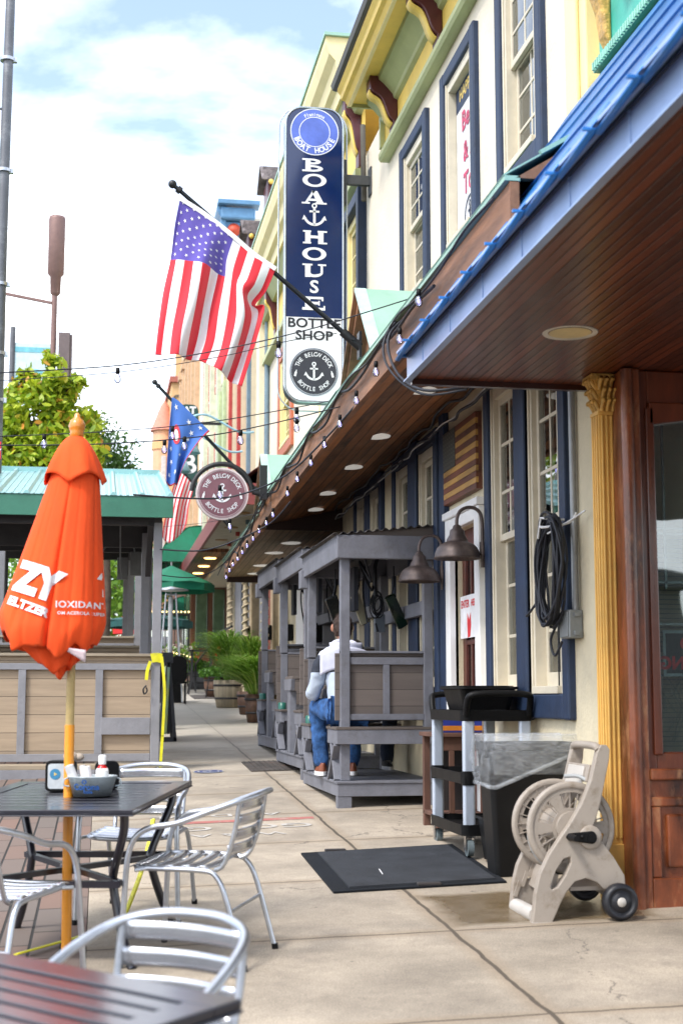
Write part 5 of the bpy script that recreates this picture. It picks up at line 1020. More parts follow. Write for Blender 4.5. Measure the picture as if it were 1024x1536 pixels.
def tree(name, label, base, trunk_h, clumps, leafsize, n, lm, seed, group=None):
    rnd = random.Random(seed); t = thing(name, label, 'tree', base, group=group); mb = MB(); mb.open = True; tr = MB()
    tr.tube([(0, 0, 0), (.05, 0, trunk_h*.6), (0, 0, trunk_h)], [.14, .1, .07], 10)
    tot = sum(c[3]**2 for c in clumps)
    for cx_, cy_, cz_, r in clumps:
        c = Vector((cx_, cy_, cz_)); tr.tube(smooth_path([(0, 0, trunk_h*.8), (cx_*.5, cy_*.5, (trunk_h*.8+cz_)/2), c+Vector((0, 0, r*.5))], 4), [.05]*3+[.035]*3+[.02]*3, 6)
        for k in range(5): d = Vector((rnd.gauss(0, 1), rnd.gauss(0, 1), rnd.gauss(0, 1))).normalized()*r; tr.tube([c, c+d*.9], [.015, .006], 4)
        k = int(n*r*r/tot); subs = [c+Vector((rnd.gauss(0, 1), rnd.gauss(0, 1), rnd.gauss(0, 1))).normalized()*r*rnd.uniform(.45, 1.0) for _ in range(max(8, k//28))]
        for i in range(k):
            s_ = rnd.choice(subs); p = s_+Vector((rnd.gauss(0, 1), rnd.gauss(0, 1), rnd.gauss(0, 1)))*r*.17; leaf(mb, p, leafsize*rnd.uniform(.6, 1.25), rnd)
    tr.build('trunk', bark, t); mb.build('crown', lm, t); return t
tree('street_tree', 'leafy yellow-green street tree with a few orange leaves above the pergola roof', (-.85, 24, gz(-.8, 24)), 3.6, [(-.35, 0, 5.0, .62), (.28, .1, 5.0, .52), (-.1, 0, 5.6, .42), (.5, .1, 4.5, .42), (-.6, -.1, 4.3, .6), (0, -.2, 4.2, .7), (-.02, .1, 6.05, .2), (-.85, 0, 4.8, .5), (.22, 0, 5.55, .3), (-.5, 0, 5.6, .3)], .085, 7500, lf1, 3)
tree('street_tree', 'darker rounded tree just right of the yellow-green one', (.1, 34, gz(0, 34)), 4, [(.0, 0, 5.6, .75), (-.5, .3, 5.9, .8), (.15, 0, 4.8, .8), (-.9, 0, 4.6, .9)], .07, 5200, lf2, 8)
tree('street_tree', 'bushy green tree seen low under the far end of the pergola', (-1.2, 44, gz(-1, 44)), 2, [(-.6, 0, 3.2, 1.6), (1.2, 0, 3, 1.4), (2.2, 1, 3.4, 1.2), (1.2, 0, 1.4, 1.2), (-.6, 0, 1.2, 1.2)], .12, 4200, leafmat('bright_leaves', (.08, .2, .02), (.3, .5, .06)), 5)
tree('street_tree', 'far green tree between the pergola post and the green umbrellas', (1.5, 62, gz(1, 62)), 2, [(-.6, 0, 3.5, 1.5), (.8, 0, 3, 1.5), (2, 0, 3, 1.2), (-2, 0, 3, 1.6), (-3.5, 0, 4, 2)], .14, 3600, MATS.get('x') or lf2, 6)
# green patio umbrellas far down the walk, red one beyond
def far_umb(label, p, r, m, slant=.35, hgt=2.3):
    t = thing('patio_umbrella', label, 'umbrella', p, group='open umbrellas down the walk'); mb = MB(); n = 8
    for k in range(n):
        a, b = 2*PI*k/n, 2*PI*(k+1)/n; mb.add([(0, 0, hgt), (r*math.cos(a), r*math.sin(a), hgt-slant*r), (r*math.cos((a+b)/2)*.97, r*math.sin((a+b)/2)*.97, hgt-slant*r+.03), (r*math.cos(b), r*math.sin(b), hgt-slant*r)], [(0,1,2), (0,2,3)])
        mb.add([(r*math.cos(a), r*math.sin(a), hgt-slant*r), (r*math.cos(b), r*math.sin(b), hgt-slant*r), (r*math.cos(b), r*math.sin(b), hgt-slant*r-.16), (r*math.cos(a), r*math.sin(a), hgt-slant*r-.16)], [(0,1,2,3)])
    mb.build('canopy', m, t, solid=.006); MB().cyl((0, 0, 0), (0, 0, hgt+.08), .022).build('pole', pergpaint, t); return t
far_umb('large dark green umbrella just right of the pergola corner post', (1.6, 33, gz(1.6, 33)), 1.0, grn, .45, 3.0)
pgrn = mat('pale_green_canvas', (.3, .45, .33), .8)
far_umb('upper pale green umbrella of the stacked pair beside the maroon canopy', (1.7, 38, gz(1.7, 38)+.55), .75, pgrn, .3, 3.2)
far_umb('lower pale green umbrella of the stacked pair beside the maroon canopy', (1.75, 42, gz(1.75, 42)), .8, pgrn, .3, 3.2)
far_umb('low dark teal umbrella behind the patio heater', (1.2, 36, gz(1.2, 36)), 1.1, mat('teal_canvas', (.03, .14, .13), .7), .2, 1.95)
far_umb('small bright red umbrella seen between the pergola posts', (.75, 40, gz(.7, 40)), .4, mat('red_canvas', (.7, .03, .03), .7), 1.3, 2.1)
# patio heater
ph = thing('patio_heater', 'tall pyramid patio heater with glass tube standing behind the corner post', 'patio heater', (1.45, 30, gz(1.45, 30)))
mb = MB()
for sx_ in (-1, 1):
    for sy_ in (-1, 1): mb.tube([(sx_*.26, sy_*.26, .0), (sx_*.1, sy_*.1, 2.28)], .014, 6)
for z in (.75, 2.25): r = .26-.16*z/2.28; mb.tube([(-r, -r, z), (r, -r, z), (r, r, z), (-r, r, z)], .012, 6, closed=True)
mb.build('frame', alu, ph); MB().prism([(-.24, 0), (.24, 0), (.21, .75), (-.21, .75)], -.22, .22).build('base', black, ph); MB().cyl((0, 0, .75), (0, 0, 2.2), .05, .05, 12).build('glass_tube', mat('milky_glass', (.55, .58, .6), .2), ph)
MB().lathe([(0, 2.42), (.36, 2.36), (.37, 2.33), (.0, 2.34)], n=4).build('top_hood', alu, ph)
t = thing('black_chair', 'black rounded-back chair standing by the foot of the patio heater', 'chair', (1.6, 29.2, gz(1.6, 29.2))); MB().prism(rrect(-.19, .16, .42, .98, .14), 0, .04).build('backrest', black, t); MB().box(-.19, .16, .04, .45, .42, .46).build('seat', black, t)
for sx_ in (-.17, .14):
    for sy_ in (.03, .42): MB().cyl((sx_, sy_, 0), (sx_, sy_, .42), .012).build('leg', black, t)
# orange chairs far under umbrella
for k, (x, y) in enumerate(((.95, 37), (.72, 38.5))):
    t = thing('slatted_chair', ('orange-brown slatted chair nearest the corner post', 'second orange-brown slatted chair farther left')[k], 'chair', (x, y, gz(x, y))); mb = MB()
    for sx_ in (-.22, .22): mb.box(sx_-.025, sx_+.025, -.02, .02, 0, 1.05+.35*k); mb.box(sx_-.025, sx_+.025, -.45, -.41, 0, .5)
    mb.build('legs', mat('orange_wood', (.5, .15, .05), .6), t); mb = MB()
    for z in (.6, .72, .84, .96): mb.box(-.2, .2, -.01, .012, z, z+.07)
    mb.build('backrest', mat('orange_wood', (.5, .15, .05), .6), t); MB().box(-.24, .24, -.46, .02, .45, .49).build('seat', mat('orange_wood', (.5, .15, .05), .6), t)
# far houses on the left of the street so nothing is empty from the side
for k, (x, y, w_, h_, c) in enumerate(((-16, 40, 8, 9, (.4, .2, .14)), (-18, 62, 10, 11, (.5, .45, .38)), (-15, 90, 9, 10, (.35, .3, .3)))):
    t = thing('street_building', ('brick building across the street', 'pale building across the street farther on', 'grey building across the street farthest on')[k], 'building', (x, y, 0)); MB().box(-w_/2, w_/2, -8, 8, 0, h_).build('wall', mat('house%d' % k, c, .8), t); mb = MB()
    for a in range(4):
        for b in range(2): mb.box(w_/2, w_/2+.03, -6.5+a*3.6, -5.2+a*3.6, 3+b*3, 4.8+b*3)
    mb.build('windows', mat('far_glass', (.1, .12, .14), .1), t)
t = thing('street_building', 'low grey unseen building added behind the viewpoint for the shop window reflection', 'building', (2, -18, 0)); MB().box(-12, 12, -6, 0, -1, 4.2).build('wall', mat('house_behind', (.2, .19, .18), .8), t); MB().box(-12.5, 12.5, -6, .6, 4.2, 4.6).build('roof', mat('house_roof', (.08, .08, .085), .7), t)  # unseen building, added to darken the reflections in the shop glass
mb = MB()
for a in range(6): mb.box(-10+a*3.6, -8+a*3.6, .0, .03, .8, 3.0)
mb.build('windows', mat('far_glass', (.1, .12, .14), .1), t)
# ================================================================== TABLES, CHAIRS, UMBRELLA
def table(name, label, c, rz, hw, hd, slatdir):
    t = thing(name, label, 'table', (c[0], c[1], gz(*c)), rz, tilt=True, group='dark metal patio tables')
    mb = MB(); z = .72; fr = .085
    mb.box(-hw, hw, -hd, -hd+fr, z-.022, z); mb.box(-hw, hw, hd-fr, hd, z-.022, z); mb.box(-hw, -hw+fr, -hd+fr, hd-fr, z-.022, z); mb.box(hw-fr, hw, -hd+fr, hd-fr, z-.022, z)
    mb.box(-hw-.004, hw+.004, -hd-.004, hd+.004, z-.03, z-.0225)
    if slatdir == 'X':
        n = 9; 
        for k in range(n): a = -hd+fr+(2*hd-2*fr)*k/n; mb.box(-hw+fr, hw-fr, a+.008, a+(2*hd-2*fr)/n-.008, z-.018, z-.004)
    mb.build('tabletop', tablem, t, bevel=.004)
    for sx_ in (-1, 1):
        for sy_ in (-1, 1):
            x, y = sx_*(hw-.07), sy_*(hd-.12)
            MB().tube(smooth_path([(x, y, z-.03), (x*.97, y*.93, z-.12), (x*.8, y*.75, .42), (x*.78, y*.72, .34), (x*.9, y*.8, .15), (x*1.05, y*.9, .0)], 6), .021, 6).build('leg', tablem, t)
    mb = MB(); z2 = .37
    mb.bar((-hw*.78, -hd*.72, z2), (hw*.78, -hd*.72, z2), .03, .03); mb.bar((-hw*.78, hd*.72, z2), (hw*.78, hd*.72, z2), .03, .03); mb.bar((-hw*.78, -hd*.72, z2), (hw*.78, hd*.72, z2-.005), .03, .026); mb.bar((-hw*.78, hd*.72, z2), (hw*.78, -hd*.72, z2+.005), .03, .026)
    mb.lathe([(.03, z2-.02), (.05, z2-.02), (.05, z2+.02), (.03, z2+.02)], n=16); mb.build('stretcher', tablem, t); return t
T1 = table('patio_table', 'dark slatted metal patio table with the orange umbrella standing through it', (-.106, 7.12), -.287, .465, .585, 'X')
T0 = table('patio_table', 'blurred dark slatted table corner in the immediate foreground at bottom left', (-.37, 3.31), -.83, .60, .40, 'X')
ch = thing('aluminium_chair', 'x', 'chair', group='aluminium slatted armchairs')
def mk_chair(ch):
    r = .0135; A = []
    half = [(-.27, .27, 0), (-.262, .25, .3), (-.258, .225, .52), (-.255, .15, .61), (-.25, 0, .64), (-.24, -.14, .69), (-.2, -.26, .73), (-.11, -.325, .75)]
    full = half+[(0, -.34, .755)]+[(-x, y, z) for x, y, z in half[::-1]]
    MB().tube(smooth_path(full, 5), r, 10).build('arm_frame', alu, ch)
    hs = [(-.23, -.3, 0), (-.225, -.22, .3), (-.22, -.17, .405), (-.22, -.1, .43), (-.225, .12, .435), (-.2, .21, .435), (-.12, .24, .43)]
    MB().tube(smooth_path(hs+[(0, .245, .428)]+[(-x, y, z) for x, y, z in hs[::-1]], 4), .0125, 8).build('seat_frame', alu, ch)
    mb = MB(); bp = {}
    for s in (-1, 1):
        bp[s] = smooth_path([(s*.175, -.15, .425), (s*.185, -.2, .46), (s*.19, -.25, .6), (s*.19, -.275, .735)], 4); mb.tube(bp[s], .011, 8)
    mb.tube([(-.225, -.232, .25), (.225, -.232, .25)], .008, 6); mb.tube([(-.258, .2, .43), (-.22, .15, .434)], .009, 6); mb.tube([(.258, .2, .43), (.22, .15, .434)], .009, 6)
    mb.build('back_posts', alu, ch)
    slat = mat('polished_slat', (.62, .64, .68), .22, .85, var=.05, vscale=3, bump=.03)
    mb = MB()
    for k in range(5):
        y = .215-k*.078; mb.sheet(lambda u, v: (-.215+.43*u, y-.03+.06*v, .438+.012*math.sin(PI*v)-.012*math.sin(PI*u)), 10, 5)
    mb.build('seat', slat, ch, solid=.003)
    mb = MB()
    for k in range(4):
        z = .49+k*.066; yb = -.2-.05*(z-.46)/.14 if z < .6 else -.25-.025*(z-.6)/.135
        mb.sheet(lambda u, v: (-.186+.372*u, yb-.035*math.sin(PI*u)-.004, z+.048*v), 10, 3)
    mb.build('backrest', slat, ch, solid=.0025)
    mb = MB(); 
    for x, y in ((-.27, .27), (.27, .27), (-.23, -.3), (.23, -.3)): mb.cyl((x, y, 0), (x, y*.995, .025), .016, .016, 10)
    mb.build('feet', black, ch)
mk_chair(ch)
def trot(rz): return (Matrix.Rotation(math.atan(GY), 3, 'X') @ Matrix.Rotation(-math.atan(GX), 3, 'Y') @ Matrix.Rotation(rz, 3, 'Z')).to_euler()
P_ = lambda x, y: (x, y, gz(x, y))
ch.location = P_(.475, 6.76); ch.rotation_euler = trot(math.radians(66)); ch['label'] = 'aluminium chair in full view at the right of the umbrella table'
dup(ch, P_(.24, 7.82), trot(math.radians(180-16)), 'aluminium chair at the far side of the umbrella table')
dup(ch, P_(-.40, 6.2), trot(math.radians(-30)), 'aluminium chair cut off by the left edge in front of the umbrella table')
dup(ch, P_(.075, 3.62), trot(math.radians(180-38)), 'blurred aluminium chair tucked behind the foreground table')
# umbrella
um = thing('closed_umbrella', 'closed bright orange patio umbrella with white lettering on a yellow pole', 'umbrella', (-.133, 7.02, 0))
og = mat('orange_canvas', (.92, .085, .008), .85, var=.1, vscale=5, bump=.7, bscale=14, sz=.35); polem = mat('yellow_pole', (.8, .3, .01), .35, var=.04, coat=.3)
MB().tube([(0.01, -.04, .32), (0, 0, 1.3), (-.0, .0, 1.42)], .0235, 16).build('pole', polem, um); MB().cyl((0, 0, 1.42), (0, 0, 1.8), .021, .021, 14).build('upper_pole', mat('brass_wood', (.5, .36, .14), .4), um)
MB().lathe([(.02, 2.81), (.036, 2.83), (.032, 2.845), (.038, 2.862), (.041, 2.88), (.032, 2.905), (.014, 2.922), (.014, 2.935), (.006, 2.943), (0, 2.945)], (-.0, 0, 0), 20).build('finial', mat('varnished_finial', (.8, .27, .02), .25, coat=.5), um)
from mathutils.bvhtree import BVHTree
def usurf(th, t):
    """t 0 top .. 1 hem; -pi/2 faces the street side"""
    c, s_ = math.cos(th), math.sin(th)
    hem = 1.80 + (.045 if c < -.75 else 0)*1 - .10*max(0, -s_)*max(0, 1-abs(c-.12)*2.6) + .025*math.sin(th*4+1.2) + .012*math.sin(th*11)
    z = 2.66+(hem-2.66)*t
    r = .108+.145*t
    if c < 0: r *= 1+.12*(-c)*t
    folds = .35*math.sin(th*5+.9)+.2*math.sin(th*8+2.1)
    crease = 0
    for a0, w_, d_ in ((-PI/2-.12, .055, .36), (-PI/2-.6, .05, .05), (-PI/2+.3, .05, .05), (-PI/2+1.0, .08, .16), (-PI/2+.62, .05, .03), (PI/2, .2, .3), (PI, .1, .1)):
        dd = (th-a0+PI) % (2*PI)-PI; crease += d_*math.exp(-(dd/w_)**2)
    r *= 1+(.02+.045*t)*folds-crease*(.25+.75*t)*.55
    if t > .88: r *= 1-.16*((t-.88)/.12)**1.5
    return Vector((-.0-.095*t+r*c, r*s_*.85, z))
mb = MB(); mb.open = True; NT, NZ = 240, 60
vs = [usurf(2*PI*i/NT, j/NZ) for j in range(NZ+1) for i in range(NT)]
fs_ = [(j*NT+i, j*NT+(i+1) % NT, (j+1)*NT+(i+1) % NT, (j+1)*NT+i) for j in range(NZ) for i in range(NT)]
mb.add(vs, fs_, True); cp = mb.build('canopy', og, um, solid=.004)
bvh = BVHTree.FromPolygons([tuple(v) for v in vs], fs_)
mb = MB()
for c0, w0, z0, z1, k in ((-.075, .17, 1.80, 1.665, 1), (.0, .09, 1.81, 1.69, 2), (-.15, .10, 1.84, 1.74, 3), (-.05, .12, 1.80, 1.64, 4)):
    mb.sheet(lambda u, v: (c0+w0*2*(u-.5)*(1-.55*v), -.10+.05*k*.5-.06*math.sin(PI*u)*(1-.6*v)+.012*math.sin(u*15+k), z0+(z1-z0)*v*(1-.35*abs(2*u-1))+.008*math.sin(u*11)), 24, 8)
mb.build('lower_folds', og, um, solid=.004)
mb = MB(); mb.sheet(lambda u, v: (-.03+.1*u, -.172+.01*v, 1.785-.06*v*(.15+.85*u)-.012*u), 8, 3); mb.build('lining_fold', mat('pale_lining', (.75, .6, .62), .8), um, solid=.004)
mb = MB(); NT = 120
def cap(th, t):
    lob = abs(math.sin(th*2+.35)); z = 2.82-(.12+.05*(1-lob)*t)*t-.07*t**2; r = .032+.108*t**.8; r *= 1+.07*t*math.sin(th*4+.6)+.035*t*math.sin(th*9)
    return Vector((-.004+r*math.cos(th), r*math.sin(th)*.9, z))
vs = [cap(2*PI*i/NT, j/16) for j in range(17) for i in range(NT)]; mb.add(vs, [(j*NT+i, j*NT+(i+1) % NT, (j+1)*NT+(i+1) % NT, (j+1)*NT+i) for j in range(16) for i in range(NT)], True); mb.open = True; mb.build('vent_cap', og, um, solid=.004)
def utext(mb, s, x0, z0, size, rot=0, bold=.0, wide=1., sp_=1.):
    vs, fs = textmesh(s, size, bold, wide, 3, sp_); pts = []
    for x, y in vs:
        a, b = x0+x*math.cos(rot)-y*math.sin(rot), z0+x*math.sin(rot)+y*math.cos(rot)
        h = bvh.ray_cast(Vector((a, -2, b)), Vector((0, 1, 0))); pts.append((a, h[0].y-.013, b) if h[0] else None)
    n0 = {}; out = []
    for i, p in enumerate(pts):
        if p: n0[i] = len(out); out.append(p)
    mb.add(out, [tuple(n0[i] for i in f) for f in fs if all(i in n0 for i in f)])
mb = MB()
utext(mb, 'ZY', -.165, 2.09, .19, -.33, .013, .85); utext(mb, 'ELTZER', -.205, 1.975, .055, -.36, .003, 1.1)
utext(mb, 'IOXIDANT', .045, 1.985, .043, 0, .0012, 1.1, 1.1); utext(mb, 'OM ACEROLA SUPER', .045, 1.945, .021, 0, .0006, 1.05, 1.1); utext(mb, 'Z', .17, 2.17, .16, -.1, .012, .7); utext(mb, 'D', .155, 2.05, .045, 0, .004, .8)
mb.open = True; mb.build('lettering', mat('print_white', (.8, .78, .8), .7), um); um.location.z = -.045
# things on the table
zt = lambda x, y: gz(x, y)+.722
bx, by = -.02, 6.98
bk = thing('condiment_bucket', 'small galvanised bucket of wrapped cutlery and condiments on the umbrella table', 'bucket', (bx, by, zt(bx, by)))
galv = mat('galvanised_steel', (.5, .56, .58), .45, .0, var=.15, vscale=12)
MB().lathe([(0, .003), (.085, .003), (.088, 0), (.113, .085), (.118, .09), (.118, .095), (.108, .092), (.083, .01), (0, .01)], n=36).build('pail', galv, bk)
for s_ in (-1, 1): MB().tube(smooth_path([(s_*.112, 0, .085), (s_*.132, 0, .075), (s_*.132, 0, .05), (s_*.107, 0, .045)], 5), .004, 6).build('handle', galv, bk)
mb = MB(); B_ = lambda x, y: (lambda a, r: (r*math.sin(a), -r*math.cos(a), .045+y))(x/.1, .1045+.02*y/.09)
vs, fs = textmesh('Corona', .04, .001, 1., 1); mb.add([B_(x-.03, y) for x, y in vs], fs); vs, fs = textmesh('Extra', .02, .0005, 1, 1); mb.add([B_(x-.02, y-.022) for x, y in vs], fs); mb.m = 0; ring(mb, (-.035, .025), .006, .011, B_, 12); mb.build('lettering', mat('print_blue', (.03, .12, .4), .5), bk)
tag(MB().lathe([(0, 0), (.028, 0), (.03, .01), (.03, .09), (.022, .115), (.014, .125), (.014, .13), (0, .13)], n=20).build('ketchup_bottle', mat('ketchup_red', (.6, .01, .01), .25, var=.03), loc=(bx+.045, by-.02, zt(bx, by)+.02)), 'red squeeze bottle with white cap standing in the bucket', 'bottle')
kb = bpy.data.objects['ketchup_bottle']; MB().lathe([(.0305, .07), (.0305, .095), (.026, .11), (.026, .07)], n=20).build('bottle_label', mat('label_white', (.8, .8, .8), .5), kb); MB().lathe([(.018, .128), (.019, .165), (.014, .172), (0, .172)], n=16).build('cap', white, kb)
random.seed(11); mb = MB()
for k in range(5):
    a = random.random()*6.28; p = Vector((bx-.04+.03*math.cos(a), by+.03*math.sin(a), zt(bx, by)+.03)); mb.tube([p, p+Vector((-.03+.02*math.cos(a), .02*math.sin(a), .1+.02*random.random()))], [.018, .015], 7)
tag(mb.build('napkin_roll', mat('napkin', (.75, .74, .74), .9)), 'white rolled napkins leaning in the bucket', 'napkins', kind='stuff')
tag(MB().tube(smooth_path([(bx-.06, by-.01, zt(bx, by)+.05), (bx-.085, by-.02, zt(bx, by)+.12), (bx-.105, by-.02, zt(bx, by)+.15)], 4), [.004]*4+[.009]*4+[.005], 6, flat=.3).build('knife', mat('steel', (.5, .5, .5), .25, 1)), 'steel knife handle sticking out of the bucket', 'cutlery')
nx, ny = -.17, 7.2
nd = thing('napkin_dispenser', 'black and white napkin dispenser with round logo behind the yellow pole', 'napkin dispenser', (nx, ny, zt(nx, ny)), -.15)
MB().prism(rrect(-.08, .06, 0, .15, .025), 0, .1).build('case', black, nd, bevel=.004); MB().prism(rrect(-.066, .046, .014, .135, .015), -.004, -.0005).build('face', mat('pale_face', (.6, .65, .68), .4), nd)
mb = MB(); disc(mb, (-.03, .085), .026, lambda x, y: (x, -.006, y)); mb.m = 1; disc(mb, (-.03, .085), .01, lambda x, y: (x, -.007, y), 3); mb.build('round_emblem', [mat('emblem_teal', (.05, .25, .45), .4), yellow], nd)
mb = MB(); mb.ball((0, 0, .0), .035, 12, .7); mb.ball((.04, .01, -.005), .028, 10, .7); o = mb.build('cloth_bundle', mat('beige_cloth', (.6, .5, .4), .9), loc=(nx+.04, ny+.03, zt(nx, ny)+.17)); tag(o, 'crumpled beige cloth lying on top of the napkin dispenser', 'cloth')
o = MB().prism(rrect(-.06, .06, 0, .14, .03), 0, .06).build('black_caddy', black, loc=(.05, 7.25, zt(.0, 7.2)), bevel=.004); tag(o, 'black rounded menu caddy behind the bucket', 'caddy')
# ================================================================== BOOTHS
comp = plankmat('composite_boards', (.115, .095, .085), 'Z', .14, .75, var=.16, dark=.35, stretch=('X', .06), gap=.03)
compy = plankmat('composite_boards_side', (.115, .095, .085), 'Z', .14, .75, var=.16, dark=.35, stretch=('Y', .06), gap=.03)
W_, D_ = .85, 2.04
def booth(name, label, loc):
    t = thing(name, label, 'booth', loc, group='grey timber dining booths along the pub wall')
    g = greypaint
    # local z=0 at ground; platform
    mb = MB(); mb.box(0, W_, 0, .04, .095, .2); mb.box(0, .04, .04, D_, .095, .2); mb.box(W_-.04, W_, .04, D_, .095, .2); mb.box(.04, W_-.04, D_-.04, D_, .095, .2); mb.build('skirt', g, t, bevel=.004)
    mb = MB(); 
    for k in range(6): mb.box(-.012, W_+.012, -.012+k*(D_+.02)/6, -.012+(k+1)*(D_+.02)/6-.006, .201, .222)
    mb.build('deck', g, t, bevel=.003)
    for x, y in ((.0, .0), (W_-.09, .0), (.0, D_-.1), (W_-.09, D_-.1)): MB().box(x, x+.12 if x < .1 else W_-.002, y+.005, y+.1, -.06, .094).build('foot', g, t, bevel=.004)
    for x, y in ((.03, .03), (W_-.1, .03), (.03, D_-.11), (W_-.1, D_-.11)): MB().box(x, x+.08, y, y+.08, .223, 2.11).build('post', g, t, bevel=.005)
    mb = MB(); mb.box(-.01, W_+.08, -.03, .029, 2.085, 2.285); mb.build('front_beam', g, t, bevel=.006)
    MB().box(-.012, .03, .03, D_+.05, 2.085, 2.284).build('side_beam', g, t, bevel=.006); MB().box(W_-.03, W_+.01, .03, D_, 2.085, 2.28).build('side_beam', g, t, bevel=.006); MB().box(.03, W_-.03, D_-.04, D_, 2.085, 2.28).build('rear_beam', g, t, bevel=.006)
    MB().box(-.04, .03, D_-.08, D_+.09, 1.98, 2.16).build('beam_block', g, t, bevel=.005)
    # wavy roof sheet, raised toward the wall
    mb = MB(); mb.sheet(lambda u, v: (-.05+.95*u, -.04+(D_+.12)*v, 2.29+.10*u+.011*math.sin(u*2*PI*13)), 104, 1); mb.build('roof_sheet', mat('weathered_sheet', (.06, .055, .055), .6, .3, var=.3, wear=(.3, .26, .22), wearamt=.5), t, solid=.004)
    mb = MB(); mb.prism([(.1, 2.286), (W_-.02, 2.286), (W_-.02, 2.37), (.1, 2.3)], .0, .03); mb.build('roof_wedge', comp, t)
    # benches at both ends: seat boards, skirt, back
    for s in (0, 1):
        f = (lambda y: y) if s == 0 else (lambda y: D_-y)
        def bx_(mb, x0, x1, a, b, z0, z1): ya, yb = sorted((f(a), f(b))); mb.box(x0, x1, ya, yb, z0, z1)
        mb = MB(); bx_(mb, -.02, W_+.02, -.03, .5, .645, .668); mb.build('seat', comp, t, bevel=.003)
        mb = MB(); bx_(mb, -.012, W_+.015, -.025, .012, .525, .644); bx_(mb, -.012, .025, .012, .48, .525, .644); bx_(mb, .025, W_-.1, .44, .475, .54, .644); mb.build('seat_skirt', g, t, bevel=.004)
        mb = MB(); mb.bar((.012, f(.40), .225), (.012, f(.06), .52), .03, .075, (1, 0, 0)); mb.bar((.012, f(.08), .225), (.012, f(.30), .52), .03, .06, (1, 0, 0)); mb.build('bench_brace', g, t, bevel=.003)
        bk_ = MB(); bx_(bk_, -.01, W_-.02, .075, .105, .72, 1.285); bb = bk_.build('backrest', comp, t, bevel=.003)
        mb = MB(); bx_(mb, .03+.08, W_-.1, .046, .074, .725, .775); bx_(mb, .11, W_-.1, .046, .074, 1.19, 1.25); bx_(mb, .4, .455, .048, .073, .775, 1.19); bx_(mb, .03, W_-.03, .04, .11, 1.286, 1.305); mb.build('back_frame', g, bb, bevel=.003)
    # table
    MB().box(.0, W_-.02, D_/2-.3, D_/2+.3, .99, 1.02).build('tabletop', comp, t, bevel=.004)
    mb = MB(); mb.prism([(D_/2-.3, .99), (D_/2+.3, .99), (D_/2+.26, .87), (D_/2-.26, .87)], -.012, .03, 'X'); mb.build('table_apron', g, t, bevel=.004); MB().box(.0, .07, D_/2-.1, D_/2+.1, .223, .869).build('table_post', g, t, bevel=.004)
    mb = MB(); mb.lathe([(.045, 0), (.045, .07), (.03, .075), (0, .075)], (.03, D_-.25, .669), 12); mb.build('green_can', mat('green_jar', (.02, .13, .1), .3), t)
    # rail on the wall side
    MB().box(W_-.1, W_-.04, .12, D_-.1, 1.62, 1.74).build('mid_rail', g, t, bevel=.004)
    mb = MB(); mb.box(.3, .34, .9, 1.1, 1.7, 2.1); mb.tube(smooth_path([(.3, .5, 2.2), (.42, .7, 1.95), (.35, .9, 2.15), (.5, 1.1, 1.9), (.6, 1.5, 2.1)], 5), .012, 6); mb.tube(smooth_path([(.45, 1.1, 2.2), (.42, 1.1, 1.9), (.46, 1.1, 1.6)], 5), .01, 6); mb.build('cables', wire, t)
    return t
BX, BY, BZ = 1.975, 11.86, .597
B1_ = booth('dining_booth', 'nearest grey timber booth with a seated man inside', (BX, BY, BZ))
dup(B1_, (BX+.02, BY+2.29, BZ+.118), None, 'middle grey timber booth between the nearest and the farthest one')
dup(B1_, (BX+.06, BY+4.57, BZ+.228), None, 'farthest grey timber booth, next to the grassy barrels')
# hanging heater panels and other gear in the booth
hm = mat('heater_black', (.01, .012, .012), .08, coat=.6); hg = mat('black_green_reflection', (.01, .013, .012), .06, .2, col2=(.008, .035, .006), vscale=9, coat=.6)  # hg: green reflection painted into the dark glass colour
for (x0, y0, x1, y1, Y, m_, l) in ((338, 0, 0, 0, 0, None, ''),): pass
def panel(px0, py0, px1, py1, Y, wd, m_, label):
    a, b = at(px0, py0, Y), at(px1, py1, Y+.12); t = thing('heater_panel', label, 'heater', group='tilted heater panels hung in the booth')
    MB().bar(a, b, wd, .03, (0, -1, .1)).build('case', m_, t, bevel=.006); MB().bar(a+Vector((0, .03, .0)), b+Vector((0, .03, 0)), wd*.6, .05, (0, -1, .1)).build('back_case', black, t); MB().tube([a+Vector((.02, .02, 0)), a+Vector((.05, .05, .1)), (a.x+.06, a.y+.1, 2.7)], .007, 6).build('hanger', iron, t)
panel(496, 896, 514, 945, 13.0, .12, hm, 'dark tilted heater panel above the seated man')
panel(532, 893, 547, 935, 12.9, .085, mat('pale_panel', (.42, .38, .28), .3, col2=(.3, .3, .2)), 'pale tilted heater panel to the right of the man, with a green reflection painted in')
panel(584, 894, 604, 940, 12.6, .10, hg, 'glossy black tilted heater panel with painted green reflection nearest the pub wall')
eb = tag(MB().box(0, .1, 0, .06, 0, .17).build('electric_box', mat('box_steel', (.2, .23, .27), .45, .3), loc=tuple(at(562, 948, 13.2)), bevel=.006), 'small grey electric box hanging below the heater panels', 'electric box')
mb = MB(); rr = random.Random(2)
for k in range(7):
    c = at(565+rr.uniform(-3, 3), 905+rr.uniform(-4, 6), 13.1); r = rr.uniform(.05, .085); mb.tube([c+Vector((r*.7*math.cos(a), 0, r*1.5*math.sin(a))) for a in [i*.45 for i in range(14)]], .006, 5, closed=True)
mb.tube([at(563, 895, 13.1), at(562, 850, 13.1), at(570, 820, 13.1)], .02, 6); mb.tube([at(563, 935, 13.2), at(566, 948, 13.2)], .01, 6); tag(mb.build('cable_coil', wire), 'coil of black cable hanging between the heater panels', 'cable coil')
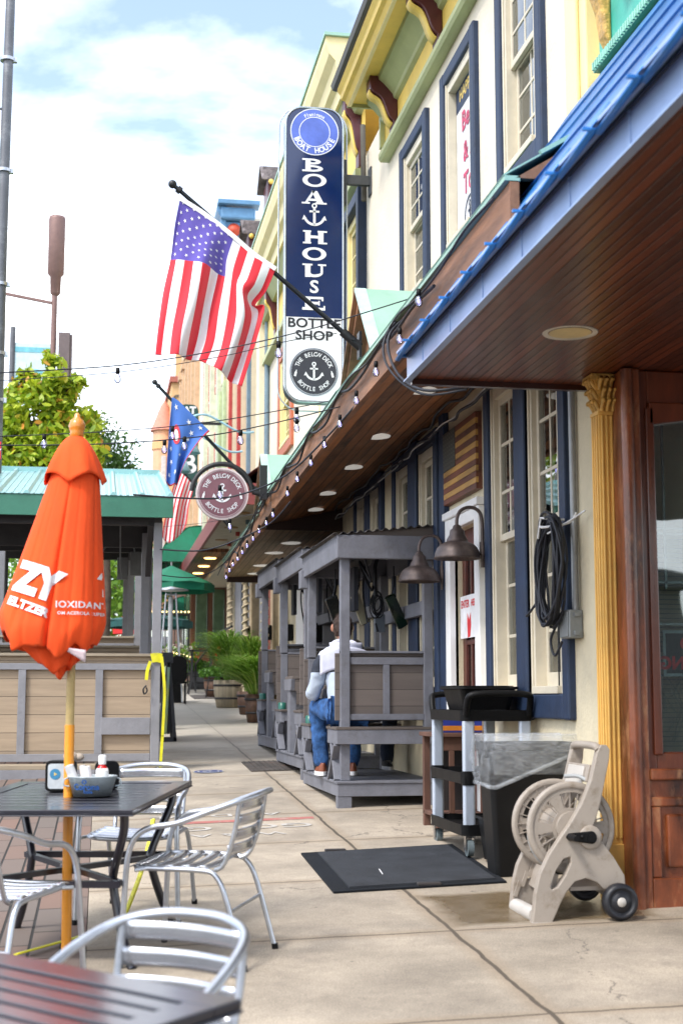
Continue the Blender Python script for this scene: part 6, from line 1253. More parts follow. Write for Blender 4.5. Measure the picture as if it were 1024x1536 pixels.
tag(MB().prism(rrect(0, .26, 0, .1, .05), 0, .05).build('work_light', mat('pale_lens', (.35, .35, .33), .3), loc=tuple(at(524, 862, 13.0)), bevel=.01), 'pale rounded lamp head under the booth roof by the near post', 'lamp').rotation_euler = (0, -.45, 0)
tag(MB().lathe([(0, 0), (.09, 0), (.1, .02), (.1, .12), (.085, .14), (.1, .16), (.1, .3), (0, .3)], n=24).build('steel_keg', mat('keg_steel', (.42, .42, .4), .3, .8), loc=(2.33, 14.9, 1.73)), 'small pale steel keg standing in the middle booth', 'keg')
tag(MB().prism([(0, 0), (.14, 0), (.16, .26), (-.02, .26)], 0, .1).build('black_bin', black, loc=tuple(at(479, 1020, 12.85)), bevel=.006), 'black caddy bin on the booth table edge beside the man', 'bin')
# ================================================================== PEOPLE
skin = mat('skin', (.6, .3, .2), .5, var=.06, bump=0); skin.node_tree.nodes['Principled BSDF'].inputs['Subsurface Weight'].default_value = .08
def skinned(name, verts, edges, radii, m, parent, root=0, sub=2, sx=None):
    me = bpy.data.meshes.new(name); me.from_pydata(verts, edges, []); me.materials.append(m); o = bpy.data.objects.new(name, me); C.objects.link(o); o.parent = parent
    o.modifiers.new('skin', 'SKIN').use_smooth_shade = True; s_ = o.modifiers.new('sub', 'SUBSURF'); s_.levels = sub+1; s_.render_levels = sub+1
    if name != 'body':
        tx_ = bpy.data.textures.new('folds', 'CLOUDS'); tx_.noise_scale = .09; tx_.noise_depth = 3; q = o.modifiers.new('folds', 'DISPLACE'); q.texture = tx_; q.strength = .04; q.mid_level = .3; q.texture_coords = 'LOCAL'
    for i, v in enumerate(me.skin_vertices[0].data): r = radii[i]; v.radius = r if isinstance(r, tuple) else (r, r); v.use_root = (i == root)
    return o
def fingers(mb, wrist, d, palm_n, s=1.):
    """palm and five bent fingers from a wrist point heading d"""
    d = d.normalized(); n = palm_n.normalized(); side = d.cross(n).normalized()
    mb.tube([wrist, wrist+d*.03*s, wrist+d*.085*s], [.024*s, .034*s, .033*s], 8, flat=.55)
    for k, ln in enumerate((.068, .078, .073, .058)):
        b = wrist+d*.08*s+side*(.026-.0175*k)*s; mb.tube([b, b+d*ln*.45*s-n*.004*s, b+d*ln*.75*s-n*.018*s, b+d*ln*.9*s-n*.034*s], [.0088*s, .0084*s, .0078*s, .006*s], 6)
    b = wrist+d*.03*s+side*.028*s; mb.tube([b, b+d*.03*s+side*.022*s-n*.008*s, b+d*.055*s+side*.028*s-n*.02*s], [.0105*s, .0095*s, .0075*s], 6)
def person(label, org, face, jacket, jeans, hairm, shoes, lean=.12, splay=(-.25, .1), jname='jacket', knee_z=None, hoodm=None, sleevem=None, bow=0):
    """seated figure, local +Y is forward; org = seat point under the hips"""
    t = thing('person', label, 'person', org, face)
    hp = Vector((0, 0, .10)); ch_ = Vector((0, lean*.6, .36)); sh_ = Vector((0, lean*.95, .52)); nk = Vector((0, lean*1.1+.0, .60)); hd0 = Vector((0, lean*1.2+.02, .66))
    V = [hp, (hp+ch_)/2, ch_, sh_, nk, hd0]; E_ = [(0,1), (1,2), (2,3), (3,4), (4,5)]; Rr = [(.12, .1), (.12, .095), (.14, .1), (.12, .075), (.052, .055), (.05, .055)]
    arms = {}
    for s in (-1, 1):
        b = len(V); S0 = sh_+Vector((s*.175, 0, -.03)); El = S0+Vector((s*.075, .07, -.28)); Wr = El+Vector((-s*.06, .22, .04)); arms[s] = (S0, El, Wr); V += [sh_+Vector((s*.09, 0, .0)), S0, (S0+El)/2, El, (El+Wr)/2, Wr]; E_ += [(3, b), (b, b+1), (b+1, b+2), (b+2, b+3), (b+3, b+4), (b+4, b+5)]; Rr += [.07, .058, .048, .042, .036, .027]
    legs = {}
    for s, sp in ((-1, splay[0]), (1, splay[1])):
        b = len(V); H0 = hp+Vector((s*.09, .02, -.02)); Kn = H0+Vector((sp, .40, .03)); Fo = Vector((Kn.x+.04*s*-1, Kn.y+.0, -.36)); legs[s] = (H0, Kn, Fo); V += [H0, (H0+Kn)/2, Kn, (Kn+Fo)/2, Fo]; E_ += [(0, b), (b, b+1), (b+1, b+2), (b+2, b+3), (b+3, b+4)]; Rr += [.085, .075, .055, .048, .036]
    body = skinned('body', V, E_, Rr, skin, t)
    # jacket: torso and sleeves a little larger
    V = [hp+Vector((0, 0, -.03)), (hp+ch_)/2, ch_, sh_, nk-Vector((0, 0, .035))]; E_ = [(0,1), (1,2), (2,3), (3,4)]; Rr = [(.155, .13), (.15, .125), (.17, .125), (.14, .095), (.07, .07)]
    for s in (-1, 1):
        S0, El, Wr = arms[s]; b = len(V); V += [sh_+Vector((s*.1, 0, .0)), S0, (S0+El)/2, El, (El+Wr)/2, Wr-(Wr-El)*.12]; E_ += [(3, b), (b, b+1), (b+1, b+2), (b+2, b+3), (b+3, b+4), (b+4, b+5)]; Rr += [.085, .07, .06, .055, .048, .038]
    skinned(jname, V, E_, Rr, jacket, t)
    for s in (-1, 1):
        H0, Kn, Fo = legs[s]
    V = [hp+Vector((0, 0, -.02))]; E_ = []; Rr = [(.135, .12)]
    for s in (-1, 1):
        H0, Kn, Fo = legs[s]; b = len(V); V += [H0, (H0+Kn)/2, Kn+Vector((0, .01, .01)), (Kn+Fo)/2, Fo+Vector((0, 0, -.02))]; E_ += [(0, b), (b, b+1), (b+1, b+2), (b+2, b+3), (b+3, b+4)]; Rr += [.098, .088, .072, .062, .058]
    skinned('jeans', V, E_, Rr, jeans, t)
    for s in (-1, 1):
        H0, Kn, Fo = legs[s]; mb = MB(); x, y, z = Fo.x, Fo.y, Fo.z
        mb.sheet(lambda u, v: (x+math.sin(2*PI*u)*(.044-.012*max(0, math.cos(2*PI*u))*0)*(1-.55*v**2), y+.05+.135*math.cos(2*PI*u)*(1-.35*v)-.045*v, z-.075+.02+.075*v-(.03*max(0, math.cos(2*PI*u))*v)), 20, 6); mb.sheet(lambda u, v: (x+.024*math.sin(2*PI*u), y-.0+.028*math.cos(2*PI*u), z-.0+.04*v), 12, 1)
        sh = mb.build('shoe', shoes, t, solid=.004); mb = MB(); n = 20; mb.prism([(x+.05*math.sin(2*PI*i/n), y+.05+.145*math.cos(2*PI*i/n)) for i in range(n)], z-.082, z-.05, 'Z'); mb.build('sole', mat('white_sole', (.75, .75, .76), .6), sh)
        mb = MB()
        for k in range(3): mb.tube([(x-.025, y+.08+.02*k, z+.0-.012*k), (x+.025, y+.08+.02*k, z+.0-.012*k)], .004, 5)
        mb.build('laces', mat('lace', (.3, .3, .3), .8), sh)
    # head
    hc = hd0+Vector((0, .02, .095)); mb = MB(); mb.open = True
    def headp(th, ph):
        r = Vector((.073*math.sin(ph)*math.cos(th), .094*math.sin(ph)*math.sin(th), .115*math.cos(ph)))
        if r.z < -.03: r.x *= 1-.25*(-r.z-.03)/.085; r.y = r.y*(1-.1)+(.008 if r.y > 0 else .012)
        if r.y > .06: nz_ = max(0, 1-abs(r.x)/.018)*max(0, 1-abs(r.z+.012)/.032); r.y += .024*nz_; r.y -= .010*max(0, 1-abs(abs(r.x)-.03)/.016)*max(0, 1-abs(r.z-.012)/.016); r.y += .005*max(0, 1-abs(r.x)/.025)*max(0, 1-abs(r.z+.056)/.012)
        return hc+r
    mb.sheet(lambda u, v: headp(2*PI*u, PI*v), 36, 28)
    for s in (-1, 1): 
        e = hc+Vector((s*.076, -.004, .0)); mb.sheet(lambda u, v: e+Vector((s*(.004+.018*math.sin(PI*v)*(.6+.4*math.cos(2*PI*u))), -.006+.019*math.cos(2*PI*u)*math.sin(PI*v)-.01*math.sin(PI*v), .032*math.cos(PI*v))), 10, 8)
    hd = mb.build('head', skin, t)
    mb = MB()
    for s in (-1, 1): mb.ball(hc+Vector((s*.03, .078, .012)), .011, 8)
    mb.build('eyes', mat('eye_dark', (.03, .02, .02), .2), hd)
    mb = MB(); mb.tube([hc+Vector((-.022, .088, -.056)), hc+Vector((0, .093, -.057)), hc+Vector((.022, .088, -.056))], [.002, .005, .002], 6); mb.build('mouth', mat('lips', (.4, .12, .1), .5), hd)
    rnd = random.Random(9); mb = MB(); mb.open = True
    def hp_(th, ph, o): 
        r = Vector(((.079+o)*math.sin(ph)*math.cos(th), (.1+o)*math.sin(ph)*math.sin(th), (.124+o)*math.cos(ph))); return hc+r+Vector((0, -.006, .003))
    def lim(th): f_ = math.sin(th); return (1.0 if f_ > .55 else 1.15+1.05*min(1, max(0, (.55-f_)/.7)) if abs(math.cos(th)) < .8 or f_ < -.2 else 1.45)
    mb.sheet(lambda u, v: hp_(2*PI*u, v*lim(2*PI*u), .003*math.sin(31*u*6.28)*v+.002*math.sin(v*40+u*50)), 60, 16)
    for k in range(1500):
        th, ph = rnd.random()*6.28, rnd.random(); ph = ph*lim(th); p = hp_(th, ph, 0); q = hp_(th+rnd.uniform(-.12, .12), ph+.2, .006+.006*rnd.random()); w2 = Vector((rnd.uniform(-1, 1), rnd.uniform(-1, 1), rnd.uniform(-1, 1)))*.0022; mb.add([p-w2, p+w2, q], [(0,1,2)])
    mb.build('hair', hairm, hd)
    if hoodm:
        mb = MB(); mb.tube([nk+Vector((.085*math.cos(a), -.04+.075*math.sin(a)-.02, .0-.035*math.sin(a)*-1)) for a in [i*2*PI/18 for i in range(18)]], .034, 10, closed=True); mb.sheet(lambda u, v: nk+Vector(((u-.5)*.26*(1-.4*v**2), -.085-.05*math.sin(PI*u)*(1-.3*v)-.02, .03-.16*v)), 16, 8); mb.build('hood', hoodm, t, solid=.012)
        mb = MB()
        mb.sheet(lambda u, v: sh_+Vector(((u-.5)*.42, -.10-.04*math.sin(PI*u)+.09*abs(u-.5)*0, .075-.17*v-.06*(2*abs(u-.5))**2)), 20, 8); mb.build('shoulder_panel', hoodm, t, solid=.02)
    mb = MB()
    for s in (-1, 1): S0, El, Wr = arms[s]; fingers(mb, Wr, Wr-El, Vector((0, .2, -1)))
    mb.build('hands', skin, t)
    if bow: hd.rotation_euler = (-bow, 0, 0); hd.location = hd0-Matrix.Rotation(-bow, 3, 'X')@hd0
    return t, arms
denim = mat('blue_denim', (.03, .105, .29), .9, var=.35, vscale=14, bump=.3, bscale=150)
def jacketmat():
    m = mat('banded_jacket', (.5, .54, .62), .7, var=.05); nt = m.node_tree; L = nt.links.new; b = nt.nodes['Principled BSDF']
    tc = N(nt, 'ShaderNodeTexCoord'); sp = N(nt, 'ShaderNodeSeparateXYZ'); L(tc.outputs['Object'], sp.inputs[0]); rp = N(nt, 'ShaderNodeValToRGB'); rp.color_ramp.interpolation = 'CONSTANT'
    rp.color_ramp.elements[0].color = (.4, .46, .55, 1); rp.color_ramp.elements[1].position = .39; rp.color_ramp.elements[1].color = (.02, .025, .04, 1); e = rp.color_ramp.elements.new(.53); e.color = (.72, .74, .86, 1)
    L(sp.outputs['Z'], rp.inputs[0]); L(rp.outputs[0], b.inputs['Base Color']); return m
man, arms_ = person('man seen from behind in a white and navy jacket seated in the nearest booth', (2.115, 12.20, 1.305), 0, jacketmat(), denim, mat('brown_hair', (.05, .025, .015), .6, var=.3, vscale=30), mat('brown_leather', (.22, .06, .025), .4), lean=.16, splay=(-.09, .06), hoodm=mat('hood_white', (.68, .7, .85), .8, bump=.4, bscale=12))
wom, _ = person('person with dark hair and a black top facing the man across the booth table', (2.42, 13.55, 1.275), PI, mat('black_knit', (.012, .014, .02), .8), mat('dark_denim', (.02, .03, .06), .85), mat('dark_brown_hair', (.025, .014, .01), .5, var=.3, vscale=30), mat('black_shoe', (.02, .02, .02), .5), lean=.22, jname='top', bow=1.05); man.scale = (1.08,)*3; wom.scale = (.96,)*3; wom.location.x = 2.36
# ================================================================== BARN LAMPS ON THE WALL
cop = mat('aged_copper', (.115, .088, .082), .45, .5, var=.22, vscale=9, bump=.12, bscale=30, wear=(.22, .17, .15), wearamt=.5, wscale=8)
bl_ = thing('barn_lamp', 'x', 'lamp', group='aged copper gooseneck barn lamps')
MB().lathe([(.0, .225), (.02, .225), (.03, .215), (.034, .2), (.052, .185), (.056, .165), (.058, .15), (.078, .115), (.08, .1), (.095, .092), (.125, .078), (.15, .052), (.166, .015), (.17, -.01), (.176, -.028), (.172, -.03), (.155, .02), (.1, .06), (.0, .08)], (0, 0, 0), 32).build('lamp_shade', cop, bl_, bevel=0)
MB().tube(smooth_path([(0, 0, .2), (0, 0, .27), (.03, 0, .335), (.1, 0, .36), (.165, 0, .335), (.192, 0, .26), (.195, 0, .08), (.195, 0, -.09)], 6), .0135, 10).build('arm', cop, bl_)
mb = MB(); mb.lathe([(0, -.035), (.035, -.03), (.055, -.01), (.07, .0), (.072, .02), (0, .02)], (.245, 0, .05), 24, 'X'); mb.cyl((.195, 0, .05), (.24, 0, .05), .02); mb.cyl((.195, 0, .0), (.195, 0, .1), .022); mb.build('wall_plate', cop, bl_); MB().ball((0, 0, .02), .03).build('bulb', mat('frosted_bulb', (.5, .48, .42), .3), bl_)
bl_.location = (WX-.245, 10.24, 2.56); bl_['label'] = 'larger nearer copper barn lamp over the door, on the navy window frame'
dup(bl_, (WX-.25, 11.5, 2.49), None, 'farther copper barn lamp by the corner of the nearest booth')
for o_ in ():
    pass
MB().box(WX-.05, WX+.0, 11.45, 11.62, .8, 3.9).build('trim_board', navy, bpy.data.objects['pub_building'], bevel=.008)
# wooden flag
wf = thing('wooden_flag', 'carved wooden flag with brown and tan stripes mounted over the door', 'wall art', (WX-.03, 10.92, 3.39))
w1 = mat('stained_brown', (.17, .055, .03), .45, var=.35, vscale=7, sy=.2); w2 = mat('stained_tan', (.5, .28, .08), .45, var=.25, vscale=7, sy=.2); w3 = mat('stained_charcoal', (.045, .045, .04), .5)
MB().box(-.0, .03, -.52, .52, -.3, .3).build('backing', w1, wf)
mb = MB()
for k in range(13):
    mb.m = 0 if k % 2 == 0 else 1; z0, z1 = .3-(k+1)*.6/13, .3-k*.6/13; mb.box(-.022, -.001, -.52, .52 if k > 6 else .115, z0+.001, z1-.001)
mb.build('stripes', [w1, w2], wf, bevel=.0015)
cb = MB().box(-.024, -.001, .12, .52, .3-7*.6/13+.001, .3).build('star_field', w3, wf); mb = MB()
for a in range(9):
    for b in range(6): mb.add([(-.0255, .15+b*.068+(a % 2)*.0+x, .27-a*.034+y) for x, y in star(.012)], [tuple(range(10))])
mb.build('stars', mat('star_pale', (.2, .2, .17), .6), cb)
# poster on the door
dp = bpy.data.objects['door']; mb = MB(); mb.box(WX+.035, WX+.042, 10.56, 11.26, 1.98, 2.32); po = mb.build('notice', mat('poster_white', (.8, .8, .82), .5), dp)
mb = MB(); q = lambda cy, cz: (lambda x, y: (WX+.033, cy-x, cz+y)); put_text(mb, 'ENTER', q(11.1, 2.25), .085, .002); put_text(mb, 'HERE', q(10.83, 2.25), .075, .002); mb.add([q(10.98, 2.1)(x, y) for x, y in ((-.05, .08), (.0, .02), (.05, .08), (.06, -.02), (.03, -.11), (-.04, -.12), (-.06, 0))], [tuple(range(7))])
mb.m = 1; disc(mb, (0, 0), .1, q(10.68, 2.15), 24); mb.m = 2; disc(mb, (0, 0), .05, lambda x, y: (WX+.0315, 10.68-x, 2.15+y), 4); mb.build('notice_print', [mat('poster_red', (.7, .02, .03), .5), mat('poster_blue', (.05, .1, .5), .5), yellow], po)
# hose coil and meter box
cc = thing('cable_coil', 'big coil of black cable tied to the conduit beside the nearest window', 'cable coil'); rr = random.Random(6); mb = MB()
for k in range(16):
    cy, cz, ry, rz_ = 8.32+rr.uniform(-.04, .04), 2.28+rr.uniform(-.03, .02), .19+rr.uniform(-.04, .03), .30+rr.uniform(-.04, .05); x = WX-.12-.012*(k % 5)-rr.uniform(0, .02); p0 = rr.uniform(-.02, .02)
    mb.tube([(x+.012*math.sin(3*a+k), cy+ry*math.cos(a)+p0, cz+rz_*math.sin(a)-.05*math.cos(a)) for a in [i*2*PI/26 for i in range(26)]], .0085, 7, closed=True)
mb.tube(smooth_path([(WX-.13, 8.3, 2.1), (WX-.12, 8.28, 1.98), (WX-.13, 8.4, 1.86), (WX-.12, 8.36, 1.76), (WX-.1, 8.28, 1.84)], 5), .0085, 7); mb.tube(smooth_path([(WX-.14, 8.5, 2.15), (WX-.2, 8.62, 2.03), (WX-.2, 8.67, 2.02)], 4), .0085, 7)
mb.build('coil', wire, cc); mb = MB(); mb.tube(smooth_path([(WX-.16, 8.44, 2.58), (WX-.2, 8.32, 2.54), (WX-.06, 8.22, 2.56), (WX-.02, 8.2, 2.62)], 4), .009, 6); mb.tube(smooth_path([(WX-.17, 8.3, 2.5), (WX-.1, 8.14, 2.55), (WX-.05, 7.95, 2.6)], 4), .006, 6); mb.tube([(WX-.2, 8.4, 2.48), (WX-.2, 8.34, 2.6), (WX-.08, 8.25, 2.58)], .008, 6); mb.build('tie', mat('white_tie', (.75, .75, .75), .5), cc)
mx_ = thing('meter_box', 'grey electric box at the foot of the conduit below the cable coil', 'electric box'); MB().box(WX-.09, WX-.002, 8.17, 8.34, 1.86, 2.03).build('case', mat('box_grey2', (.26, .28, .29), .45, .3), mx_, bevel=.008); MB().box(WX-.098, WX-.0905, 8.18, 8.33, 1.868, 2.022).build('cover', mat('box_grey2', (.26, .28, .29), .45, .3), mx_, bevel=.003)
mb = MB(); 
for y_, z_ in ((8.16, 2.0), (8.16, 1.89)): mb.box(WX-.06, WX-.03, y_-.012, y_+.01, z_-.012, z_+.012)
mb.build('lugs', mat('box_grey2', (.26, .28, .29), .45, .3), mx_)
# ================================================================== MAT, BIN, CART, REEL
mt = thing('floor_mat', 'black ribbed rubber mat lying on the sidewalk in front of the cart', 'mat'); rub = mat('black_rubber', (.006, .008, .012), .8, var=.25, vscale=3, bump=.3, spec=.25, wear=(.02, .02, .022), wearamt=.5, wscale=4)
C4 = [(1.33, 8.13), (2.36, 8.2), (2.40, 9.66), (1.345, 9.56)]
def mp4(u, v, dz): a = [C4[0][i]*(1-u)*(1-v)+C4[1][i]*u*(1-v)+C4[2][i]*u*v+C4[3][i]*(1-u)*v for i in (0, 1)]; return (a[0], a[1], gz(*a)+dz)
mb = MB(); mb.add([mp4(u, v, z) for z in (0.001, .013) for u, v in ((0,0), (1,0), (1,1), (0,1))], [(3,2,1,0), (4,5,6,7), (0,1,5,4), (1,2,6,5), (2,3,7,6), (3,0,4,7)])
mb.m = 1
for k in range(58):
    v = .05+.9*k/58; mb.add([mp4(u, vv, z) for z in (.0131, .024) for u, vv in ((.1, v), (.95, v), (.95, v+.009), (.1, v+.009))], [(4,5,6,7), (0,1,5,4), (1,2,6,5), (2,3,7,6), (3,0,4,7)])
mb.build('sheet', [rub, mat('mat_ribs', (.03, .034, .042), .7, var=.2)], mt, bevel=.002); mb = MB()
for u, v in ((.22, .99), (.55, .02)): p = Vector(mp4(u, v, .018)); mb.bar(p-Vector((.07, 0, 0)), p+Vector((.07, 0, 0)), .045, .02)
mb.build('edge_weights', mat('edge_tape', (.035, .03, .03), .6), mt, bevel=.006); mb = MB(); mb.tube([Vector(mp4(.36, .4, .022)), Vector(mp4(.35, .28, .022))], .004, 5); mb.build('stuck_straw', white, mt)
bn_ = thing('waste_bin', 'slim black waste bin with a clear liner folded over its rim', 'waste bin', (2.325, 8.37, gz(2.5, 8.4))); blk2 = mat('bin_black', (.005, .005, .0055), .5, spec=.25, var=.2, vscale=6, bump=.1)
def ring_(x0, x1, y0, y1, r, z): return [(x, y, z) for x, y in rrect(x0, x1, y0, y1, r, 5)]
def loft(mb, rings, closed_bottom=True, closed_top=False):
    n = len(rings[0]); vs = [p for r in rings for p in r]; fs = [(i*n+j, i*n+(j+1) % n, (i+1)*n+(j+1) % n, (i+1)*n+j) for i in range(len(rings)-1) for j in range(n)]
    if closed_bottom: fs.append(tuple(range(n))[::-1])
    if closed_top: fs.append(tuple(range((len(rings)-1)*n, len(rings)*n)))
    mb.add(vs, fs, False)
mb = MB(); loft(mb, [ring_(.03, .46, .02, .24, .03, 0), ring_(-.02, .52, -.02, .27, .035, .74), ring_(-.03, .53, -.03, .28, .04, .745), ring_(-.03, .53, -.03, .28, .04, .79), ring_(-.01, .51, -.01, .26, .035, .79), ring_(.04, .45, .03, .23, .03, .02)]); mb.build('bin_body', blk2, bn_, bevel=0)
film = bpy.data.materials.new('clear_liner'); film.use_nodes = True; nt = film.node_tree; nt.nodes.clear(); o_ = N(nt, 'ShaderNodeOutputMaterial'); tr = N(nt, 'ShaderNodeBsdfTransparent'); gl_ = N(nt, 'ShaderNodeBsdfPrincipled'); gl_.inputs['Base Color'].default_value = (.75, .8, .86, 1); gl_.inputs['Roughness'].default_value = .18
tc = N(nt, 'ShaderNodeTexCoord'); mpn = N(nt, 'ShaderNodeMapping'); mpn.inputs['Scale'].default_value = (5, 5, 16); mpn.inputs['Rotation'].default_value = (.4, .5, 0); nz = N(nt, 'ShaderNodeTexNoise', Scale=2., Detail=8., Roughness=.7, Distortion=1.5); nt.links.new(tc.outputs['Object'], mpn.inputs[0]); nt.links.new(mpn.outputs[0], nz.inputs['Vector'])
mr_ = N(nt, 'ShaderNodeMapRange'); mr_.inputs['From Min'].default_value = .35; mr_.inputs['From Max'].default_value = .75; mr_.inputs['To Min'].default_value = .06; mr_.inputs['To Max'].default_value = .3; nt.links.new(nz.outputs['Fac'], mr_.inputs[0])
mxs = N(nt, 'ShaderNodeMixShader'); nt.links.new(mr_.outputs[0], mxs.inputs[0]); nt.links.new(tr.outputs[0], mxs.inputs[1]); nt.links.new(gl_.outputs[0], mxs.inputs[2]); nt.links.new(mxs.outputs[0], o_.inputs[0])
bpn = N(nt, 'ShaderNodeBump', Strength=.6, Distance=.01); nt.links.new(nz.outputs['Fac'], bpn.inputs['Height']); nt.links.new(bpn.outputs[0], gl_.inputs['Normal'])
mb = MB(); mb.open = True; base = [Vector(p) for p in ring_(-.05, .55, -.05, .3, .06, 0)]; ln = len(base); rn = random.Random(12); cen = Vector((.25, .125, 0)); rings = []
for k in range(12):
    t = k/11; r = []
    for j, p in enumerate(base):
        q_ = j/ln*2*PI; low_ = .30+.03*math.sin(q_+2.4)-.2*(p.x/.5); z = .84-low_*t; o2 = .012*math.sin(q_*7+t*6)+.008*math.sin(q_*17+t*13)+.02*math.sin(PI*t); d = (p-cen); d.z = 0; d.normalize(); r.append(tuple(p+d*(o2-.012)+Vector((0, 0, z))))
    rings.append(r)
ins = [[tuple(cen+(Vector(p)-cen)*.93+Vector((0, 0, .83-.0))) for p in base], [tuple(cen+(Vector(p)-cen)*.85+Vector((0, 0, .6))) for p in base]]
loft(mb, [ins[1], ins[0]]+rings, False); mb.sm = [True]*len(mb.f); ln_ = mb.build('liner', film, bn_)
mb = MB(); r_ = [Vector(p)+Vector((0, 0, .0)) for p in rings[-1]]; mb.tube(r_, .013, 6, closed=True); mb.tube([Vector(p)+Vector((0,0,-.005)) for p in rings[0]], .005, 5, closed=True); mb.build('liner_hem', film, bn_)
# cart
ct_ = thing('utility_cart', 'black three-shelf utility cart with pale aluminium posts beside the mat', 'utility cart', (2.35, 9.08, gz(2.5, 9.4))); al2 = mat('satin_post', (.5, .56, .66), .4, .5, var=.04)
CW, CD = .42, .86
for nm, z in (('top_shelf', .86), ('middle_shelf', .46), ('bottom_shelf', .13)):
    mb = MB(); loft(mb, [ring_(-.03, CW+.03, -.03, CD+.03, .05, z-.0), ring_(-.035, CW+.035, -.035, CD+.035, .05, z+.07), ring_(-.02, CW+.02, -.02, CD+.02, .04, z+.07), ring_(-.015, CW+.015, -.015, CD+.015, .04, z+.03)], True, True); mb.build(nm, black, ct_)
for x, y in ((.02, .0), (CW-.02, .0), (.02, CD), (CW-.02, CD)):
    MB().prism(rrect(x-.04, x+.04, y-.022, y+.022, .018), .17, .86, 'Z').build('post', al2, ct_)
    MB().prism(rrect(x-.045, x+.045, y-.027, y+.027, .018), .45, .54, 'Z').build('post_collar', black, ct_)
    cs = MB(); cs.cyl((x-.02, y, .052), (x+.02, y, .052), .052, .052, 20); c_ = cs.build('caster', mat('caster_grey', (.12, .15, .16), .4), ct_); mb = MB(); mb.box(x-.03, x-.024, y-.025, y+.025, .04, .13); mb.box(x+.024, x+.03, y-.025, y+.025, .04, .13); mb.box(x-.024, x+.024, y-.02, y+.02, .118, .13); mb.build('fork', mat('steel', (.5, .5, .5), .25, 1), c_)
mb = MB()
for y in (-.03, CD+.03):
    s = -1 if y < 0 else 1; mb.tube(smooth_path([(0, y, .9), (-.0, y+s*.04, .99), (.03, y+s*.07, 1.03), (CW/2, y+s*.08, 1.04), (CW-.03, y+s*.07, 1.03), (CW, y+s*.04, .99), (CW, y, .9)], 5), .022, 10)
mb.build('handles', black, ct_)
tb = thing('bus_tub', 'black bus tub with flared rim sitting on top of the cart', 'tub', (2.38, 9.25, gz(2.5, 9.4)+.93)); mb = MB(); loft(mb, [ring_(.02, .34, .04, .5, .04, .001), ring_(-.01, .37, .0, .54, .045, .135), ring_(-.03, .39, -.02, .56, .05, .14), ring_(-.03, .39, -.02, .56, .05, .155), ring_(.0, .36, .01, .53, .04, .15), ring_(.03, .33, .05, .49, .04, .012)]); mb.build('tub', black, tb)
mb = MB(); mb.box(-.02, .37, .18, .55, .156, .163); mb.box(-.0, .35, -.0, .19, .156, .161); mb.build('lid', black, tb, bevel=.004)
t2 = thing('hanging_bin', 'small black bin hooked on the near end of the cart', 'bin', (2.42, 8.86, gz(2.4, 8.9)+.02)); mb = MB(); loft(mb, [ring_(.02, .15, .02, .14, .02, 0), ring_(-.01, .19, -.01, .17, .025, .25), ring_(-.025, .205, -.025, .185, .03, .255), ring_(-.025, .205, -.025, .185, .03, .27), ring_(.0, .18, .0, .16, .025, .26), ring_(.03, .14, .03, .13, .02, .01)]); mb.build('bin_body', blk2, t2)
wc = thing('timber_stand', 'brown timber stand with a dark open front behind the cart', 'stand', (2.44, 10.28, gz(2.5, 10.4))); wst = mat('brown_stain', (.13, .06, .04), .7, var=.25, vscale=6, sz=.3)
mb = MB()
for x in (0, .34): mb.box(x, x+.05, 0, .05, 0, .68); mb.box(x, x+.05, .4, .45, 0, .68)
mb.box(-.02, .41, -.02, .47, .68, .71); mb.box(.05, .34, .01, .03, .58, .68); mb.box(.0, .39, .02, .44, .1, .13); mb.box(.1, .14, .005, .03, .13, .58); mb.build('frame', wst, wc, bevel=.004); MB().box(.05, .34, .3, .32, .13, .6).build('back_panel', mat('dark_stain', (.02, .015, .015), .7), wc)
cx_ = thing('carton', 'blue and orange drinks carton on the timber stand behind the cart', 'carton', (2.5, 10.32, gz(2.5, 10.4)+.711)); MB().box(0, .3, 0, .2, 0, .16).build('box_body', mat('carton_blue', (.02, .035, .25), .5), cx_, bevel=.003); MB().box(-.001, .3005, -.001, .2005, .015, .05).build('print_band', mat('carton_orange', (.6, .2, .02), .5), cx_)
mb = MB(); rn = random.Random(1)
for k in range(6): p = Vector((2.62+rn.uniform(-.02, .02), 8.98, gz(2.6, 9)+.2)); mb.tube([p, p+Vector((rn.uniform(-.04, .04), 0, .06)), p+Vector((rn.uniform(-.04, .04), 0, .13))], .006, 5)
tag(mb.build('cutlery', mat('steel', (.5, .5, .5), .25, 1)), 'bunch of steel cutlery on the bottom shelf of the cart', 'cutlery', kind='stuff')
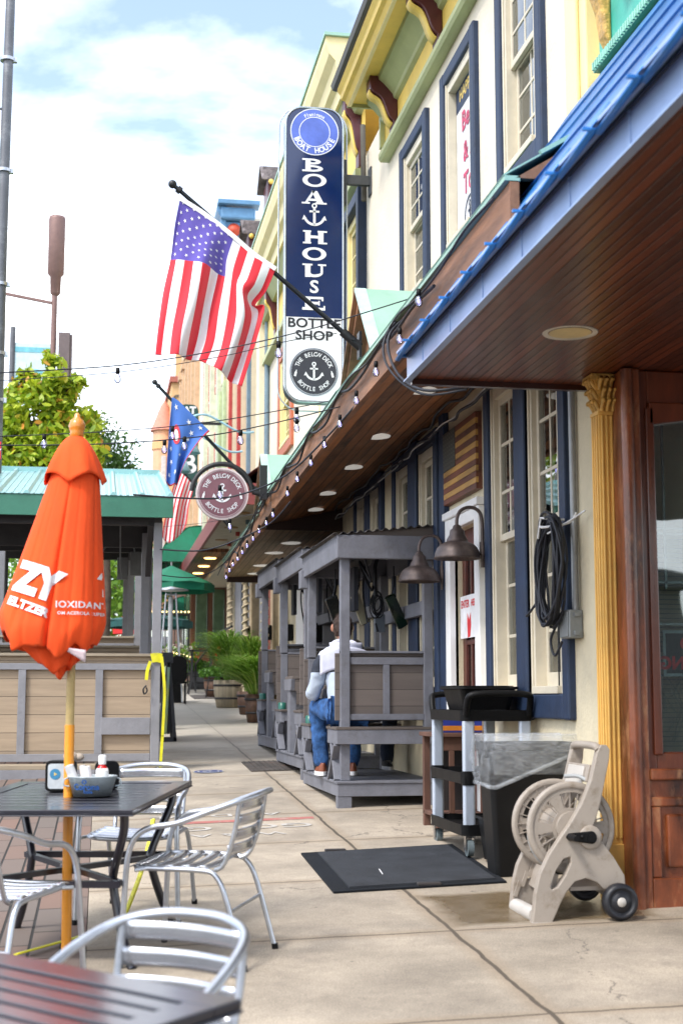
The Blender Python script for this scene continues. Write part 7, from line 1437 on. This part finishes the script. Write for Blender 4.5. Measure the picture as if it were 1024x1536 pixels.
# hose reel cart: side frames in the XZ plane
hr = thing('hose_reel', 'beige plastic hose reel cart with black crank and wheels beside the timber front', 'hose reel', (0, 0, 0)); bg_ = mat('beige_plastic', (.34, .295, .25), .42, var=.05, vscale=5, bump=.08, bscale=60, wear=(.2, .155, .11), wearamt=.7, wscale=9); bg2 = mat('pale_beige_plastic', (.5, .47, .43), .4, var=.05)
def side_frame(y0, y1, nm):
    y0, y1 = min(y0, y1), max(y0, y1)
    A = [at(x, y, 7.12) for x, y in ((797, 1384), (801, 1340), (808, 1310), (822, 1280), (838, 1256), (852, 1236), (870, 1205), (884, 1170), (893, 1128), (898, 1118), (907, 1117), (912, 1124), (911, 1140), (905, 1170), (898, 1205), (890, 1232), (885, 1243), (900, 1262), (918, 1285), (934, 1312), (936, 1330), (915, 1335), (903, 1333), (893, 1323), (876, 1317), (860, 1322), (847, 1338), (838, 1356), (826, 1384))]
    P0 = [(p.x, p.z) for p in A]
    # slot in the front leg built as a real opening: outline pieces instead of one face
    bm = bmesh.new(); slot = [at(x, y, 7.12) for x, y in ((823, 1330), (832, 1305), (843, 1288), (853, 1285), (854, 1293), (846, 1312), (834, 1330), (826, 1334))]
    def ringv(pts, y): return [bm.verts.new((p[0], y, p[1])) for p in pts]
    SL = [(p.x, p.z) for p in slot]
    def face_with_hole(y):
        o_ = ringv(P0, y); h_ = ringv(SL, y); es = []
        for r in (o_, h_):
            for i in range(len(r)): es.append(bm.edges.new((r[i], r[(i+1) % len(r)])))
        bmesh.ops.triangle_fill(bm, edges=es, use_beauty=True, use_dissolve=False); return o_, h_
    a, ah = face_with_hole(y0); b, bh_ = face_with_hole(y1)
    for r, s in ((a, b), (ah, bh_)):
        for i in range(len(r)): j = (i+1) % len(r); bm.faces.new((r[i], r[j], s[j], s[i]))
    bmesh.ops.recalc_face_normals(bm, faces=bm.faces); me = bpy.data.meshes.new(nm); bm.to_mesh(me); bm.free(); me.materials.append(bg_); o = bpy.data.objects.new(nm, me); C.objects.link(o); o.parent = hr
    q = o.modifiers.new('bevel', 'BEVEL'); q.width = .006; q.segments = 3; q.limit_method = 'ANGLE'; q.angle_limit = math.radians(50); return o
side_frame(7.10, 7.15, 'side_frame'); side_frame(7.50, 7.545, 'side_frame')
zf = at(797, 1384, 7.12)
mb = MB(); p = at(812, 1375, 7.12); mb.cyl((p.x-.02, 7.15, p.z-.0), (p.x-.02, 7.5, p.z+.0), .04, .04, 20); mb.build('foot_bar', bg2, hr); mb = MB()
mb.box(p.x-.06, p.x+.075, 7.085, 7.155, zf.z-.012, zf.z+.004); mb.box(p.x-.06, p.x+.06, 7.49, 7.555, zf.z-.0, zf.z+.018); mb.build('foot_pads', bg_, hr, bevel=.004)
# handle across the top, with a cut-out
h0 = at(900, 1120, 7.12); h1 = at(888, 1170, 7.12); mb = MB(); mb.tube(smooth_path([(h0.x-.01, 7.12, h0.z-.02), (h0.x-.012, 7.16, h0.z-.0), (h0.x-.012, 7.32, h0.z+.004), (h0.x-.012, 7.48, h0.z-.0), (h0.x-.01, 7.52, h0.z-.02)], 4), .021, 10)
mb.bar((h1.x, 7.15, h1.z+.03), (h1.x, 7.5, h1.z+.03), .03, .09, (.25, 0, 1)); mb.build('push_handle', bg_, hr, bevel=.004)
mb = MB(); h2 = at(886, 1172, 7.12); mb.bar((h2.x-.02, 7.2, h2.z+.01), (h2.x-.02, 7.45, h2.z+.01), .012, .13, (.25, 0, 1)); mb.build('handle_plate', bg2, hr, bevel=.004)
# drum: two flanges and spokes
dc = at(872, 1252, 7.12); dc = Vector((dc.x-.035, 7.3, dc.z+.03))
def flange(y, R, nm, face):
    o = MB().lathe([(R-.03, -.012), (R-.012, -.018), (R, -.006), (R, .008), (R-.012, .016), (R-.03, .01), (R-.03, -.012)], (dc.x, y, dc.z), 48, 'Y').build(nm, bg_, hr)
    mb = MB(); n = 48
    for k in range(6):   # solid web sectors leaving oval windows
        a0, a1 = 2*PI*k/6-.22, 2*PI*k/6+.22; mb.prism([(dc.x+r*math.cos(a), dc.z+r*math.sin(a)) for r, a in [(.06, a0), (R-.02, a0+.04), (R-.02, a0+.15), (R-.02, a1-.15), (R-.02, a1-.04), (.06, a1)]], y-.004, y+.004)
    ring_in = [(dc.x+.1*math.cos(2*PI*i/n), dc.z+.1*math.sin(2*PI*i/n)) for i in range(n)]; mb.prism(ring_in, y-.007, y+.007)
    for r0, r1 in ((R-.055, R-.02),):
        for i in range(n): a, b = 2*PI*i/n, 2*PI*(i+1)/n; mb.prism([(dc.x+r0*math.cos(a), dc.z+r0*math.sin(a)), (dc.x+r1*math.cos(a), dc.z+r1*math.sin(a)), (dc.x+r1*math.cos(b), dc.z+r1*math.sin(b)), (dc.x+r0*math.cos(b), dc.z+r0*math.sin(b))], y-.005, y+.005)
    for k in range(24): a = 2*PI*k/24; mb.bar((dc.x+.1*math.cos(a), y+face*.008, dc.z+.1*math.sin(a)), (dc.x+(R-.03)*math.cos(a), y+face*.008, dc.z+(R-.03)*math.sin(a)), .005, .01, (0, 1, 0))
    mb.build('spokes', bg_, o)
flange(7.19, .235, 'reel_flange', 1); flange(7.46, .235, 'reel_flange', -1)
mb = MB(); mb.cyl((dc.x, 7.15, dc.z), (dc.x, 7.5, dc.z), .085, .085, 28); mb.build('drum', bg_, hr)
mb = MB(); mb.tube(smooth_path([(dc.x+.23, 7.27, dc.z+.02), (dc.x+.1, 7.26, dc.z+.19), (dc.x-.1, 7.27, dc.z+.17), (dc.x-.2, 7.27, dc.z-.02), (dc.x-.13, 7.28, dc.z-.18), (dc.x+.04, 7.28, dc.z-.22)], 6), .011, 8); mb.tube(smooth_path([(dc.x-.02, 7.22, dc.z+.26), (dc.x+.05, 7.2, dc.z+.26), (dc.x+.1, 7.16, dc.z+.23)], 5), .01, 8); mb.build('hose_pipe', mat('grey_hose', (.4, .42, .43), .35), hr)
# crank
kc = at(882, 1254, 7.12); mb = MB(); ky = 7.07; k0 = (kc.x-.0, kc.z); pts = [(k0[0]+.03*math.cos(a), k0[1]-.004+.033*math.sin(a)) for a in [(-80+i*20)*PI/180 for i in range(9)]]+[(k0[0]-.12, k0[1]+.018), (k0[0]-.135, k0[1]+.0), (k0[0]-.12, k0[1]-.018)]
mb.prism(pts, ky-.0, ky+.022); cr = mb.build('crank', black, hr, bevel=.008); mb = MB(); mb.cyl((k0[0]-.11, ky-.085, k0[1]), (k0[0]-.11, ky, k0[1]), .014, .019, 14); mb.cyl((k0[0], ky-.005, k0[1]-.004), (k0[0], 7.2, k0[1]-.004), .02, .02, 16); mb.ball((k0[0]-.05, ky-.0, k0[1]), .012); mb.build('crank_grip', black, cr)
mb = MB(); mb.lathe([(.0, -.0), (.055, 0), (.06, .006), (.06, .02)], (k0[0], 7.082, k0[1]-.004), 30, 'Y'); mb.build('hub_boss', bg_, hr)
wc_ = at(925, 1347, 7.08)
for y in (7.035, 7.57):
    o = MB().lathe([(0, -.02), (.045, -.02), (.05, -.012), (.062, -.01), (.066, -.024), (.078, -.024), (.09, -.012), (.092, .0), (.09, .03), (.0, .03)], (wc_.x-.0, y, gz(2.65, y)+.093), 36, 'Y').build('wheel', mat('black_wheel', (.012, .013, .018), .45, var=.1), hr, bevel=0); MB().lathe([(0, -.026), (.02, -.025), (.024, -.02), (.024, -.015)], (wc_.x, y, gz(2.65, y)+.093), 20, 'Y').build('hub_cap', bg2, o)
mb = MB(); mb.cyl((wc_.x, 7.05, gz(2.65, 7.1)+.093), (wc_.x, 7.56, gz(2.65, 7.5)+.1), .012, .012, 10); mb.box(wc_.x-.22, wc_.x-.02, 7.16, 7.5, wc_.z+.03, wc_.z+.05); mb.build('axle', bg_, hr)
mb = MB(); fl_ = at(838, 1330, 7.12)
mb.bar((fl_.x-.02, 7.15, fl_.z), (fl_.x-.02, 7.5, fl_.z+.02), .02, .12, (.3, 0, 1))
for k in range(6): mb.bar((2.2+.04*k, 7.49, zf.z+.08+.05*k), (2.23+.04*k, 7.49, zf.z+.16+.05*k), .012, .02)
mb.build('braces', bg_, hr)
# ================================================================== PLANTERS AND FAR WALK FURNITURE
gr1 = leafmat('grass_blades', (.06, .18, .012), (.28, .46, .06), (.55, .58, .25)); stave = plankmat('barrel_staves', (.3, .25, .17), 'X', .06, .7, var=.25, dark=.4, stretch=('Z', .1)); stave2 = mat('dark_barrel', (.12, .06, .035), .6, var=.3, vscale=6)
def blades(mb, c, n, hgt, spread, seed, w0=.012):
    r = random.Random(seed); c = Vector(c)
    for k in range(n):
        a = r.random()*6.28; h_ = hgt*r.uniform(.55, 1.1); sp_ = spread*r.uniform(.3, 1.15); d = Vector((math.cos(a), math.sin(a), 0)); sd_ = Vector((-d.y, d.x, 0))*w0*r.uniform(.6, 1.3); b = c+d*r.uniform(0, .12)
        pts = [b+d*sp_*t**1.6+Vector((0, 0, h_*(t*1.55-t**2.3*.85))) for t in (0, .3, .6, .82, 1)]
        vs = []; 
        for i, p in enumerate(pts): f_ = (1, .95, .75, .45, .05)[i]; vs += [p-sd_*f_, p+sd_*f_]
        mb.add(vs, [(2*i, 2*i+1, 2*i+3, 2*i+2) for i in range(4)])
def flowers(mb, c, n, r0, z0, z1, seed, s=.03):
    r = random.Random(seed)
    for k in range(n):
        a = r.random()*6.28; q = r0*math.sqrt(r.random()); p = Vector((c[0]+q*math.cos(a), c[1]+q*math.sin(a), c[2]+r.uniform(z0, z1)))
        for i in range(7): leaf(mb, p+Vector((r.gauss(0, 1), r.gauss(0, 1), r.gauss(0, 1)))*s*.6, s*.7, r)
def planter(label, x, y, R, hh, m, gh, gs, n, seed, fl=None, bush=0):
    t = thing('barrel_planter', label, 'planter', (x, y, gz(x, y)), group='planted barrels along the walk')
    MB().lathe([(0, 0), (R*.8, 0), (R*.95, hh*.5), (R, hh), (R*.93, hh), (R*.9, hh-.05), (0, hh-.05)], n=28).build('barrel', m, t); mb = MB()
    for z in (.3, .78): rr_ = R*(.8+.2*z)+.012; mb.lathe([(rr_-.012, hh*z), (rr_+.006, hh*z), (rr_+.012, hh*z+.035), (rr_-.006, hh*z+.035)], n=28)
    mb.build('hoops', iron, t); mb = MB(); mb.open = True; blades(mb, (0, 0, hh-.05), n, gh, gs, seed, .011)
    mb.build('grass', gr1, t)
    if bush:
        r = random.Random(seed+5); mb = MB(); mb.open = True
        for k in range(bush): a = r.random()*6.28; q = R*1.3*math.sqrt(r.random()); leaf(mb, Vector((q*math.cos(a), q*math.sin(a), hh+gh*r.uniform(.0, .8)*(1-.4*q/(R*1.3)))), .045, r)
        mb.build('foliage', leafmat('plant_leaves%d' % seed, (.03, .12, .01), (.15, .32, .04)), t)
    for c_, zz in (fl or ()): mb = MB(); mb.open = True; flowers(mb, (0, 0, hh), 5, R*1.2, zz, zz+.3, seed+len(c_), .045); mb.build('flowers', mat('petal_'+c_, {'red': (.8, .05, .01), 'pink': (.5, .03, .12), 'white': (.7, .7, .6)}[c_], .7), t)
    return t
planter('small dark barrel with long arching grass, nearest the booths', 2.52, 23.0, .2, .45, stave2, .85, .95, 1300, 1)
planter('pale half barrel with mixed grass and a few red flowers behind the arching grass', 2.5, 27.6, .33, .52, stave, 1.25, .8, 1200, 2, (('red', .35), ('pink', .5)), 350)
planter('low planter with airy pale grass between the two barrels', 2.66, 25.2, .26, .4, stave2, 1.3, .55, 800, 3)
planter('far dark pot with bright red flowers beside the black table', 2.5, 36.5, .25, .45, mat('grey_pot', (.07, .07, .075), .6), .4, .35, 120, 4, (('red', .2),), 900)
planter('small upright evergreen in a tub against the far shopfront', 2.6, 32, .3, .45, stave2, .3, .3, 60, 6, (), 2600)
planter('feathery green shrub in a tub nearer than the upright evergreen', 2.8, 29.5, .22, .7, stave2, .6, .35, 200, 9, (), 1800)
bt_ = thing('bistro_table', 'small black high bistro table with splayed legs far down the walk', 'table', (2.35, 33.5, gz(2.3, 33.5))); MB().box(-.3, .3, -.3, .3, 1.0, 1.03).build('tabletop', iron, bt_)
mb = MB()
for sx_ in (-1, 1):
    for sy_ in (-1, 1): mb.tube([(sx_*.22, sy_*.22, 1.0), (sx_*.22, sy_*.22, .4), (sx_*.3, sy_*.3, 0)], .018, 6)
mb.box(-.22, .22, -.01, .01, .4, .43); mb.box(-.01, .01, -.22, .22, .4, .43); mb.build('legs', iron, bt_)
for k, (x, y, rz) in enumerate(((2.0, 34.6, .3), (2.62, 31.4, -1.2))):
    t = thing('bistro_chair', ('black metal chair left of the far bistro table', 'black wire chair right of the far bistro table, among the grass')[k], 'chair', (x, y, gz(x, y)), rz); mb = MB()
    for a, b in ((-.18, -.18), (.18, -.18), (-.18, .18), (.18, .18)): mb.tube([(a, b, .45), (a*1.3, b*1.3, 0)], .014, 6)
    mb.tube(smooth_path([(-.19, .18, .45), (-.19, .22, .8), (0, .24, .92), (.19, .22, .8), (.19, .18, .45)], 5), .014, 6); mb.build('legs', iron, t); MB().box(-.21, .21, -.2, .2, .45, .47).build('seat', iron, t)
    mb = MB(); 
    for q in range(5): mb.tube([(-.12+.06*q, .19, .47), (-.12+.06*q, .23, .86)], .008, 5)
    mb.build('backrest', iron, t)
rl = thing('stair_railing', 'black iron railing with sloping handrail before the far brown shopfront', 'railing'); mb = MB()
mb.tube([(2.72, 29.8, 3.0), (2.6, 31, 2.95), (2.35, 35.5, 2.35), (2.35, 35.5, 1.6)], .028, 8); mb.tube([(2.35, 38.6, 3.75), (1.5, 38.6, 3.75), (1.35, 37.6, 3.3)], .028, 8); mb.tube([(2.35, 38.6, 2.7), (1.5, 38.6, 2.7)], .028, 8)
for k in range(8): mb.tube([(1.5+.12*k, 38.6, 2.7), (1.5+.12*k, 38.6, 3.75)], .014, 5)
mb.tube([(2.35, 38.6, 1.8), (2.35, 38.6, 3.8)], .03, 6); mb.build('rails', iron, rl)
mb = MB()
for k in range(11): mb.ball((1.35+.1*k, 38.55, 3.82), .025, 8)
for k in range(14): mb.ball((1.2+.09*k, 37.9, 2.72-.02*abs(k-7)), .022, 8)
o = mb.build('lights_on_rail', emit('warm_small', (1, .75, .3), 1.6), rl)
fb = thing('flower_box', 'long planter box overflowing with white and pink flowers on the iron railing', 'planter', (1.9, 38.1, 2.3)); MB().prism([(-.5, .25), (.5, .25), (.4, -.1), (-.4, -.1)], -.12, .12).build('trough', mat('terracotta_box', (.25, .12, .07), .7), fb)
r = random.Random(4); mb = MB(); mb.open = True
for k in range(1800): leaf(mb, Vector((r.uniform(-.75, .7), r.uniform(-.25, .25), r.gauss(.25, .17)-(.5*r.random() if r.random() < .25 else 0))), .05, r)
mb.build('foliage', leafmat('box_leaves', (.05, .18, .01), (.25, .42, .04)), fb); mb = MB(); mb.open = True; flowers(mb, (.15, 0, .35), 40, .5, -.1, .25, 3, .05); mb.build('white_flowers', mat('petal_white', (.8, .8, .7), .7), fb); mb = MB(); mb.open = True; flowers(mb, (-.35, 0, .35), 12, .25, -.1, .2, 5, .05); mb.build('pink_flowers', mat('petal_pink2', (.7, .2, .3), .7), fb)
S.view_layers[0].update()
